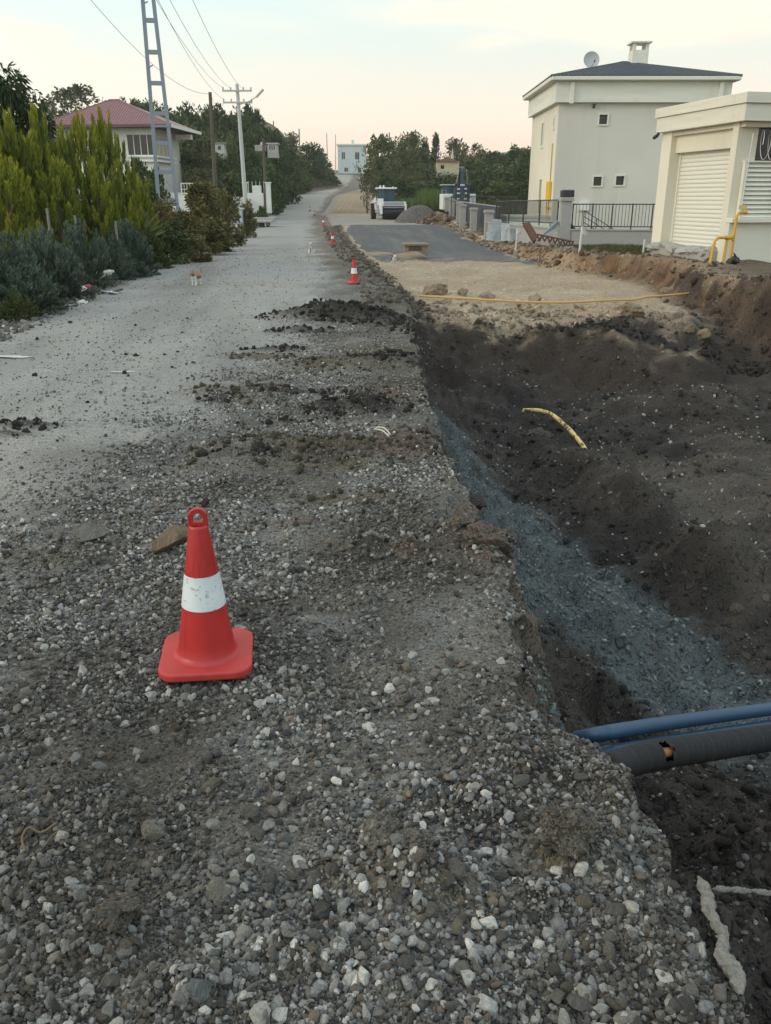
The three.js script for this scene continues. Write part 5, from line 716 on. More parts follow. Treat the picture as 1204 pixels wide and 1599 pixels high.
// ---------------------------------------------------------------- road roller, excavator
function wheelAt(parent, x, y, z, r, w) { const tg = X(new THREE.TorusGeometry(r - 0.16, 0.17, 10, 26), 0, 0, 0, 0, Math.PI / 2, 0, w / 0.34, 1, 1); const wg = put('wheel', X(join([cyl(r * 0.55, r * 0.55, w * 0.7, 20, 0, 0, 0, 0, 0, Math.PI / 2)]), x, y, z), M(0.6, 0.6, 0.6, 0.6), parent); put('tyre', X(join([cyl(r, r, w * 0.8, 26, 0, 0, 0, 0, 0, Math.PI / 2), ...[...Array(18).keys()].map(i => { const a = i / 18 * 6.28; return box(w * 0.95, 0.06, 0.1, 0, Math.cos(a) * r, Math.sin(a) * r, a); })]), x, y, z), M(0.02, 0.02, 0.021, 0.9), wg); return wg; }
{
  const WH = M(0.74, 0.75, 0.76, 0.45), GR = M(0.32, 0.34, 0.37, 0.5), BK = M(0.022, 0.022, 0.026, 0.5), BLG = M(0.035, 0.075, 0.11, 0.1), p = at(605, 343, 72), t = thing('road_roller', 'white soil compaction roller with blue-glazed cab and black drum facing us', 'road roller', [p.x, height(p.x, 72), -72], 0.10); t.scale.setScalar(0.76);
  // drum and its frame, steered a little to the right
  const dr = put('drum', X(join([cyl(0.72, 0.72, 2.15, 40, 0, 0, 0, 0, 0, Math.PI / 2), cyl(0.5, 0.5, 2.2, 24, 0, 0, 0, 0, 0, Math.PI / 2)]), 0.45, 0.74, 1.1), M(0.035, 0.033, 0.045, 0.35, { metalness: 0.5 }), t);
  put('front_frame', join([rbox(2.6, 0.42, 0.34, 0.05, 0.45, 1.58, 1.95), rbox(0.2, 1.0, 2.1, 0.05, -0.82, 1.05, 1.1), rbox(0.2, 1.0, 2.1, 0.05, 1.72, 1.05, 1.1), rbox(2.6, 0.3, 0.3, 0.05, 0.45, 1.35, 0.1)]), WH, t); put('scraper', box(2.1, 0.1, 0.1, 0.45, 1.22, 1.92), GR, t); put('front_plate', rbox(2.1, 0.30, 0.05, 0.02, 0.45, 1.62, 2.14), GR, t);
  for (const s of [-0.82, 1.72]) put('hub_cover', cyl(0.34, 0.34, 0.14, 20, s + (s < 0 ? -0.12 : 0.12), 0.74, 1.1, 0, 0, Math.PI / 2), GR, t);
  put('rear_body', rbox(2.0, 1.25, 2.6, 0.12, -0.3, 1.25, -2.2), WH, t); put('fender', rbox(0.6, 0.1, 1.5, 0.04, -1.35, 1.7, -1.6), WH, t); put('step_ladder', join([box(0.06, 1.3, 0.06, -1.0, 0.95, -0.2), box(0.06, 1.3, 0.06, -0.6, 0.95, -0.2), box(0.4, 0.05, 0.2, -0.8, 0.5, -0.2), box(0.4, 0.05, 0.2, -0.8, 0.9, -0.2)]), GR, t);
  wheelAt(t, -1.35, 0.78, -1.7, 0.78, 0.55); wheelAt(t, 0.85, 0.78, -1.7, 0.78, 0.55); put('headlight', X(join([cyl(0.12, 0.12, 0.1, 14, 0, 0, 0, Math.PI / 2)]), -1.45, 1.85, -0.7), M(0.8, 0.8, 0.78, 0.2), t); put('mirror', rbox(0.26, 0.36, 0.06, 0.02, -1.3, 2.0, -0.35), WH, t); put('hood_panel', rbox(0.62, 0.7, 0.5, 0.05, -0.72, 1.75, -0.3), WH, t);
  const cab = put('cab', join([rbox(1.75, 0.1, 1.7, 0.03, -0.1, 1.42, -1.0), ...[[-0.95, -0.2], [0.75, -0.2], [-0.95, -1.8], [0.75, -1.8], [-0.25, -0.2]].map(([x, z]) => box(0.09, 1.65, 0.09, x, 2.25, z))]), M(0.04, 0.045, 0.055, 0.5), t); put('windscreen', join([box(0.92, 1.5, 0.03, 0.25, 2.25, -0.2)]), BLG, cab); put('windscreen', box(0.6, 1.5, 0.03, -0.6, 2.25, -0.2), M(0.06, 0.10, 0.13, 0.1), cab); put('side_window', box(0.03, 1.5, 1.5, -0.95, 2.25, -1.0), BLG, cab); put('side_window', box(0.03, 1.5, 1.5, 0.75, 2.25, -1.0), BLG, cab); put('rear_window', box(1.6, 1.5, 0.03, -0.1, 2.25, -1.8), BLG, cab);
  const rf = put('cab_roof', rbox(2.15, 0.16, 2.1, 0.06, -0.05, 3.12, -1.0), WH, t); put('beacon', join([cyl(0.08, 0.1, 0.22, 12, -0.35, 3.32, -0.6)]), M(0.7, 0.7, 0.68, 0.3), rf); put('work_lamp', rbox(0.2, 0.2, 0.12, 0.03, -0.75, 3.28, -0.15), WH, rf); put('work_lamp', rbox(0.14, 0.12, 0.12, 0.03, 0.6, 3.26, -0.15), M(0.5, 0.45, 0.2, 0.4), rf);
  // excavator
  const q = at(711, 322, 69), e = thing('excavator', 'white excavator with dark boom raised, standing behind the panel fence', 'excavator', [q.x + 0.1, 0.1, -69], 0.06); e.scale.set(0.70, 0.62, 0.70);
  for (const s of [-1.35, 1.05]) put('track', X(join([rbox(0.55, 0.8, 4.0, 0.3), ...[...Array(14).keys()].map(i => box(0.6, 0.88, 0.08, 0, 0, -1.8 + i * 0.277))]), s, 0.45, 0), BK, e);
  put('undercarriage', rbox(2.2, 0.4, 2.4, 0.08, -0.15, 0.75, 0), BK, e);
  put('left_body', rbox(1.15, 1.85, 2.6, 0.1, -1.15, 2.0, -0.4), WH, e); put('right_body', rbox(0.75, 1.75, 2.6, 0.1, 1.6, 2.05, -0.4), WH, e); put('counterweight', rbox(2.9, 1.2, 0.9, 0.2, -0.05, 1.75, -2.1), WH, e); put('engine_hood', rbox(1.6, 1.3, 1.6, 0.06, 0.0, 1.9, -1.0), GR, e);
  const cb = put('cab', join([rbox(1.2, 0.12, 1.6, 0.04, -1.05, 3.86, -0.4), ...[[-1.6, 0.35], [-0.5, 0.35], [-1.6, -1.15], [-0.5, -1.15]].map(([x, z]) => box(0.08, 1.0, 0.08, x, 3.4, z))]), M(0.05, 0.06, 0.07, 0.5), e); put('cab_window', box(1.05, 0.8, 0.03, -1.05, 3.4, 0.35), BLG, cb); put('cab_window', box(0.03, 0.8, 1.4, -1.6, 3.4, -0.4), BLG, cb); put('cab_roof', rbox(1.5, 0.08, 1.7, 0.03, -1.05, 3.97, -0.4), WH, cb); put('handrail', join([rod([-1.75, 2.9, 0.8], [-1.75, 3.4, 0.8], 0.03), rod([-1.3, 2.9, 0.8], [-1.3, 3.35, 0.8], 0.03), rod([-1.75, 3.4, 0.8], [-1.3, 3.35, 0.8], 0.03)]), GR, cb);
  const DK = M(0.028, 0.045, 0.075, 0.45), CY = M(0.6, 0.62, 0.64, 0.25, { metalness: 0.7 });
  const boom = put('boom', join([bar([0.1, 2.0, 0.6], [0.1, 4.6, 1.9], 0.5, 0.55), bar([0.1, 4.4, 1.8], [0.1, 5.9, 2.6], 0.56, 0.5), bar([-0.2, 5.7, 2.5], [0.4, 5.7, 2.5], 0.3, 0.3)]), DK, e);
  put('stick', join([bar([0.1, 5.75, 2.6], [0.1, 2.2, 3.1], 0.36, 0.4), box(1.5, 0.16, 0.3, 0.18, 3.25, 3.0), box(1.7, 0.12, 0.3, 0.1, 2.8, 3.05), box(2.3, 0.12, 0.24, 0.05, 2.55, 2.9), box(1.4, 0.14, 0.3, 0.18, 3.7, 2.95)]), DK, e);
  for (const s of [-0.42, 0.78]) { put('hydraulic_cylinder', rod([s, 4.0, 2.2], [s * 0.6 + 0.07, 5.6, 2.75], 0.08, 10), CY, boom); put('hydraulic_cylinder', rod([s, 1.6, 1.6], [s, 4.1, 2.2], 0.13, 10), DK, boom); }
  put('breaker_arm', join([bar([0.8, 3.8, 2.8], [0.8, 1.0, 3.0], 0.32, 0.4), rbox(0.5, 0.3, 0.5, 0.05, 0.8, 3.9, 2.8), rbox(0.6, 0.35, 0.5, 0.05, 0.8, 0.9, 3.0), bar([-0.5, 3.6, 2.9], [-0.5, 1.5, 3.0], 0.26, 0.3)]), DK, e);
  put('bucket', (() => { const s = new THREE.Shape([new THREE.Vector2(-0.5, 0.5), new THREE.Vector2(0.45, 0.5), new THREE.Vector2(0.6, 0.0), new THREE.Vector2(0.3, -0.5), new THREE.Vector2(-0.2, -0.55), new THREE.Vector2(-0.55, -0.1)]); const g = new THREE.ExtrudeGeometry(s, { depth: 1.1, bevelEnabled: true, bevelSize: 0.03, bevelThickness: 0.03 }); g.translate(0, 0, -0.55); g.rotateY(Math.PI / 2); g.translate(0.18, 1.75, 2.9); return g; })(), DK, e);
  for (const [x, y, w] of [[-0.32, 2.35, 0.3], [0.48, 2.35, 0.24], [-0.3, 2.98, 0.34], [0.5, 2.98, 0.22], [-0.3, 3.45, 0.3], [0.45, 3.48, 0.26], [0.1, 3.9, 0.5]]) put('link_plate', rbox(w, 0.2, 0.08, 0.02, x, y, 3.3), M(0.5, 0.52, 0.55, 0.4), e);
  for (let i = 0; i < 3; i++) put('hose', tube([[0.0 + i * 0.18, 4.2, 2.2], [0.0 + i * 0.18, 4.9, 2.6], [0.05 + i * 0.12, 5.8, 2.9]], 0.03, 16, 6), CY, boom);
}
// heaps: gravel pile by the roller, rubble pile by the fence, manhole box, sand patch
{
  const mound = (name, label, px, py, d, w, h, col, seed, map) => { const p = at(px, py, d), y0 = height(p.x, d); const g = new THREE.CircleGeometry(1, 48); const n = 22, P = [], I = []; for (let i = 0; i <= n; i++) for (let j = 0; j < 56; j++) { const r = i / n, a = j / 56 * 6.283, e = 1 + 0.16 * vn(Math.cos(a) * 2 + seed, Math.sin(a) * 2); const x = Math.cos(a) * r * w * e, z = Math.sin(a) * r * w * e * 0.8; P.push(x, h * Math.pow(Math.max(0, 1 - r * r), 1.1) * (1 + 0.12 * vn(x * 1.5 + seed, z * 1.5)) + 0.05 * vn(x * 4, z * 4) - 0.08, z); } for (let i = 0; i < n; i++) for (let j = 0; j < 56; j++) { const a = i * 56 + j, b = i * 56 + (j + 1) % 56; I.push(a, a + 56, b, b, a + 56, b + 56); } const q = new THREE.BufferGeometry(); q.setAttribute('position', new THREE.Float32BufferAttribute(P, 3)); q.setAttribute('uv', new THREE.Float32BufferAttribute(P.flatMap((v, i) => i % 3 === 0 ? [P[i] / 2.2, P[i + 2] / 2.2] : []), 2)); q.setIndex(I); q.computeVertexNormals(); const t = thing(name, label, 'heap', [p.x, y0, -d]); put('heap_body', q, new THREE.MeshStandardMaterial({ color: lin(...col.map(v => v * 2.2)), map: map.map, bumpMap: map.bump, bumpScale: 0.03, roughness: 1, side: THREE.DoubleSide }), t); return t; };
  mound('gravel_heap', 'conical heap of dark grey gravel right of the road roller', 655, 352, 66, 2.0, 1.35, [0.13, 0.12, 0.115], 3, G1);
  const rb = mound('rubble_heap', 'heap of broken brown rubble at the far end of the panel fence', 684, 352, 63, 1.3, 0.7, [0.16, 0.10, 0.07], 8, G3); { const R = rng(88), l = []; for (let i = 0; i < 120; i++) { const a = R() * 6.28, r = Math.sqrt(R()) * 1.5, s = 0.08 + 0.16 * R(); l.push([Math.cos(a) * r, 0.62 * Math.max(0, 1 - r * r / 2), Math.sin(a) * r * 0.8, s, [[0.2, 0.14, 0.10], [0.13, 0.09, 0.06], [0.26, 0.19, 0.13]][i % 3]]); } scatter('broken_stone', rb, CLOD, clodMat, l); }
  const m = at(648, 400, 34.5), my = height(m.x, 34.5), mh = thing('manhole_box', 'tan concrete manhole box with a slab lid rising from the dark gravel', 'manhole', [m.x, my, -34.5], 0.12); const tanM = new THREE.MeshStandardMaterial({ color: lin(0.62, 0.49, 0.35), map: G2.map, bumpMap: G2.bump, bumpScale: 0.01, roughness: 1, side: THREE.DoubleSide });
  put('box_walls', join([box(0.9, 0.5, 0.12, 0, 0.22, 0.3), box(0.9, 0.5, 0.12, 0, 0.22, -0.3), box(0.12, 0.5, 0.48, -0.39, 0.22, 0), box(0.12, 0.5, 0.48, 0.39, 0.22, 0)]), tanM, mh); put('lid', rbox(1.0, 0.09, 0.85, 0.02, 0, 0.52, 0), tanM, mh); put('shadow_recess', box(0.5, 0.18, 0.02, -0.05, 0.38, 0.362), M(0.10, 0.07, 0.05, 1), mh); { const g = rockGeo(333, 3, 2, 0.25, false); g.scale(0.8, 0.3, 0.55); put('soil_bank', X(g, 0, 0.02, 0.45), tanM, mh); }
  const sp = at(585, 392, 36); const s = thing('sand_patch', 'flat pale patch of sand on the dark gravel layer by the rim', 'sand', [sp.x, height(sp.x, 36), -36]); { const g = rockGeo(334, 3, 1, 0.2, false); g.scale(0.9, 0.12, 0.7); put('sand_body', g, tanM, s); }
}
// survey stakes with ribbons
for (const [px, py, d, h, label] of [[805, 404, 37, 0.85, 'thin white survey stake left of the scrap beams on the cut edge'], [903, 424, 28.5, 0.75, 'thin white survey stake with a ribbon in front of the grass lot'], [1002, 420, 27, 0.4, 'short survey stake on the soil near the utility building']]) { const p = at(px, py, d), y = height(p.x, d), t = thing('survey_stake', label, 'stake', [p.x, y - 0.1, -d]); put('stake', box(0.055, h + 0.2, 0.035, 0, h / 2 + 0.1, 0, 0, 0.4, -0.05), PVC, t); put('ribbon', X(new THREE.BoxGeometry(0.16, 0.13, 0.012), 0.11, h, 0.02, 0.3, 0.2, -0.5), M(0.75, 0.74, 0.7, 0.7), t); }
// ---------------------------------------------------------------- poles and wires
{
  const PST = M(0.25, 0.29, 0.34, 0.5, { metalness: 0.25 }), WOOD = M(0.105, 0.088, 0.068, 0.95), CPOLE = M(0.50, 0.51, 0.49, 0.8), INS = M(0.45, 0.45, 0.44, 0.3);
  const b = at(265, 338, 38), y0 = height(b.x, 38) - 0.2, H = 13, t = thing('lattice_pole', 'tall steel ladder-type power pole standing behind the roadside hedge', 'power pole', [b.x, y0, -38], 0.25); t.rotation.z = 0.012;
  const hw = y => mix(0.42, 0.13, y / H), dw = y => mix(0.22, 0.09, y / H);
  for (const s of [-1, 1]) { put('leg', join([bar([s * hw(0), 0, 0.05], [s * hw(H), H, 0.03], 0.085, 0.15), bar([s * hw(0) * 0.93, 0, -0.1], [s * hw(H) * 0.93, H, -0.05], 0.05, 0.03)]), PST, t); }
  for (let i = 0; i < 11; i++) { const y = 1.0 + i * 1.12; put('rung', box(hw(y) * 2, i % 1 ? 0.1 : 0.16, 0.1, 0, y, 0.02), PST, t); if (i % 2) put('step_bolt', bar([-hw(y + .5), y + 0.55, 0.05], [-hw(y + .5) + 0.2, y + 0.65, 0.05], 0.03, 0.05), PST, t); }
  put('crossarm', box(2.0, 0.12, 0.12, 0, H - 0.5, 0.1), PST, t); for (const s of [-0.9, -0.35, 0.35, 0.9]) put('insulator', cyl(0.05, 0.06, 0.18, 10, s, H - 0.34, 0.1), INS, t); put('clamp_band', box(0.72, 0.08, 0.2, 0, 5.0, 0), PST, t);
  const pole = (name, label, px, py, d, ptx, pty, r, mat, lean) => { const a = at(px, py, d), q = at(ptx, pty, d), o = thing(name, label, 'utility pole', [a.x, a.y, -d]); put('shaft', (() => { const g = new THREE.CylinderGeometry(r * 0.7, r, q.y - a.y + 1, 12); g.translate(0, (q.y - a.y) / 2 - 0.5, 0); g.applyQuaternion(new THREE.Quaternion().setFromUnitVectors(new THREE.Vector3(0, 1, 0), new THREE.Vector3(q.x - a.x, q.y - a.y, 0).normalize())); return g; })(), mat, o); o.userData.h = undefined; delete o.userData.h; return [o, q.clone().sub(a)]; };
  pole('wooden_pole', 'dark wooden utility pole between the pink-roofed house and the white lamp pole', 337, 305, 62, 328, 144, 0.16, WOOD);
  const [lp, lt] = pole('lamp_pole', 'pale concrete power pole with crossarms and a street lamp', 384, 322, 66, 370, 131, 0.17, CPOLE);
  for (const [dy, w] of [[0.45, 2.1], [1.2, 2.1]]) { const c = put('crossarm', box(w, 0.11, 0.11, lt.x, lt.y - dy, 0.12), CPOLE, lp); for (const s of [-1, 1, 0.45, -0.45]) put('insulator', cyl(0.05, 0.06, 0.2, 8, lt.x + s * (w / 2 - 0.06), lt.y - dy + 0.14, 0.12), INS, c); }
  const arm = put('lamp_arm', tube([[lt.x + 0.05, lt.y - 1.35, 0.1], [lt.x + 0.9, lt.y - 1.1, 0.2], [lt.x + 1.35, lt.y - 0.85, 0.25]], 0.035, 14, 8), CPOLE, lp); put('lamp_head', rbox(0.28, 0.14, 0.75, 0.05, lt.x + 1.55, lt.y - 0.62, 0.25, 0, Math.PI / 2, 0.0), M(0.55, 0.55, 0.53, 0.5), arm); arm.children[0].geometry.applyMatrix4(new THREE.Matrix4().makeTranslation(-(lt.x + 1.55), -(lt.y - 0.62), -0.25)); arm.children[0].rotation.z = 0.75; arm.children[0].position.set(lt.x + 1.62, lt.y - 0.62, 0.25);
  pole('wooden_pole', 'shorter brown wooden pole beside the white gate wall', 416, 330, 70, 411, 216, 0.14, WOOD);
  for (const [px, py, d, tx, ty, label] of [[428, 232, 150, 427, 189, 'thin distant pole above the porch house on the left hill'], [468, 240, 150, 467, 201, 'thin distant pole above the left roadside trees'], [512, 262, 190, 510, 208, 'pale distant pole left of the pale blue house'], [524, 262, 215, 524, 210, 'distant pole just left of the blue house roof'], [609, 300, 150, 608, 207, 'thin distant pole among the trees behind the roller'], [621, 270, 150, 620, 230, 'pale distant pole with a crossarm among the right trees'], [800, 258, 190, 799, 222, 'thin distant pole beside the corner of the cream house']]) pole('distant_pole', label, px, py, d, tx, ty, 0.13, d > 180 ? CPOLE : M(0.2, 0.17, 0.14, 0.9));
  const wire = (a, b, sag, label) => { const n = 24, pts = []; for (let i = 0; i <= n; i++) { const u = i / n; pts.push(a.clone().lerp(b, u).add(new THREE.Vector3(0, -sag * 4 * u * (1 - u), 0))); } const g = tube(pts, 0.011, 48, 4); return tag(put('overhead_wire', g, M(0.16, 0.17, 0.18, 0.6)), label, 'wire', 'overhead wires along the left side of the road'); };
  const top = new THREE.Vector3(lp.position.x + lt.x, lp.position.y + lt.y, -66);
  const WL = ['first', 'second', 'fourth', 'third'].map(o => o + ' overhead wire from the left, running from ladder pole to lamp pole'); wire(at(236, -14, 37.5), top.clone().add(new THREE.Vector3(-1, -0.25, 0)), 0.5, WL[0]); wire(at(258, -14, 37.5), top.clone().add(new THREE.Vector3(-0.5, -0.25, 0)), 0.5, WL[3]); wire(at(292, -20, 37.5), top.clone().add(new THREE.Vector3(0.3, -0.25, 0)), 0.4, WL[2]); wire(at(240, -14, 37.5), top.clone().add(new THREE.Vector3(-1, -1.0, 0)), 0.6, WL[1]);
  tag(wire(at(135, -8, 30), at(330, 146, 62), 0.8, ''), 'thin overhead wire slanting from the upper left corner to the wooden pole', 'wire'); tag(wire(at(330, 150, 62), top.clone().add(new THREE.Vector3(-1, -1.2, 0)), 0.5, ''), 'short overhead wire between the wooden pole and the lamp pole', 'wire'); scene.children.slice(-2).forEach(o => delete o.userData.group);
}
// ---------------------------------------------------------------- cats and litter
function catGeo(pose) {
  const bones = pose === 'sit' ? [
    [[0, 0.07, -0.09], [0, 0.2, 0.02], 0.075, 0.05], [[0, 0.2, 0.02], [0, 0.26, 0.04], 0.045, 0.035], [[0, 0.285, 0.055], [0, 0.275, 0.075], 0.042, 0.034], [[0, 0.27, 0.09], [0, 0.266, 0.105], 0.018, 0.013],
    [[0.035, 0.17, 0.045], [0.036, 0.012, 0.07], 0.022, 0.015], [[-0.035, 0.17, 0.045], [-0.036, 0.012, 0.07], 0.022, 0.015], [[0.036, 0.013, 0.07], [0.036, 0.011, 0.10], 0.016, 0.014], [[-0.036, 0.013, 0.07], [-0.036, 0.011, 0.10], 0.016, 0.014],
    [[0.06, 0.08, -0.06], [0.075, 0.03, 0.0], 0.045, 0.022], [[-0.06, 0.08, -0.06], [-0.075, 0.03, 0.0], 0.045, 0.022], [[0.075, 0.016, -0.01], [0.07, 0.013, 0.055], 0.017, 0.013], [[-0.075, 0.016, -0.01], [-0.07, 0.013, 0.055], 0.017, 0.013],
    [[0, 0.03, -0.15], [0.12, 0.02, -0.13], 0.018, 0.016], [[0.12, 0.02, -0.13], [0.16, 0.018, -0.02], 0.016, 0.010], [[0.024, 0.315, 0.05], [0.032, 0.35, 0.048], 0.017, 0.004], [[-0.024, 0.315, 0.05], [-0.032, 0.35, 0.048], 0.017, 0.004],
  ] : [
    [[0, 0.2, -0.14], [0, 0.205, 0.0], 0.06, 0.055], [[0, 0.205, 0.0], [0, 0.2, 0.11], 0.055, 0.058], [[0, 0.215, 0.12], [0, 0.27, 0.19], 0.042, 0.034], [[0, 0.285, 0.21], [0, 0.275, 0.232], 0.042, 0.033], [[0, 0.27, 0.245], [0, 0.266, 0.258], 0.018, 0.013],
    [[0.036, 0.18, 0.12], [0.038, 0.1, 0.11], 0.028, 0.018], [[-0.036, 0.18, 0.12], [-0.038, 0.1, 0.125], 0.028, 0.018], [[0.038, 0.1, 0.11], [0.038, 0.014, 0.125], 0.017, 0.013], [[-0.038, 0.1, 0.125], [-0.038, 0.014, 0.14], 0.017, 0.013], [[0.038, 0.012, 0.125], [0.038, 0.011, 0.148], 0.015, 0.013], [[-0.038, 0.012, 0.14], [-0.038, 0.011, 0.163], 0.015, 0.013],
    [[0.04, 0.18, -0.13], [0.045, 0.11, -0.10], 0.042, 0.024], [[-0.04, 0.18, -0.13], [-0.045, 0.11, -0.10], 0.042, 0.024], [[0.045, 0.11, -0.10], [0.045, 0.065, -0.155], 0.022, 0.015], [[-0.045, 0.11, -0.10], [-0.045, 0.065, -0.155], 0.022, 0.015], [[0.045, 0.065, -0.155], [0.045, 0.014, -0.14], 0.014, 0.012], [[-0.045, 0.065, -0.155], [-0.045, 0.014, -0.14], 0.014, 0.012], [[0.045, 0.012, -0.14], [0.045, 0.011, -0.115], 0.014, 0.012], [[-0.045, 0.012, -0.14], [-0.045, 0.011, -0.115], 0.014, 0.012],
    [[0, 0.22, -0.18], [0.02, 0.27, -0.25], 0.017, 0.014], [[0.02, 0.27, -0.25], [0.03, 0.36, -0.27], 0.014, 0.009], [[0.024, 0.315, 0.2], [0.032, 0.35, 0.198], 0.017, 0.004], [[-0.024, 0.315, 0.2], [-0.032, 0.35, 0.198], 0.017, 0.004],
  ];
  const N = 96, S = 0.5, mc = new MarchingCubes(N, new THREE.MeshBasicMaterial(), false, false, 200000); const smin = (a, b, k) => { const h = clamp(0.5 + 0.5 * (b - a) / k); return b + (a - b) * h - k * h * (1 - h); };
  let q = 0; for (let z = 0; z < N; z++) for (let y = 0; y < N; y++) for (let x = 0; x < N; x++, q++) { const X_ = (x / N * 2 - 1) * S / 2 * 1.0, Y = (y / N * 2 - 1) * S / 2 + 0.18, Z = (z / N * 2 - 1) * S / 2 * 1.2 ; let dd = 9; for (const [a, b, r0, r1] of bones) { const bx = b[0] - a[0], by = b[1] - a[1], bz = b[2] - a[2], t = clamp(((X_ - a[0]) * bx + (Y - a[1]) * by + (Z - a[2]) * bz) / (bx * bx + by * by + bz * bz)); dd = smin(dd, Math.hypot(X_ - a[0] - bx * t, Y - a[1] - by * t, Z - a[2] - bz * t) - mix(r0, r1, t), 0.012); } mc.field[q] = -dd; }
  mc.isolation = 0; mc.update(); const n = mc.count, P = mc.positionArray.slice(0, n * 3); for (let i = 0; i < n; i++) { P[i * 3] *= S / 2; P[i * 3 + 1] = P[i * 3 + 1] * S / 2 + 0.18; P[i * 3 + 2] *= S / 2 * 1.2; }
  let g = new THREE.BufferGeometry(); g.setAttribute('position', new THREE.BufferAttribute(P, 3)); g = mergeVertices(g, 1e-4); g.computeVertexNormals(); return g;
}
function cat(label, px, py, pose, turn, colour, k) {
  const [x, d] = gp(px, py); let gy = height(x, d); const t = thing('cat', label, 'cat', [x, gy, -d], turn); const g = catGeo(pose), p = g.attributes.position, c = new Float32Array(p.count * 3); for (let i = 0; i < p.count; i++) { const v = colour(p.getX(i), p.getY(i), p.getZ(i)); c.set(v, i * 3); } g.setAttribute('color', new THREE.BufferAttribute(c, 3)); put('body', g, new THREE.MeshStandardMaterial({ vertexColors: true, roughness: 1, side: THREE.DoubleSide }), t);
  const hz = pose === 'sit' ? 0.055 : 0.21; for (const s of [-1, 1]) put('eye', X(new THREE.SphereGeometry(0.006, 8, 6), s * 0.017, 0.295, hz + 0.035), M(0.04, 0.05, 0.02, 0.1), t); put('nose', X(new THREE.SphereGeometry(0.004, 6, 5), 0, 0.27, hz + 0.062), M(0.3, 0.12, 0.1, 0.5), t); t.scale.setScalar(k); return t;
}
const OR = [0.34, 0.20, 0.11], WHT = [0.72, 0.71, 0.68];
cat('orange and white cat standing on the grey road beside the litter', 307, 445, 'stand', -0.2, (x, y, z) => y < 0.13 || (z > 0.12 && y < 0.2) ? WHT : mix3(OR, [0.26, 0.14, 0.07], smooth(-0.1, 0.3, Math.sin(z * 70 + x * 20))), 0.95);
cat('small white cat on the dark gravel left of the manhole box', 615.5, 400, 'stand', 0.1, (x, y, z) => z < 0.02 && y > 0.15 ? [0.06, 0.065, 0.07] : [0.55, 0.55, 0.53], 1.15);
{ const [x, d] = gp(486, 395); cat('pale grey and white cat sitting on the grey road near the third cone', 486, 396, 'sit', -0.1, (x, y, z) => y < 0.12 || z > 0.06 ? [0.55, 0.54, 0.51] : [0.27, 0.28, 0.275], 1.2); }
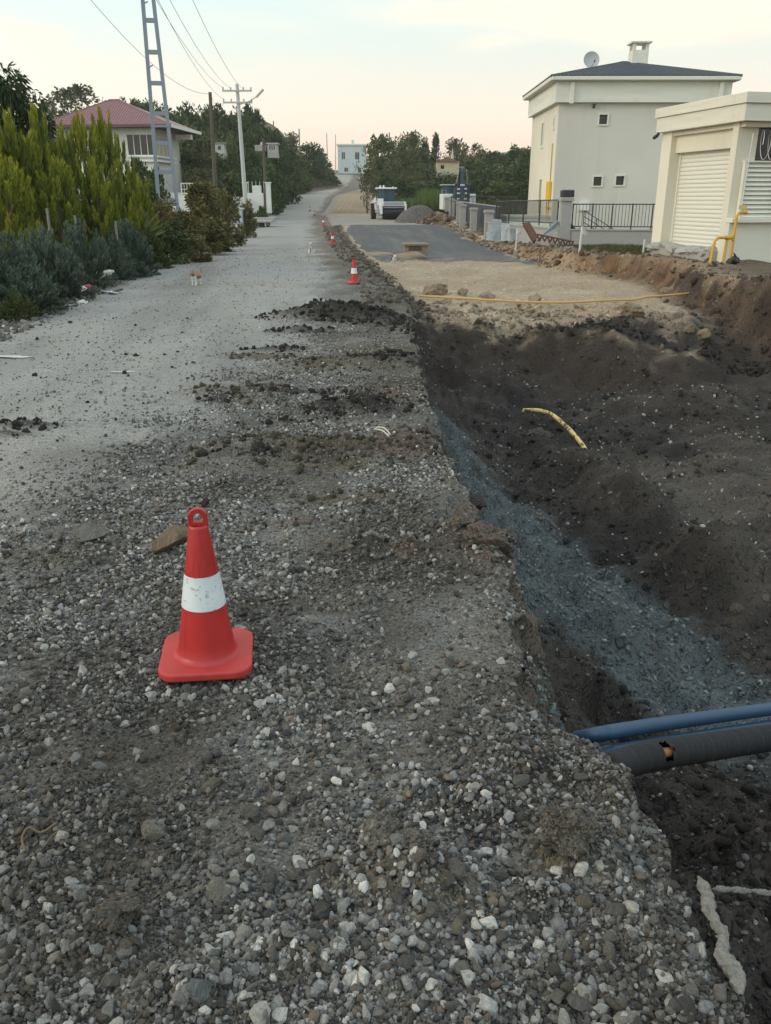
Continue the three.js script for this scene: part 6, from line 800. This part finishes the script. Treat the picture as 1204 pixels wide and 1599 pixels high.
{
  const gy = (px, py) => { const [x, d] = gp(px, py, -0.05); return [x, height(x, d), -d]; };
  const lump = (name, label, cat_, px, py, w, h, col, seed, rough = 0.6, extra) => { const p = gy(px, py), z = -p[2] * CP + EYE * SP, k = w * z / FPX / 2; const t = thing(name, label, cat_, p, seed); const g = rockGeo(seed, 3, 3, 0.42, false); g.scale(k, k * h, k * 0.8); g.translate(0, k * h * 0.75, 0); put(name === 'foam_block' ? 'block' : 'crumpled_body', g, M(...col, rough), t); put('loose_end', X(rockGeo(seed + 1, 2, 3, 0.5, false), k * 0.7, k * h * 0.4, k * 0.5, 0.2, 0.5, 0.4, k * 0.5, k * 0.08, k * 0.35), M(...(extra || col), rough), t); return t; };
  { const p = gy(160, 447), t = thing('foam_block', 'pale square-edged foam block lying at the foot of the bushes', 'foam block', p, 0.35); put('block', rbox(0.46, 0.26, 0.34, 0.03, 0, 0.14, 0, 0, 0, 0.06), M(0.50, 0.49, 0.42, 0.9), t); put('torn_edge', X(rockGeo(41, 2, 4, 0.3), 0.16, 0.26, 0.02, 0, 0, 0, 0.12, 0.05, 0.12), M(0.52, 0.51, 0.44, 0.9), t); }
  lump('red_bag', 'crumpled crimson plastic bag in the litter beside the foam block', 'bag', 142, 463, 30, 0.6, [0.42, 0.025, 0.07], 41, 0.4); lump('white_bag', 'crumpled white plastic bag touching the crimson bag in the litter', 'bag', 124, 466, 30, 0.75, [0.68, 0.70, 0.71], 47, 0.5); lump('white_bag', 'round white plastic bag at the foot of the brown shrubs', 'bag', 263, 409, 20, 0.7, [0.74, 0.75, 0.76], 52, 0.5);
  lump('white_bag', 'small torn white bag beside the dark litter on the verge', 'bag', 128, 478, 16, 0.4, [0.62, 0.62, 0.60], 57, 0.6); lump('white_bag', 'tiny white scrap of plastic left of the round white bag', 'bag', 238, 405, 8, 0.8, [0.6, 0.56, 0.4], 63, 0.6);
  { const p = gy(306, 402), t = thing('white_plank', 'short white board leaning on the verge right of the round white bag', 'board', p, -0.5); put('board', rbox(0.55, 0.05, 0.2, 0.01, 0, 0.16, 0, 0.2, 0, -0.5), M(0.66, 0.66, 0.63, 0.7), t); put('broken_end', box(0.12, 0.04, 0.14, -0.26, 0.31, 0, 0.2, 0, -0.8), M(0.6, 0.58, 0.52, 0.8), t); }
  { const p = gy(165, 463), t = thing('dark_litter', 'flat dark and white torn packaging lying on the road edge', 'litter', p, 0.3); const R = rng(9); for (let i = 0; i < 7; i++) put('scrap', X(new THREE.BoxGeometry(0.16 + 0.14 * R(), 0.012, 0.07 + 0.08 * R()), -0.25 + 0.55 * R(), 0.03 + 0.03 * R(), -0.1 + 0.25 * R(), 0.5 * R() - 0.25, R() * 3, 0.5 * R() - 0.25), i % 2 ? M(0.03, 0.03, 0.035, 0.6) : M(0.5, 0.52, 0.53, 0.6), t); }
  { const R = rng(19), l = [], pale = []; for (let i = 0; i < 110; i++) { const d = 11 + 22 * R(), x = XL(d) + 0.3 - 1.3 * R(), g = 0.25 + 0.4 * R(); pale.push([x, height(x, d) + 0.02, -d, 0.02 + 0.05 * R() * R(), [g, g, g * 0.96], 0.35]); } scatter('paper_scraps', GROUND.verge, SMALL, M(1, 1, 1, 0.8), pale); }
  { const p = gy(25, 565), t = thing('pale_paper', 'flat torn white paper lying on the left edge of the road', 'paper', p); put('sheet', X(rockGeo(72, 2, 3, 0.4, false), 0, 0.012, 0, 0, 0, 0, 0.26, 0.012, 0.07), M(0.5, 0.5, 0.48, 0.9), t); }
  { const p = gy(190, 588), t = thing('pale_paper', 'small flattened pale scrap in the middle of the grey road', 'paper', p); put('sheet', X(rockGeo(73, 2, 3, 0.4, false), 0, 0.010, 0, 0, 0.1, 0, 0.13, 0.008, 0.035), M(0.42, 0.42, 0.41, 0.9), t); }
}
// ---------------------------------------------------------------- trees, hedge, bushes
function leafMat(o = {}) { return new THREE.MeshPhysicalMaterial({ vertexColors: true, roughness: 0.8, specularIntensity: 0.35, side: THREE.DoubleSide, ...o }); }
const LEAF = leafMat();
// n leaves: place(R) gives [position, main direction, length, width, colour]
function leafCloud(n, seed, place) {
  const R = rng(seed), P = new Float32Array(n * 18), C = new Float32Array(n * 18), u = new THREE.Vector3(), w = new THREE.Vector3(), nn = new THREE.Vector3();
  let k = 0;
  for (let i = 0; i < n; i++) {
    const [p, dir, len, wid, col] = place(R, i); u.set(...dir).normalize(); w.set(R() - 0.5, R() - 0.5, R() - 0.5).cross(u).normalize(); nn.crossVectors(u, w);
    const a = [p[0], p[1], p[2]], b = [p[0] + u.x * len * 0.5 + w.x * wid * 0.5 + nn.x * wid * 0.15, p[1] + u.y * len * 0.5 + w.y * wid * 0.5 + nn.y * wid * 0.15, p[2] + u.z * len * 0.5 + w.z * wid * 0.5 + nn.z * wid * 0.15], c = [p[0] + u.x * len, p[1] + u.y * len, p[2] + u.z * len], d = [p[0] + u.x * len * 0.5 - w.x * wid * 0.5 + nn.x * wid * 0.15, p[1] + u.y * len * 0.5 - w.y * wid * 0.5 + nn.y * wid * 0.15, p[2] + u.z * len * 0.5 - w.z * wid * 0.5 + nn.z * wid * 0.15];
    for (const v of [a, b, c, a, c, d]) { P.set(v, k); C.set(col, k); k += 3; }
  }
  const g = new THREE.BufferGeometry(); g.setAttribute('position', new THREE.BufferAttribute(P, 3)); g.setAttribute('color', new THREE.BufferAttribute(C, 3)); g.computeVertexNormals(); return g;
}
const sph = R => { const z = R() * 2 - 1, a = R() * 6.2832, r = Math.sqrt(1 - z * z); return [r * Math.cos(a), z, r * Math.sin(a)]; };
// broad crown of clumps in a unit box (height 1, radius about .45)
function crownGeo(seed, n, lobes, shape, leaf, wid, palette, droop = 0) {
  const R0 = rng(seed), cl = [];
  for (let i = 0; i < lobes; i++) { const y = Math.pow(R0(), 0.8), r = shape(y) * Math.sqrt(R0()) * 0.95, a = R0() * 6.28; cl.push([Math.cos(a) * r, y, Math.sin(a) * r, 0.07 + 0.09 * R0(), R0()]); }
  return leafCloud(n, seed + 1, R => { const c = cl[Math.floor(R() * lobes)], s = sph(R), q = Math.pow(R(), 0.45) * c[3]; const p = [c[0] + s[0] * q, c[1] + s[1] * q * 0.8, c[2] + s[2] * q]; const t = palette(clamp(c[4] * 0.65 + 0.35 * R()), R); return [p, [s[0] + (R() - 0.5), s[1] * 0.7 + (R() - 0.5) - droop, s[2] + (R() - 0.5)], leaf * (0.6 + 0.7 * R()), wid * (0.7 + 0.6 * R()), t]; });
}
function trunkGeo(seed, h, r, crownY, spread) { const R = rng(seed), l = [X(new THREE.CylinderGeometry(r * 0.6, r, h, 8), 0, h / 2, 0)]; for (let i = 0; i < 7; i++) { const a = i / 7 * 6.28 + R(), y = h * (0.6 + 0.4 * R()); l.push(new THREE.TubeGeometry(new THREE.CatmullRomCurve3([new THREE.Vector3(0, y, 0), new THREE.Vector3(Math.cos(a) * spread * 0.4, y + 0.12, Math.sin(a) * spread * 0.4), new THREE.Vector3(Math.cos(a) * spread, y + 0.3 + 0.2 * R(), Math.sin(a) * spread)]), 6, r * 0.32, 5, false)); } return join(l); }
const BARK = M(0.085, 0.068, 0.05, 1);
const palG = (a, b, c) => (t, R) => { const q = t < 0.5 ? mix3(a, b, t * 2) : mix3(b, c, t * 2 - 1); const k = 0.8 + 0.4 * R(); return [q[0] * k, q[1] * k, q[2] * k]; };
const PAL = { dark: palG([0.034, 0.054, 0.024], [0.058, 0.088, 0.037], [0.095, 0.122, 0.050]), mid: palG([0.047, 0.068, 0.026], [0.084, 0.112, 0.042], [0.135, 0.15, 0.062]), olive: palG([0.055, 0.063, 0.030], [0.092, 0.098, 0.046], [0.14, 0.135, 0.066]), brown: palG([0.062, 0.060, 0.026], [0.125, 0.115, 0.045], [0.20, 0.175, 0.068]), pine: palG([0.026, 0.042, 0.025], [0.042, 0.062, 0.035], [0.068, 0.085, 0.046]) };
const round = y => 0.46 * Math.sqrt(Math.max(0.02, 1 - Math.pow((y - 0.5) * 2, 2) * 0.9)), cone = y => 0.36 * (1.05 - y), loose = y => 0.4 * (0.35 + Math.sin(y * 2.6));
const CROWN = {
  dark: [1, 2, 3].map(i => crownGeo(200 + i, 2600, 46, round, 0.07, 0.045, PAL.dark)), mid: [1, 2, 3].map(i => crownGeo(220 + i, 2600, 44, round, 0.07, 0.045, PAL.mid)), olive: [1, 2].map(i => crownGeo(240 + i, 2200, 36, loose, 0.07, 0.04, PAL.olive)), pine: [1, 2].map(i => crownGeo(260 + i, 2400, 40, cone, 0.075, 0.035, PAL.pine)),
  bush: [1, 2].map(i => crownGeo(280 + i, 2000, 26, y => 0.5 * Math.sqrt(Math.max(0.05, 1 - y * y)), 0.10, 0.06, PAL.mid)), brown: [1, 2].map(i => crownGeo(290 + i, 3600, 40, y => 0.5 * Math.sqrt(Math.max(0.05, 1 - y * y * 0.9)), 0.10, 0.035, PAL.brown)), bare: [crownGeo(299, 420, 30, loose, 0.06, 0.035, PAL.olive)],
};
const TRUNK = [trunkGeo(1, 0.45, 0.022, 0.3, 0.22), trunkGeo(2, 0.5, 0.018, 0.3, 0.18)];
let tk = 0;
function tree(kind, x, d, h, w, label, group, name, sink = 0.3, cat_ = 'tree') {
  const t = thing(name || (kind === 'pine' ? 'pine_tree' : kind === 'bush' || kind === 'brown' ? 'bush' : 'leafy_tree'), label, cat_, [x, height(x, d, false) - sink, -d], tk * 2.399, group); const list = CROWN[kind]; const c = put('crown', list[tk % list.length], LEAF, t); const low = kind === 'bush' || kind === 'brown'; const base = low ? 0 : 0.12; c.position.y = base * h; c.scale.set(w, h * (1 - base), w); const s = put('trunk', TRUNK[tk % 2], BARK, t); s.scale.set(low ? w * 0.5 : Math.min(h, w * 1.6), low ? h * 0.6 : h * 0.85, low ? w * 0.5 : Math.min(h, w * 1.6)); tk++; return t;
}
const P2 = (px, d) => at(px, 300, d).x;
const topH = (py, d) => at(602, py, d).y;   // height of a pixel row at distance d
function treeTo(kind, px, pyTop, d, wpx, label, group, name, sink, cat_) { const x = P2(px, d), y0 = height(x, d, false), h = topH(pyTop, d) - y0 + (sink ?? 0.3); return tree(kind, x, d, h, wpx * d * 0.97 / FPX, label, group, name, sink, cat_); }
// --- conifer hedge: yellow-green upright sprays
function thujaGeo(seed, n) {
  const R0 = rng(seed), plumes = [];
  for (let i = 0; i < 64; i++) { const y = Math.pow(R0(), 0.9) * 0.86, a = R0() * 6.28, r = 0.40 * Math.pow(1 - y * 0.86, 0.75) * (0.45 + 0.55 * Math.sqrt(R0())); plumes.push([Math.cos(a) * r, y, Math.sin(a) * r, 0.13 + 0.10 * R0(), R0(), a, 0.18 + 0.3 * R0()]); }
  for (let i = 0; i < 5; i++) plumes.push([(R0() - .5) * 0.1, 0.78 + 0.03 * i, (R0() - .5) * 0.1, 0.18, 0.5 + 0.5 * R0(), R0() * 6, 0.05]);
  return leafCloud(n, seed + 5, R => { const p = plumes[Math.floor(R() * plumes.length)], k = R(), wv = 0.055 * (1 - k * 0.9); const out = [Math.cos(p[5]) * p[6], 1, Math.sin(p[5]) * p[6]]; const q = [p[0] + out[0] * k * p[3] + (R() - 0.5) * wv * 2, p[1] + k * p[3], p[2] + out[2] * k * p[3] + (R() - 0.5) * wv * 2]; const t = clamp(0.15 + p[4] * 0.45 + k * 0.45 + (R() - 0.5) * 0.3); const c = t < 0.5 ? mix3([0.045, 0.072, 0.014], [0.145, 0.18, 0.024], t * 2) : mix3([0.145, 0.18, 0.024], [0.36, 0.355, 0.035], t * 2 - 1); return [q, [out[0] * 0.8 + (R() - 0.5) * 1.3, 0.8 + R() * 0.5, out[2] * 0.8 + (R() - 0.5) * 0.9], 0.035 + 0.04 * R(), 0.010 + 0.008 * R(), c]; });
}
const THU = [1, 2, 3, 4].map(i => thujaGeo(500 + i, 9000));
{
  // centre px, top py, distance, width px, label
  const list = [[-20, 195, 16, 120, 'yellow-green hedge conifer at the far left edge of the picture'], [32, 196, 17, 95, 'second hedge conifer from the left, below the leafy tree'], [70, 183, 18, 70, 'tall pointed hedge conifer in front of the pink roof left end'], [104, 212, 18.5, 70, 'hedge conifer in front of the white house wall'], [138, 196, 19, 72, 'pointed hedge conifer below the small house window'], [168, 190, 20, 62, 'tall narrow hedge conifer left of the balcony'], [192, 226, 21, 62, 'yellow-green hedge conifer under the glazed balcony'], [216, 284, 22.5, 60, 'low spreading hedge conifer at the right end of the hedge'], [10, 260, 14.5, 110, 'low front hedge conifer at the left behind the grey bushes'], [88, 262, 17, 90, 'front hedge conifer behind the middle of the grey bushes'], [150, 262, 18.5, 80, 'front hedge conifer behind the dark gap with stakes'], [190, 282, 20.5, 60, 'small front hedge conifer beside the palm-like shrub']];
  list.forEach(([px, py, d0, w, label], i) => { const d = d0 + 3.6, x = P2(px, d), y0 = height(x, d, false), h = topH(py, d) - y0; const t = thing('hedge_conifer', label, 'conifer', [x, y0, -d], i * 1.9, 'conifers of the roadside hedge'); const c = put('crown', THU[i % 4], LEAF, t); const ww = w * d / FPX * 1.15; c.scale.set(ww, h * 0.97, ww); c.position.y = h * 0.02; put('trunk', X(new THREE.CylinderGeometry(0.02, 0.07, 1, 8), 0, 0.5, 0), BARK, t).scale.set(1, h * 0.8, 1); });
}
// --- grey-green feathery bushes along the verge
function featherGeo(seed, n, pal) { const R0 = rng(seed), st = []; for (let i = 0; i < 130; i++) { const s = sph(R0); const y = Math.abs(s[1]); st.push([s[0] * (0.35 + 0.16 * R0()), y * (0.75 + 0.35 * R0()), s[2] * (0.35 + 0.16 * R0()), R0()]); } return leafCloud(n, seed + 3, R => { const s = st[Math.floor(R() * st.length)], k = 0.35 + 0.65 * Math.sqrt(R()); const q = [s[0] * k + (R() - 0.5) * 0.06, s[1] * k + (R() - 0.5) * 0.05, s[2] * k + (R() - 0.5) * 0.06]; const c = pal(clamp(s[3] * 0.55 + k * 0.3 + 0.25 * (R() - 0.3)), R); return [q, [s[0] + (R() - 0.5) * 0.9, s[1] + 0.35 + (R() - 0.5) * 0.7, s[2] + (R() - 0.5) * 0.9], 0.05 + 0.05 * R(), 0.014 + 0.012 * R(), c]; }); }
const palGrey = palG([0.042, 0.060, 0.045], [0.080, 0.110, 0.084], [0.135, 0.165, 0.13]), palWeed = palG([0.03, 0.045, 0.016], [0.06, 0.075, 0.024], [0.10, 0.11, 0.04]);
{
  const FE = [1, 2, 3].map(i => featherGeo(600 + i, 8500, palGrey)), WE = [1, 2].map(i => featherGeo(640 + i, 4000, palWeed));
  const list = [[-20, 372, 13.6, 150, 0, 'large grey-green feathery bush at the left picture edge'], [55, 358, 15.6, 130, 0, 'broad grey-green feathery bush beside the left picture edge'], [112, 352, 17.8, 100, 0, 'grey-green feathery bush behind the foam block'], [160, 372, 19.8, 70, 0, 'low grey-green bush right of the foam block'], [192, 345, 21.5, 80, 0, 'grey-green bush in front of the right hedge end'], [15, 420, 13.4, 110, 0, 'low grey-green bush at the road edge at far left'], [66, 420, 15.8, 80, 0, 'low grey-green bush just above the litter'], [222, 358, 24, 60, 1, 'green weedy bush at the foot of the ladder pole'], [0, 458, 12.7, 70, 1, 'low green weeds at the left picture edge by the road'], [48, 452, 13.9, 60, 1, 'low green weeds in front of the grey bushes'], [192, 398, 20.8, 60, 0, 'low grey-green bush between the litter and the right hedge end'], [232, 378, 24, 56, 1, 'weeds beside the round white bag'], [140, 402, 19.8, 56, 0, 'small grey-green bush directly above the foam block']];
  list.forEach(([px, py, d, w, k, label], i) => { const x = P2(px, d), y0 = height(x, d, false) - 0.08, h = topH(py, d) - y0; const t = thing('feathery_bush', label, 'bush', [x, y0, -d], i * 2.1); const c = put('foliage', (k ? WE : FE)[i % (k ? 2 : 3)], LEAF, t); const ww = w * d / FPX * 1.15; c.scale.set(ww, h * 1.0, ww * 0.9); put('stem', X(new THREE.CylinderGeometry(0.012, 0.03, 1, 6), 0, 0.5, 0), BARK, t).scale.set(1, h * 0.6, 1); });
  // palm-like shrub and the two fence stakes in the hedge
  const pp = at(205, 330, 25), ps = thing('yucca_shrub', 'spiky pale green shrub with arching blades at the hedge end', 'shrub', [pp.x, height(pp.x, 25, false), -25]); const R = rng(91); const gl = leafCloud(240, 92, RR => { const a = RR() * 6.28, e = 0.3 + RR() * 1.1; const s = [Math.cos(a) * Math.cos(e), Math.sin(e), Math.sin(a) * Math.cos(e)]; return [[s[0] * 0.1, 0.7 + s[1] * 0.15, s[2] * 0.1], s, 0.7 + 0.4 * RR(), 0.05, mix3([0.10, 0.12, 0.03], [0.26, 0.27, 0.12], RR())]; }); put('blades', gl, LEAF, ps); put('stem', X(new THREE.CylinderGeometry(0.06, 0.09, 0.9, 8), 0, 0.45, 0), BARK, ps);
  for (const [px, py, px2, py2, d, label] of [[78, 362, 73, 325, 14.5, 'thin grey stake leaning in the hedge gap, left one'], [122, 368, 116, 336, 15.5, 'thin grey stake leaning in the hedge gap, middle one'], [184, 385, 180, 345, 17, 'thin grey stake at the foot of the right hedge end'], [279, 372, 274, 330, 27, 'thin pale stake among the brown shrubs']]) { const a = at(px, py, d + 3.2), b = at(px2, py2, d + 3.2), t = thing('fence_stake', label, 'stake', a.toArray()); put('stake', rod([0, -0.5, 0], [b.x - a.x, b.y - a.y, 0], 0.025), M(0.25, 0.22, 0.17, 0.9), t); put('wire_tie', X(new THREE.TorusGeometry(0.03, 0.006, 5, 10), (b.x - a.x) * 0.8, (b.y - a.y) * 0.8, 0, Math.PI / 2), STEEL, t); }
}
// --- left leafy tree and shrubs round the house
{
  const pal = palG([0.022, 0.038, 0.016], [0.042, 0.062, 0.026], [0.075, 0.095, 0.042]); const g = crownGeo(700, 6500, 60, loose, 0.075, 0.020, pal, 0.7);
  const x = P2(12, 23), y0 = height(x, 23, false), h = topH(108, 23) - y0, t = thing('leafy_tree', 'loose-leaved dark green tree at the left edge behind the hedge', 'tree', [x, y0, -23]); const c = put('crown', g, LEAF, t); c.scale.set(2.5, h * 0.8, 2.5); c.position.y = h * 0.2; put('trunk', TRUNK[0], BARK, t).scale.set(h * 0.8, h * 0.75, h * 0.8);
  const g2 = crownGeo(705, 5000, 50, loose, 0.075, 0.020, pal, 0.6); const x2 = P2(45, 24), h2 = topH(160, 24) - y0, t2 = thing('leafy_tree', 'lower dark green leafy tree left of the pink roof', 'tree', [x2, y0, -24]); const c2 = put('crown', g2, LEAF, t2); c2.scale.set(1.9, h2 * 0.8, 1.9); c2.position.y = h2 * 0.2; put('trunk', TRUNK[1], BARK, t2).scale.set(h2 * 0.8, h2 * 0.75, h2 * 0.8);
}
// brown and green shrubs at the road edge, left
for (const [k, px, py, d, w, label] of [['brown', 318, 292, 34, 62, 'large yellow-brown bush between the ladder pole and the meter cabinet'], ['brown', 350, 305, 38, 46, 'yellow-brown bush just left of the meter cabinet'], ['brown', 285, 335, 28, 50, 'brown bush right of the ladder pole foot'], ['brown', 252, 318, 30, 50, 'brown-green bush at the foot of the ladder pole'], ['brown', 330, 345, 31, 60, 'low brown bush above the verge stones'], ['brown', 385, 318, 46.5, 22, 'dark brown bush right of the meter cabinet'], ['bush', 262, 345, 26, 50, 'dark green bush in front of the ladder pole foot'], ['bush', 232, 300, 33, 46, 'green bush below the balcony of the pink-roofed house'], ['bush', 246, 262, 55, 30, 'dark green bush against the stair wall of the pink-roofed house'], ['bush', 222, 252, 56, 36, 'green bush against the wall under the glazed balcony'], ['bush', 408, 322, 62, 16, 'small bright green bush at the foot of the gate wall'], ['brown', 300, 372, 27, 44, 'low dry brown weeds above the white board'], ['bush', 340, 372, 33, 36, 'low green weeds below the meter cabinet']]) treeTo(k, px, py, d, w * 1.25, label, null, null, 0.1, 'bush');
// trees of the left hill
const ORD = ['first', 'second', 'third', 'fourth', 'fifth', 'sixth', 'seventh', 'eighth', 'ninth', 'tenth', 'eleventh', 'twelfth', 'thirteenth', 'fourteenth', 'fifteenth', 'sixteenth'], TONE = { dark: 'dark green tree', mid: 'mid green tree', olive: 'olive green loose tree', pine: 'dark narrow pine', bush: 'green bush' };
function wood(list, tiers, where, group) { const left = list.map((q, i) => [q, i]); let lo = -1; for (const [lim, name] of tiers) { const row = list.filter(q => q[2] > lo && q[2] <= lim).sort((a, b) => a[1] - b[1]); row.forEach((q, i) => treeTo(q[0], q[1], q[2], q[3], q[4] * 1.17, TONE[q[0]] + ', ' + ORD[i] + ' from the left ' + name + ' of ' + where, group, null, 0.5)); lo = lim; } }
const GL = 'trees of the wooded slope left of the road';
wood([['dark', 290, 178, 100, 60], ['dark', 262, 172, 112, 50], ['pine', 302, 160, 118, 40], ['dark', 320, 176, 108, 56], ['pine', 336, 165, 122, 40], ['dark', 352, 172, 112, 50], ['mid', 300, 205, 92, 60], ['dark', 376, 178, 118, 48], ['pine', 394, 170, 124, 36], ['dark', 405, 178, 120, 40], ['mid', 335, 212, 95, 66], ['dark', 360, 215, 98, 50], ['mid', 300, 240, 84, 70], ['mid', 340, 248, 82, 60], ['olive', 365, 232, 90, 50], ['dark', 398, 205, 105, 52], ['dark', 400, 240, 90, 56], ['dark', 425, 205, 128, 40], ['dark', 438, 215, 128, 36], ['mid', 366, 222, 83, 24], ['olive', 324, 226, 83, 24], ['mid', 412, 262, 84, 50], ['dark', 436, 240, 112, 46], ['dark', 455, 232, 120, 40], ['mid', 466, 240, 140, 40], ['dark', 486, 226, 168, 42], ['dark', 500, 235, 175, 34], ['mid', 503, 250, 168, 30], ['dark', 472, 256, 145, 36], ['mid', 442, 262, 120, 40], ['dark', 432, 272, 98, 40], ['olive', 320, 270, 76, 56], ['mid', 360, 275, 76, 50], ['dark', 388, 270, 80, 44], ['dark', 246, 200, 104, 40], ['olive', 455, 212, 170, 30], ['dark', 512, 262, 178, 22], ['bush', 520, 275, 184, 20]], [[180, 'along the skyline'], [235, 'in the middle row'], [400, 'in the lowest row']], 'the left wood', GL);
for (const [k, px, py, d, w, label] of [['olive', 130, 138, 140, 70, 'hazy pale tree rising behind the ridge of the pink roof'], ['olive', 88, 160, 140, 36, 'small hazy tree behind the left part of the pink roof'], ['pine', 205, 152, 130, 30, 'dark tree just right of the pink roof ridge'], ['dark', 225, 158, 128, 30, 'dark tree behind the ladder pole above the pink roof'], ['dark', 245, 160, 126, 34, 'dark tree right of the ladder pole above the eaves']]) treeTo(k, px, py, d, w * 1.15, label, null, null, 0.5);
// trees of the right hill
const GR_ = 'trees of the wood on the low hill right of the road';
wood([['olive', 592, 214, 150, 36], ['mid', 600, 220, 140, 44], ['mid', 628, 215, 145, 44], ['olive', 640, 212, 160, 34], ['pine', 645, 214, 165, 30], ['pine', 662, 214, 170, 26], ['pine', 679, 213, 168, 24], ['mid', 655, 235, 128, 50], ['olive', 620, 245, 118, 52], ['mid', 590, 250, 120, 46], ['dark', 660, 262, 112, 50], ['mid', 690, 268, 110, 50], ['olive', 636, 262, 108, 46], ['olive', 712, 222, 160, 36], ['olive', 730, 228, 150, 40], ['mid', 750, 238, 138, 44], ['dark', 775, 240, 130, 44], ['dark', 800, 232, 132, 46], ['mid', 820, 236, 128, 44], ['mid', 735, 252, 112, 54], ['dark', 765, 262, 100, 56], ['mid', 795, 262, 98, 56], ['dark', 820, 260, 96, 50], ['mid', 720, 275, 98, 54], ['dark', 745, 282, 92, 54], ['mid', 785, 285, 88, 56], ['dark', 815, 285, 84, 50], ['dark', 680, 284, 100, 46], ['mid', 655, 285, 98, 46], ['dark', 628, 284, 98, 44], ['dark', 605, 272, 108, 40], ['dark', 690, 256, 140, 26], ['mid', 842, 250, 110, 44], ['mid', 700, 300, 92, 44]], [[232, 'along the skyline'], [262, 'in the middle row'], [400, 'in the lowest row']], 'the right wood', GR_);
treeTo('bare', 573, 232, 96, 34, 'thin half-bare tree at the road edge left of the roller', null, null, 0.2); treeTo('bare', 583, 255, 92, 24, 'small half-bare tree just behind the roller', null, null, 0.2);
treeTo('mid', 752, 318, 58, 26, 'bright green young tree behind the railing of the yard', null, null, 0.2); treeTo('bush', 898, 352, 37, 14, 'dark shrub behind the railing by the corner pillar', null, null, 0.1, 'bush');
// tall bright grass behind the gravel heap, grass on the lot, weeds on the verge
function grass(name, label, n, seed, place, len, wid, pal) { const g = leafCloud(n, seed, R => { const [x, d] = place(R); return [[x, height(x, d, d < 60) - 0.02, -d], [(R() - 0.5) * 0.8, 1, (R() - 0.5) * 0.8], len * (0.4 + 0.8 * R()), wid, pal(R(), R)]; }); return tag(put(name, g, LEAF), label, 'grass', null, 'stuff'); }
grass('tall_grass', 'bright green tall grass strip behind the gravel heap and roller', 9000, 801, R => [P2(625 + 90 * R(), 80 + 8 * R()), 76 + 14 * R()], 1.5, 0.09, palG([0.05, 0.085, 0.02], [0.085, 0.13, 0.03], [0.13, 0.17, 0.05]));
grass('lot_grass', 'short green grass on the lot in front of the garden wall', 22000, 802, R => { const d = 26.3 + 9.5 * R(), x = XR(d) + 0.5 + 6.5 * Math.pow(R(), 1.2); return [x, d]; }, 0.16, 0.016, palG([0.045, 0.055, 0.018], [0.08, 0.085, 0.03], [0.14, 0.125, 0.06]));
grass('verge_weeds', 'green and dry weeds along the left verge of the road', 16000, 803, R => { const d = 9 + 60 * Math.pow(R(), 1.5), x = XL(d) - 1.5 - 2.6 * R(); return [x, d]; }, 0.28, 0.02, palG([0.04, 0.05, 0.02], [0.075, 0.085, 0.03], [0.16, 0.14, 0.07]));
grass('roadside_grass', 'patch of green grass at the road edge in front of the concrete slab', 3000, 804, R => { const d = 52 + 16 * R(), x = XL(d) + 0.4 - 1.6 * R(); return [x, d]; }, 0.22, 0.03, palG([0.06, 0.08, 0.025], [0.10, 0.12, 0.04], [0.15, 0.16, 0.07]));
grass('field_grass', 'rough grass and weeds on the slopes at the far side', 26000, 805, R => { const d = 62 + 120 * R(), s = R() < 0.5 ? -1 : 1, x = s < 0 ? XL(d) - 1.5 - 40 * R() * R() : Math.max(XR(d) + 1, d > 100 ? -1 : 0) + 45 * R() * R(); return [x, d]; }, 0.7, 0.12, palG([0.04, 0.05, 0.02], [0.075, 0.085, 0.03], [0.13, 0.12, 0.06]));
// thin evening haze over the far slopes
scene.fog = new THREE.FogExp2(0xdfe0d8, 0.0004);
shade(scene);
renderer.render(scene, camera);
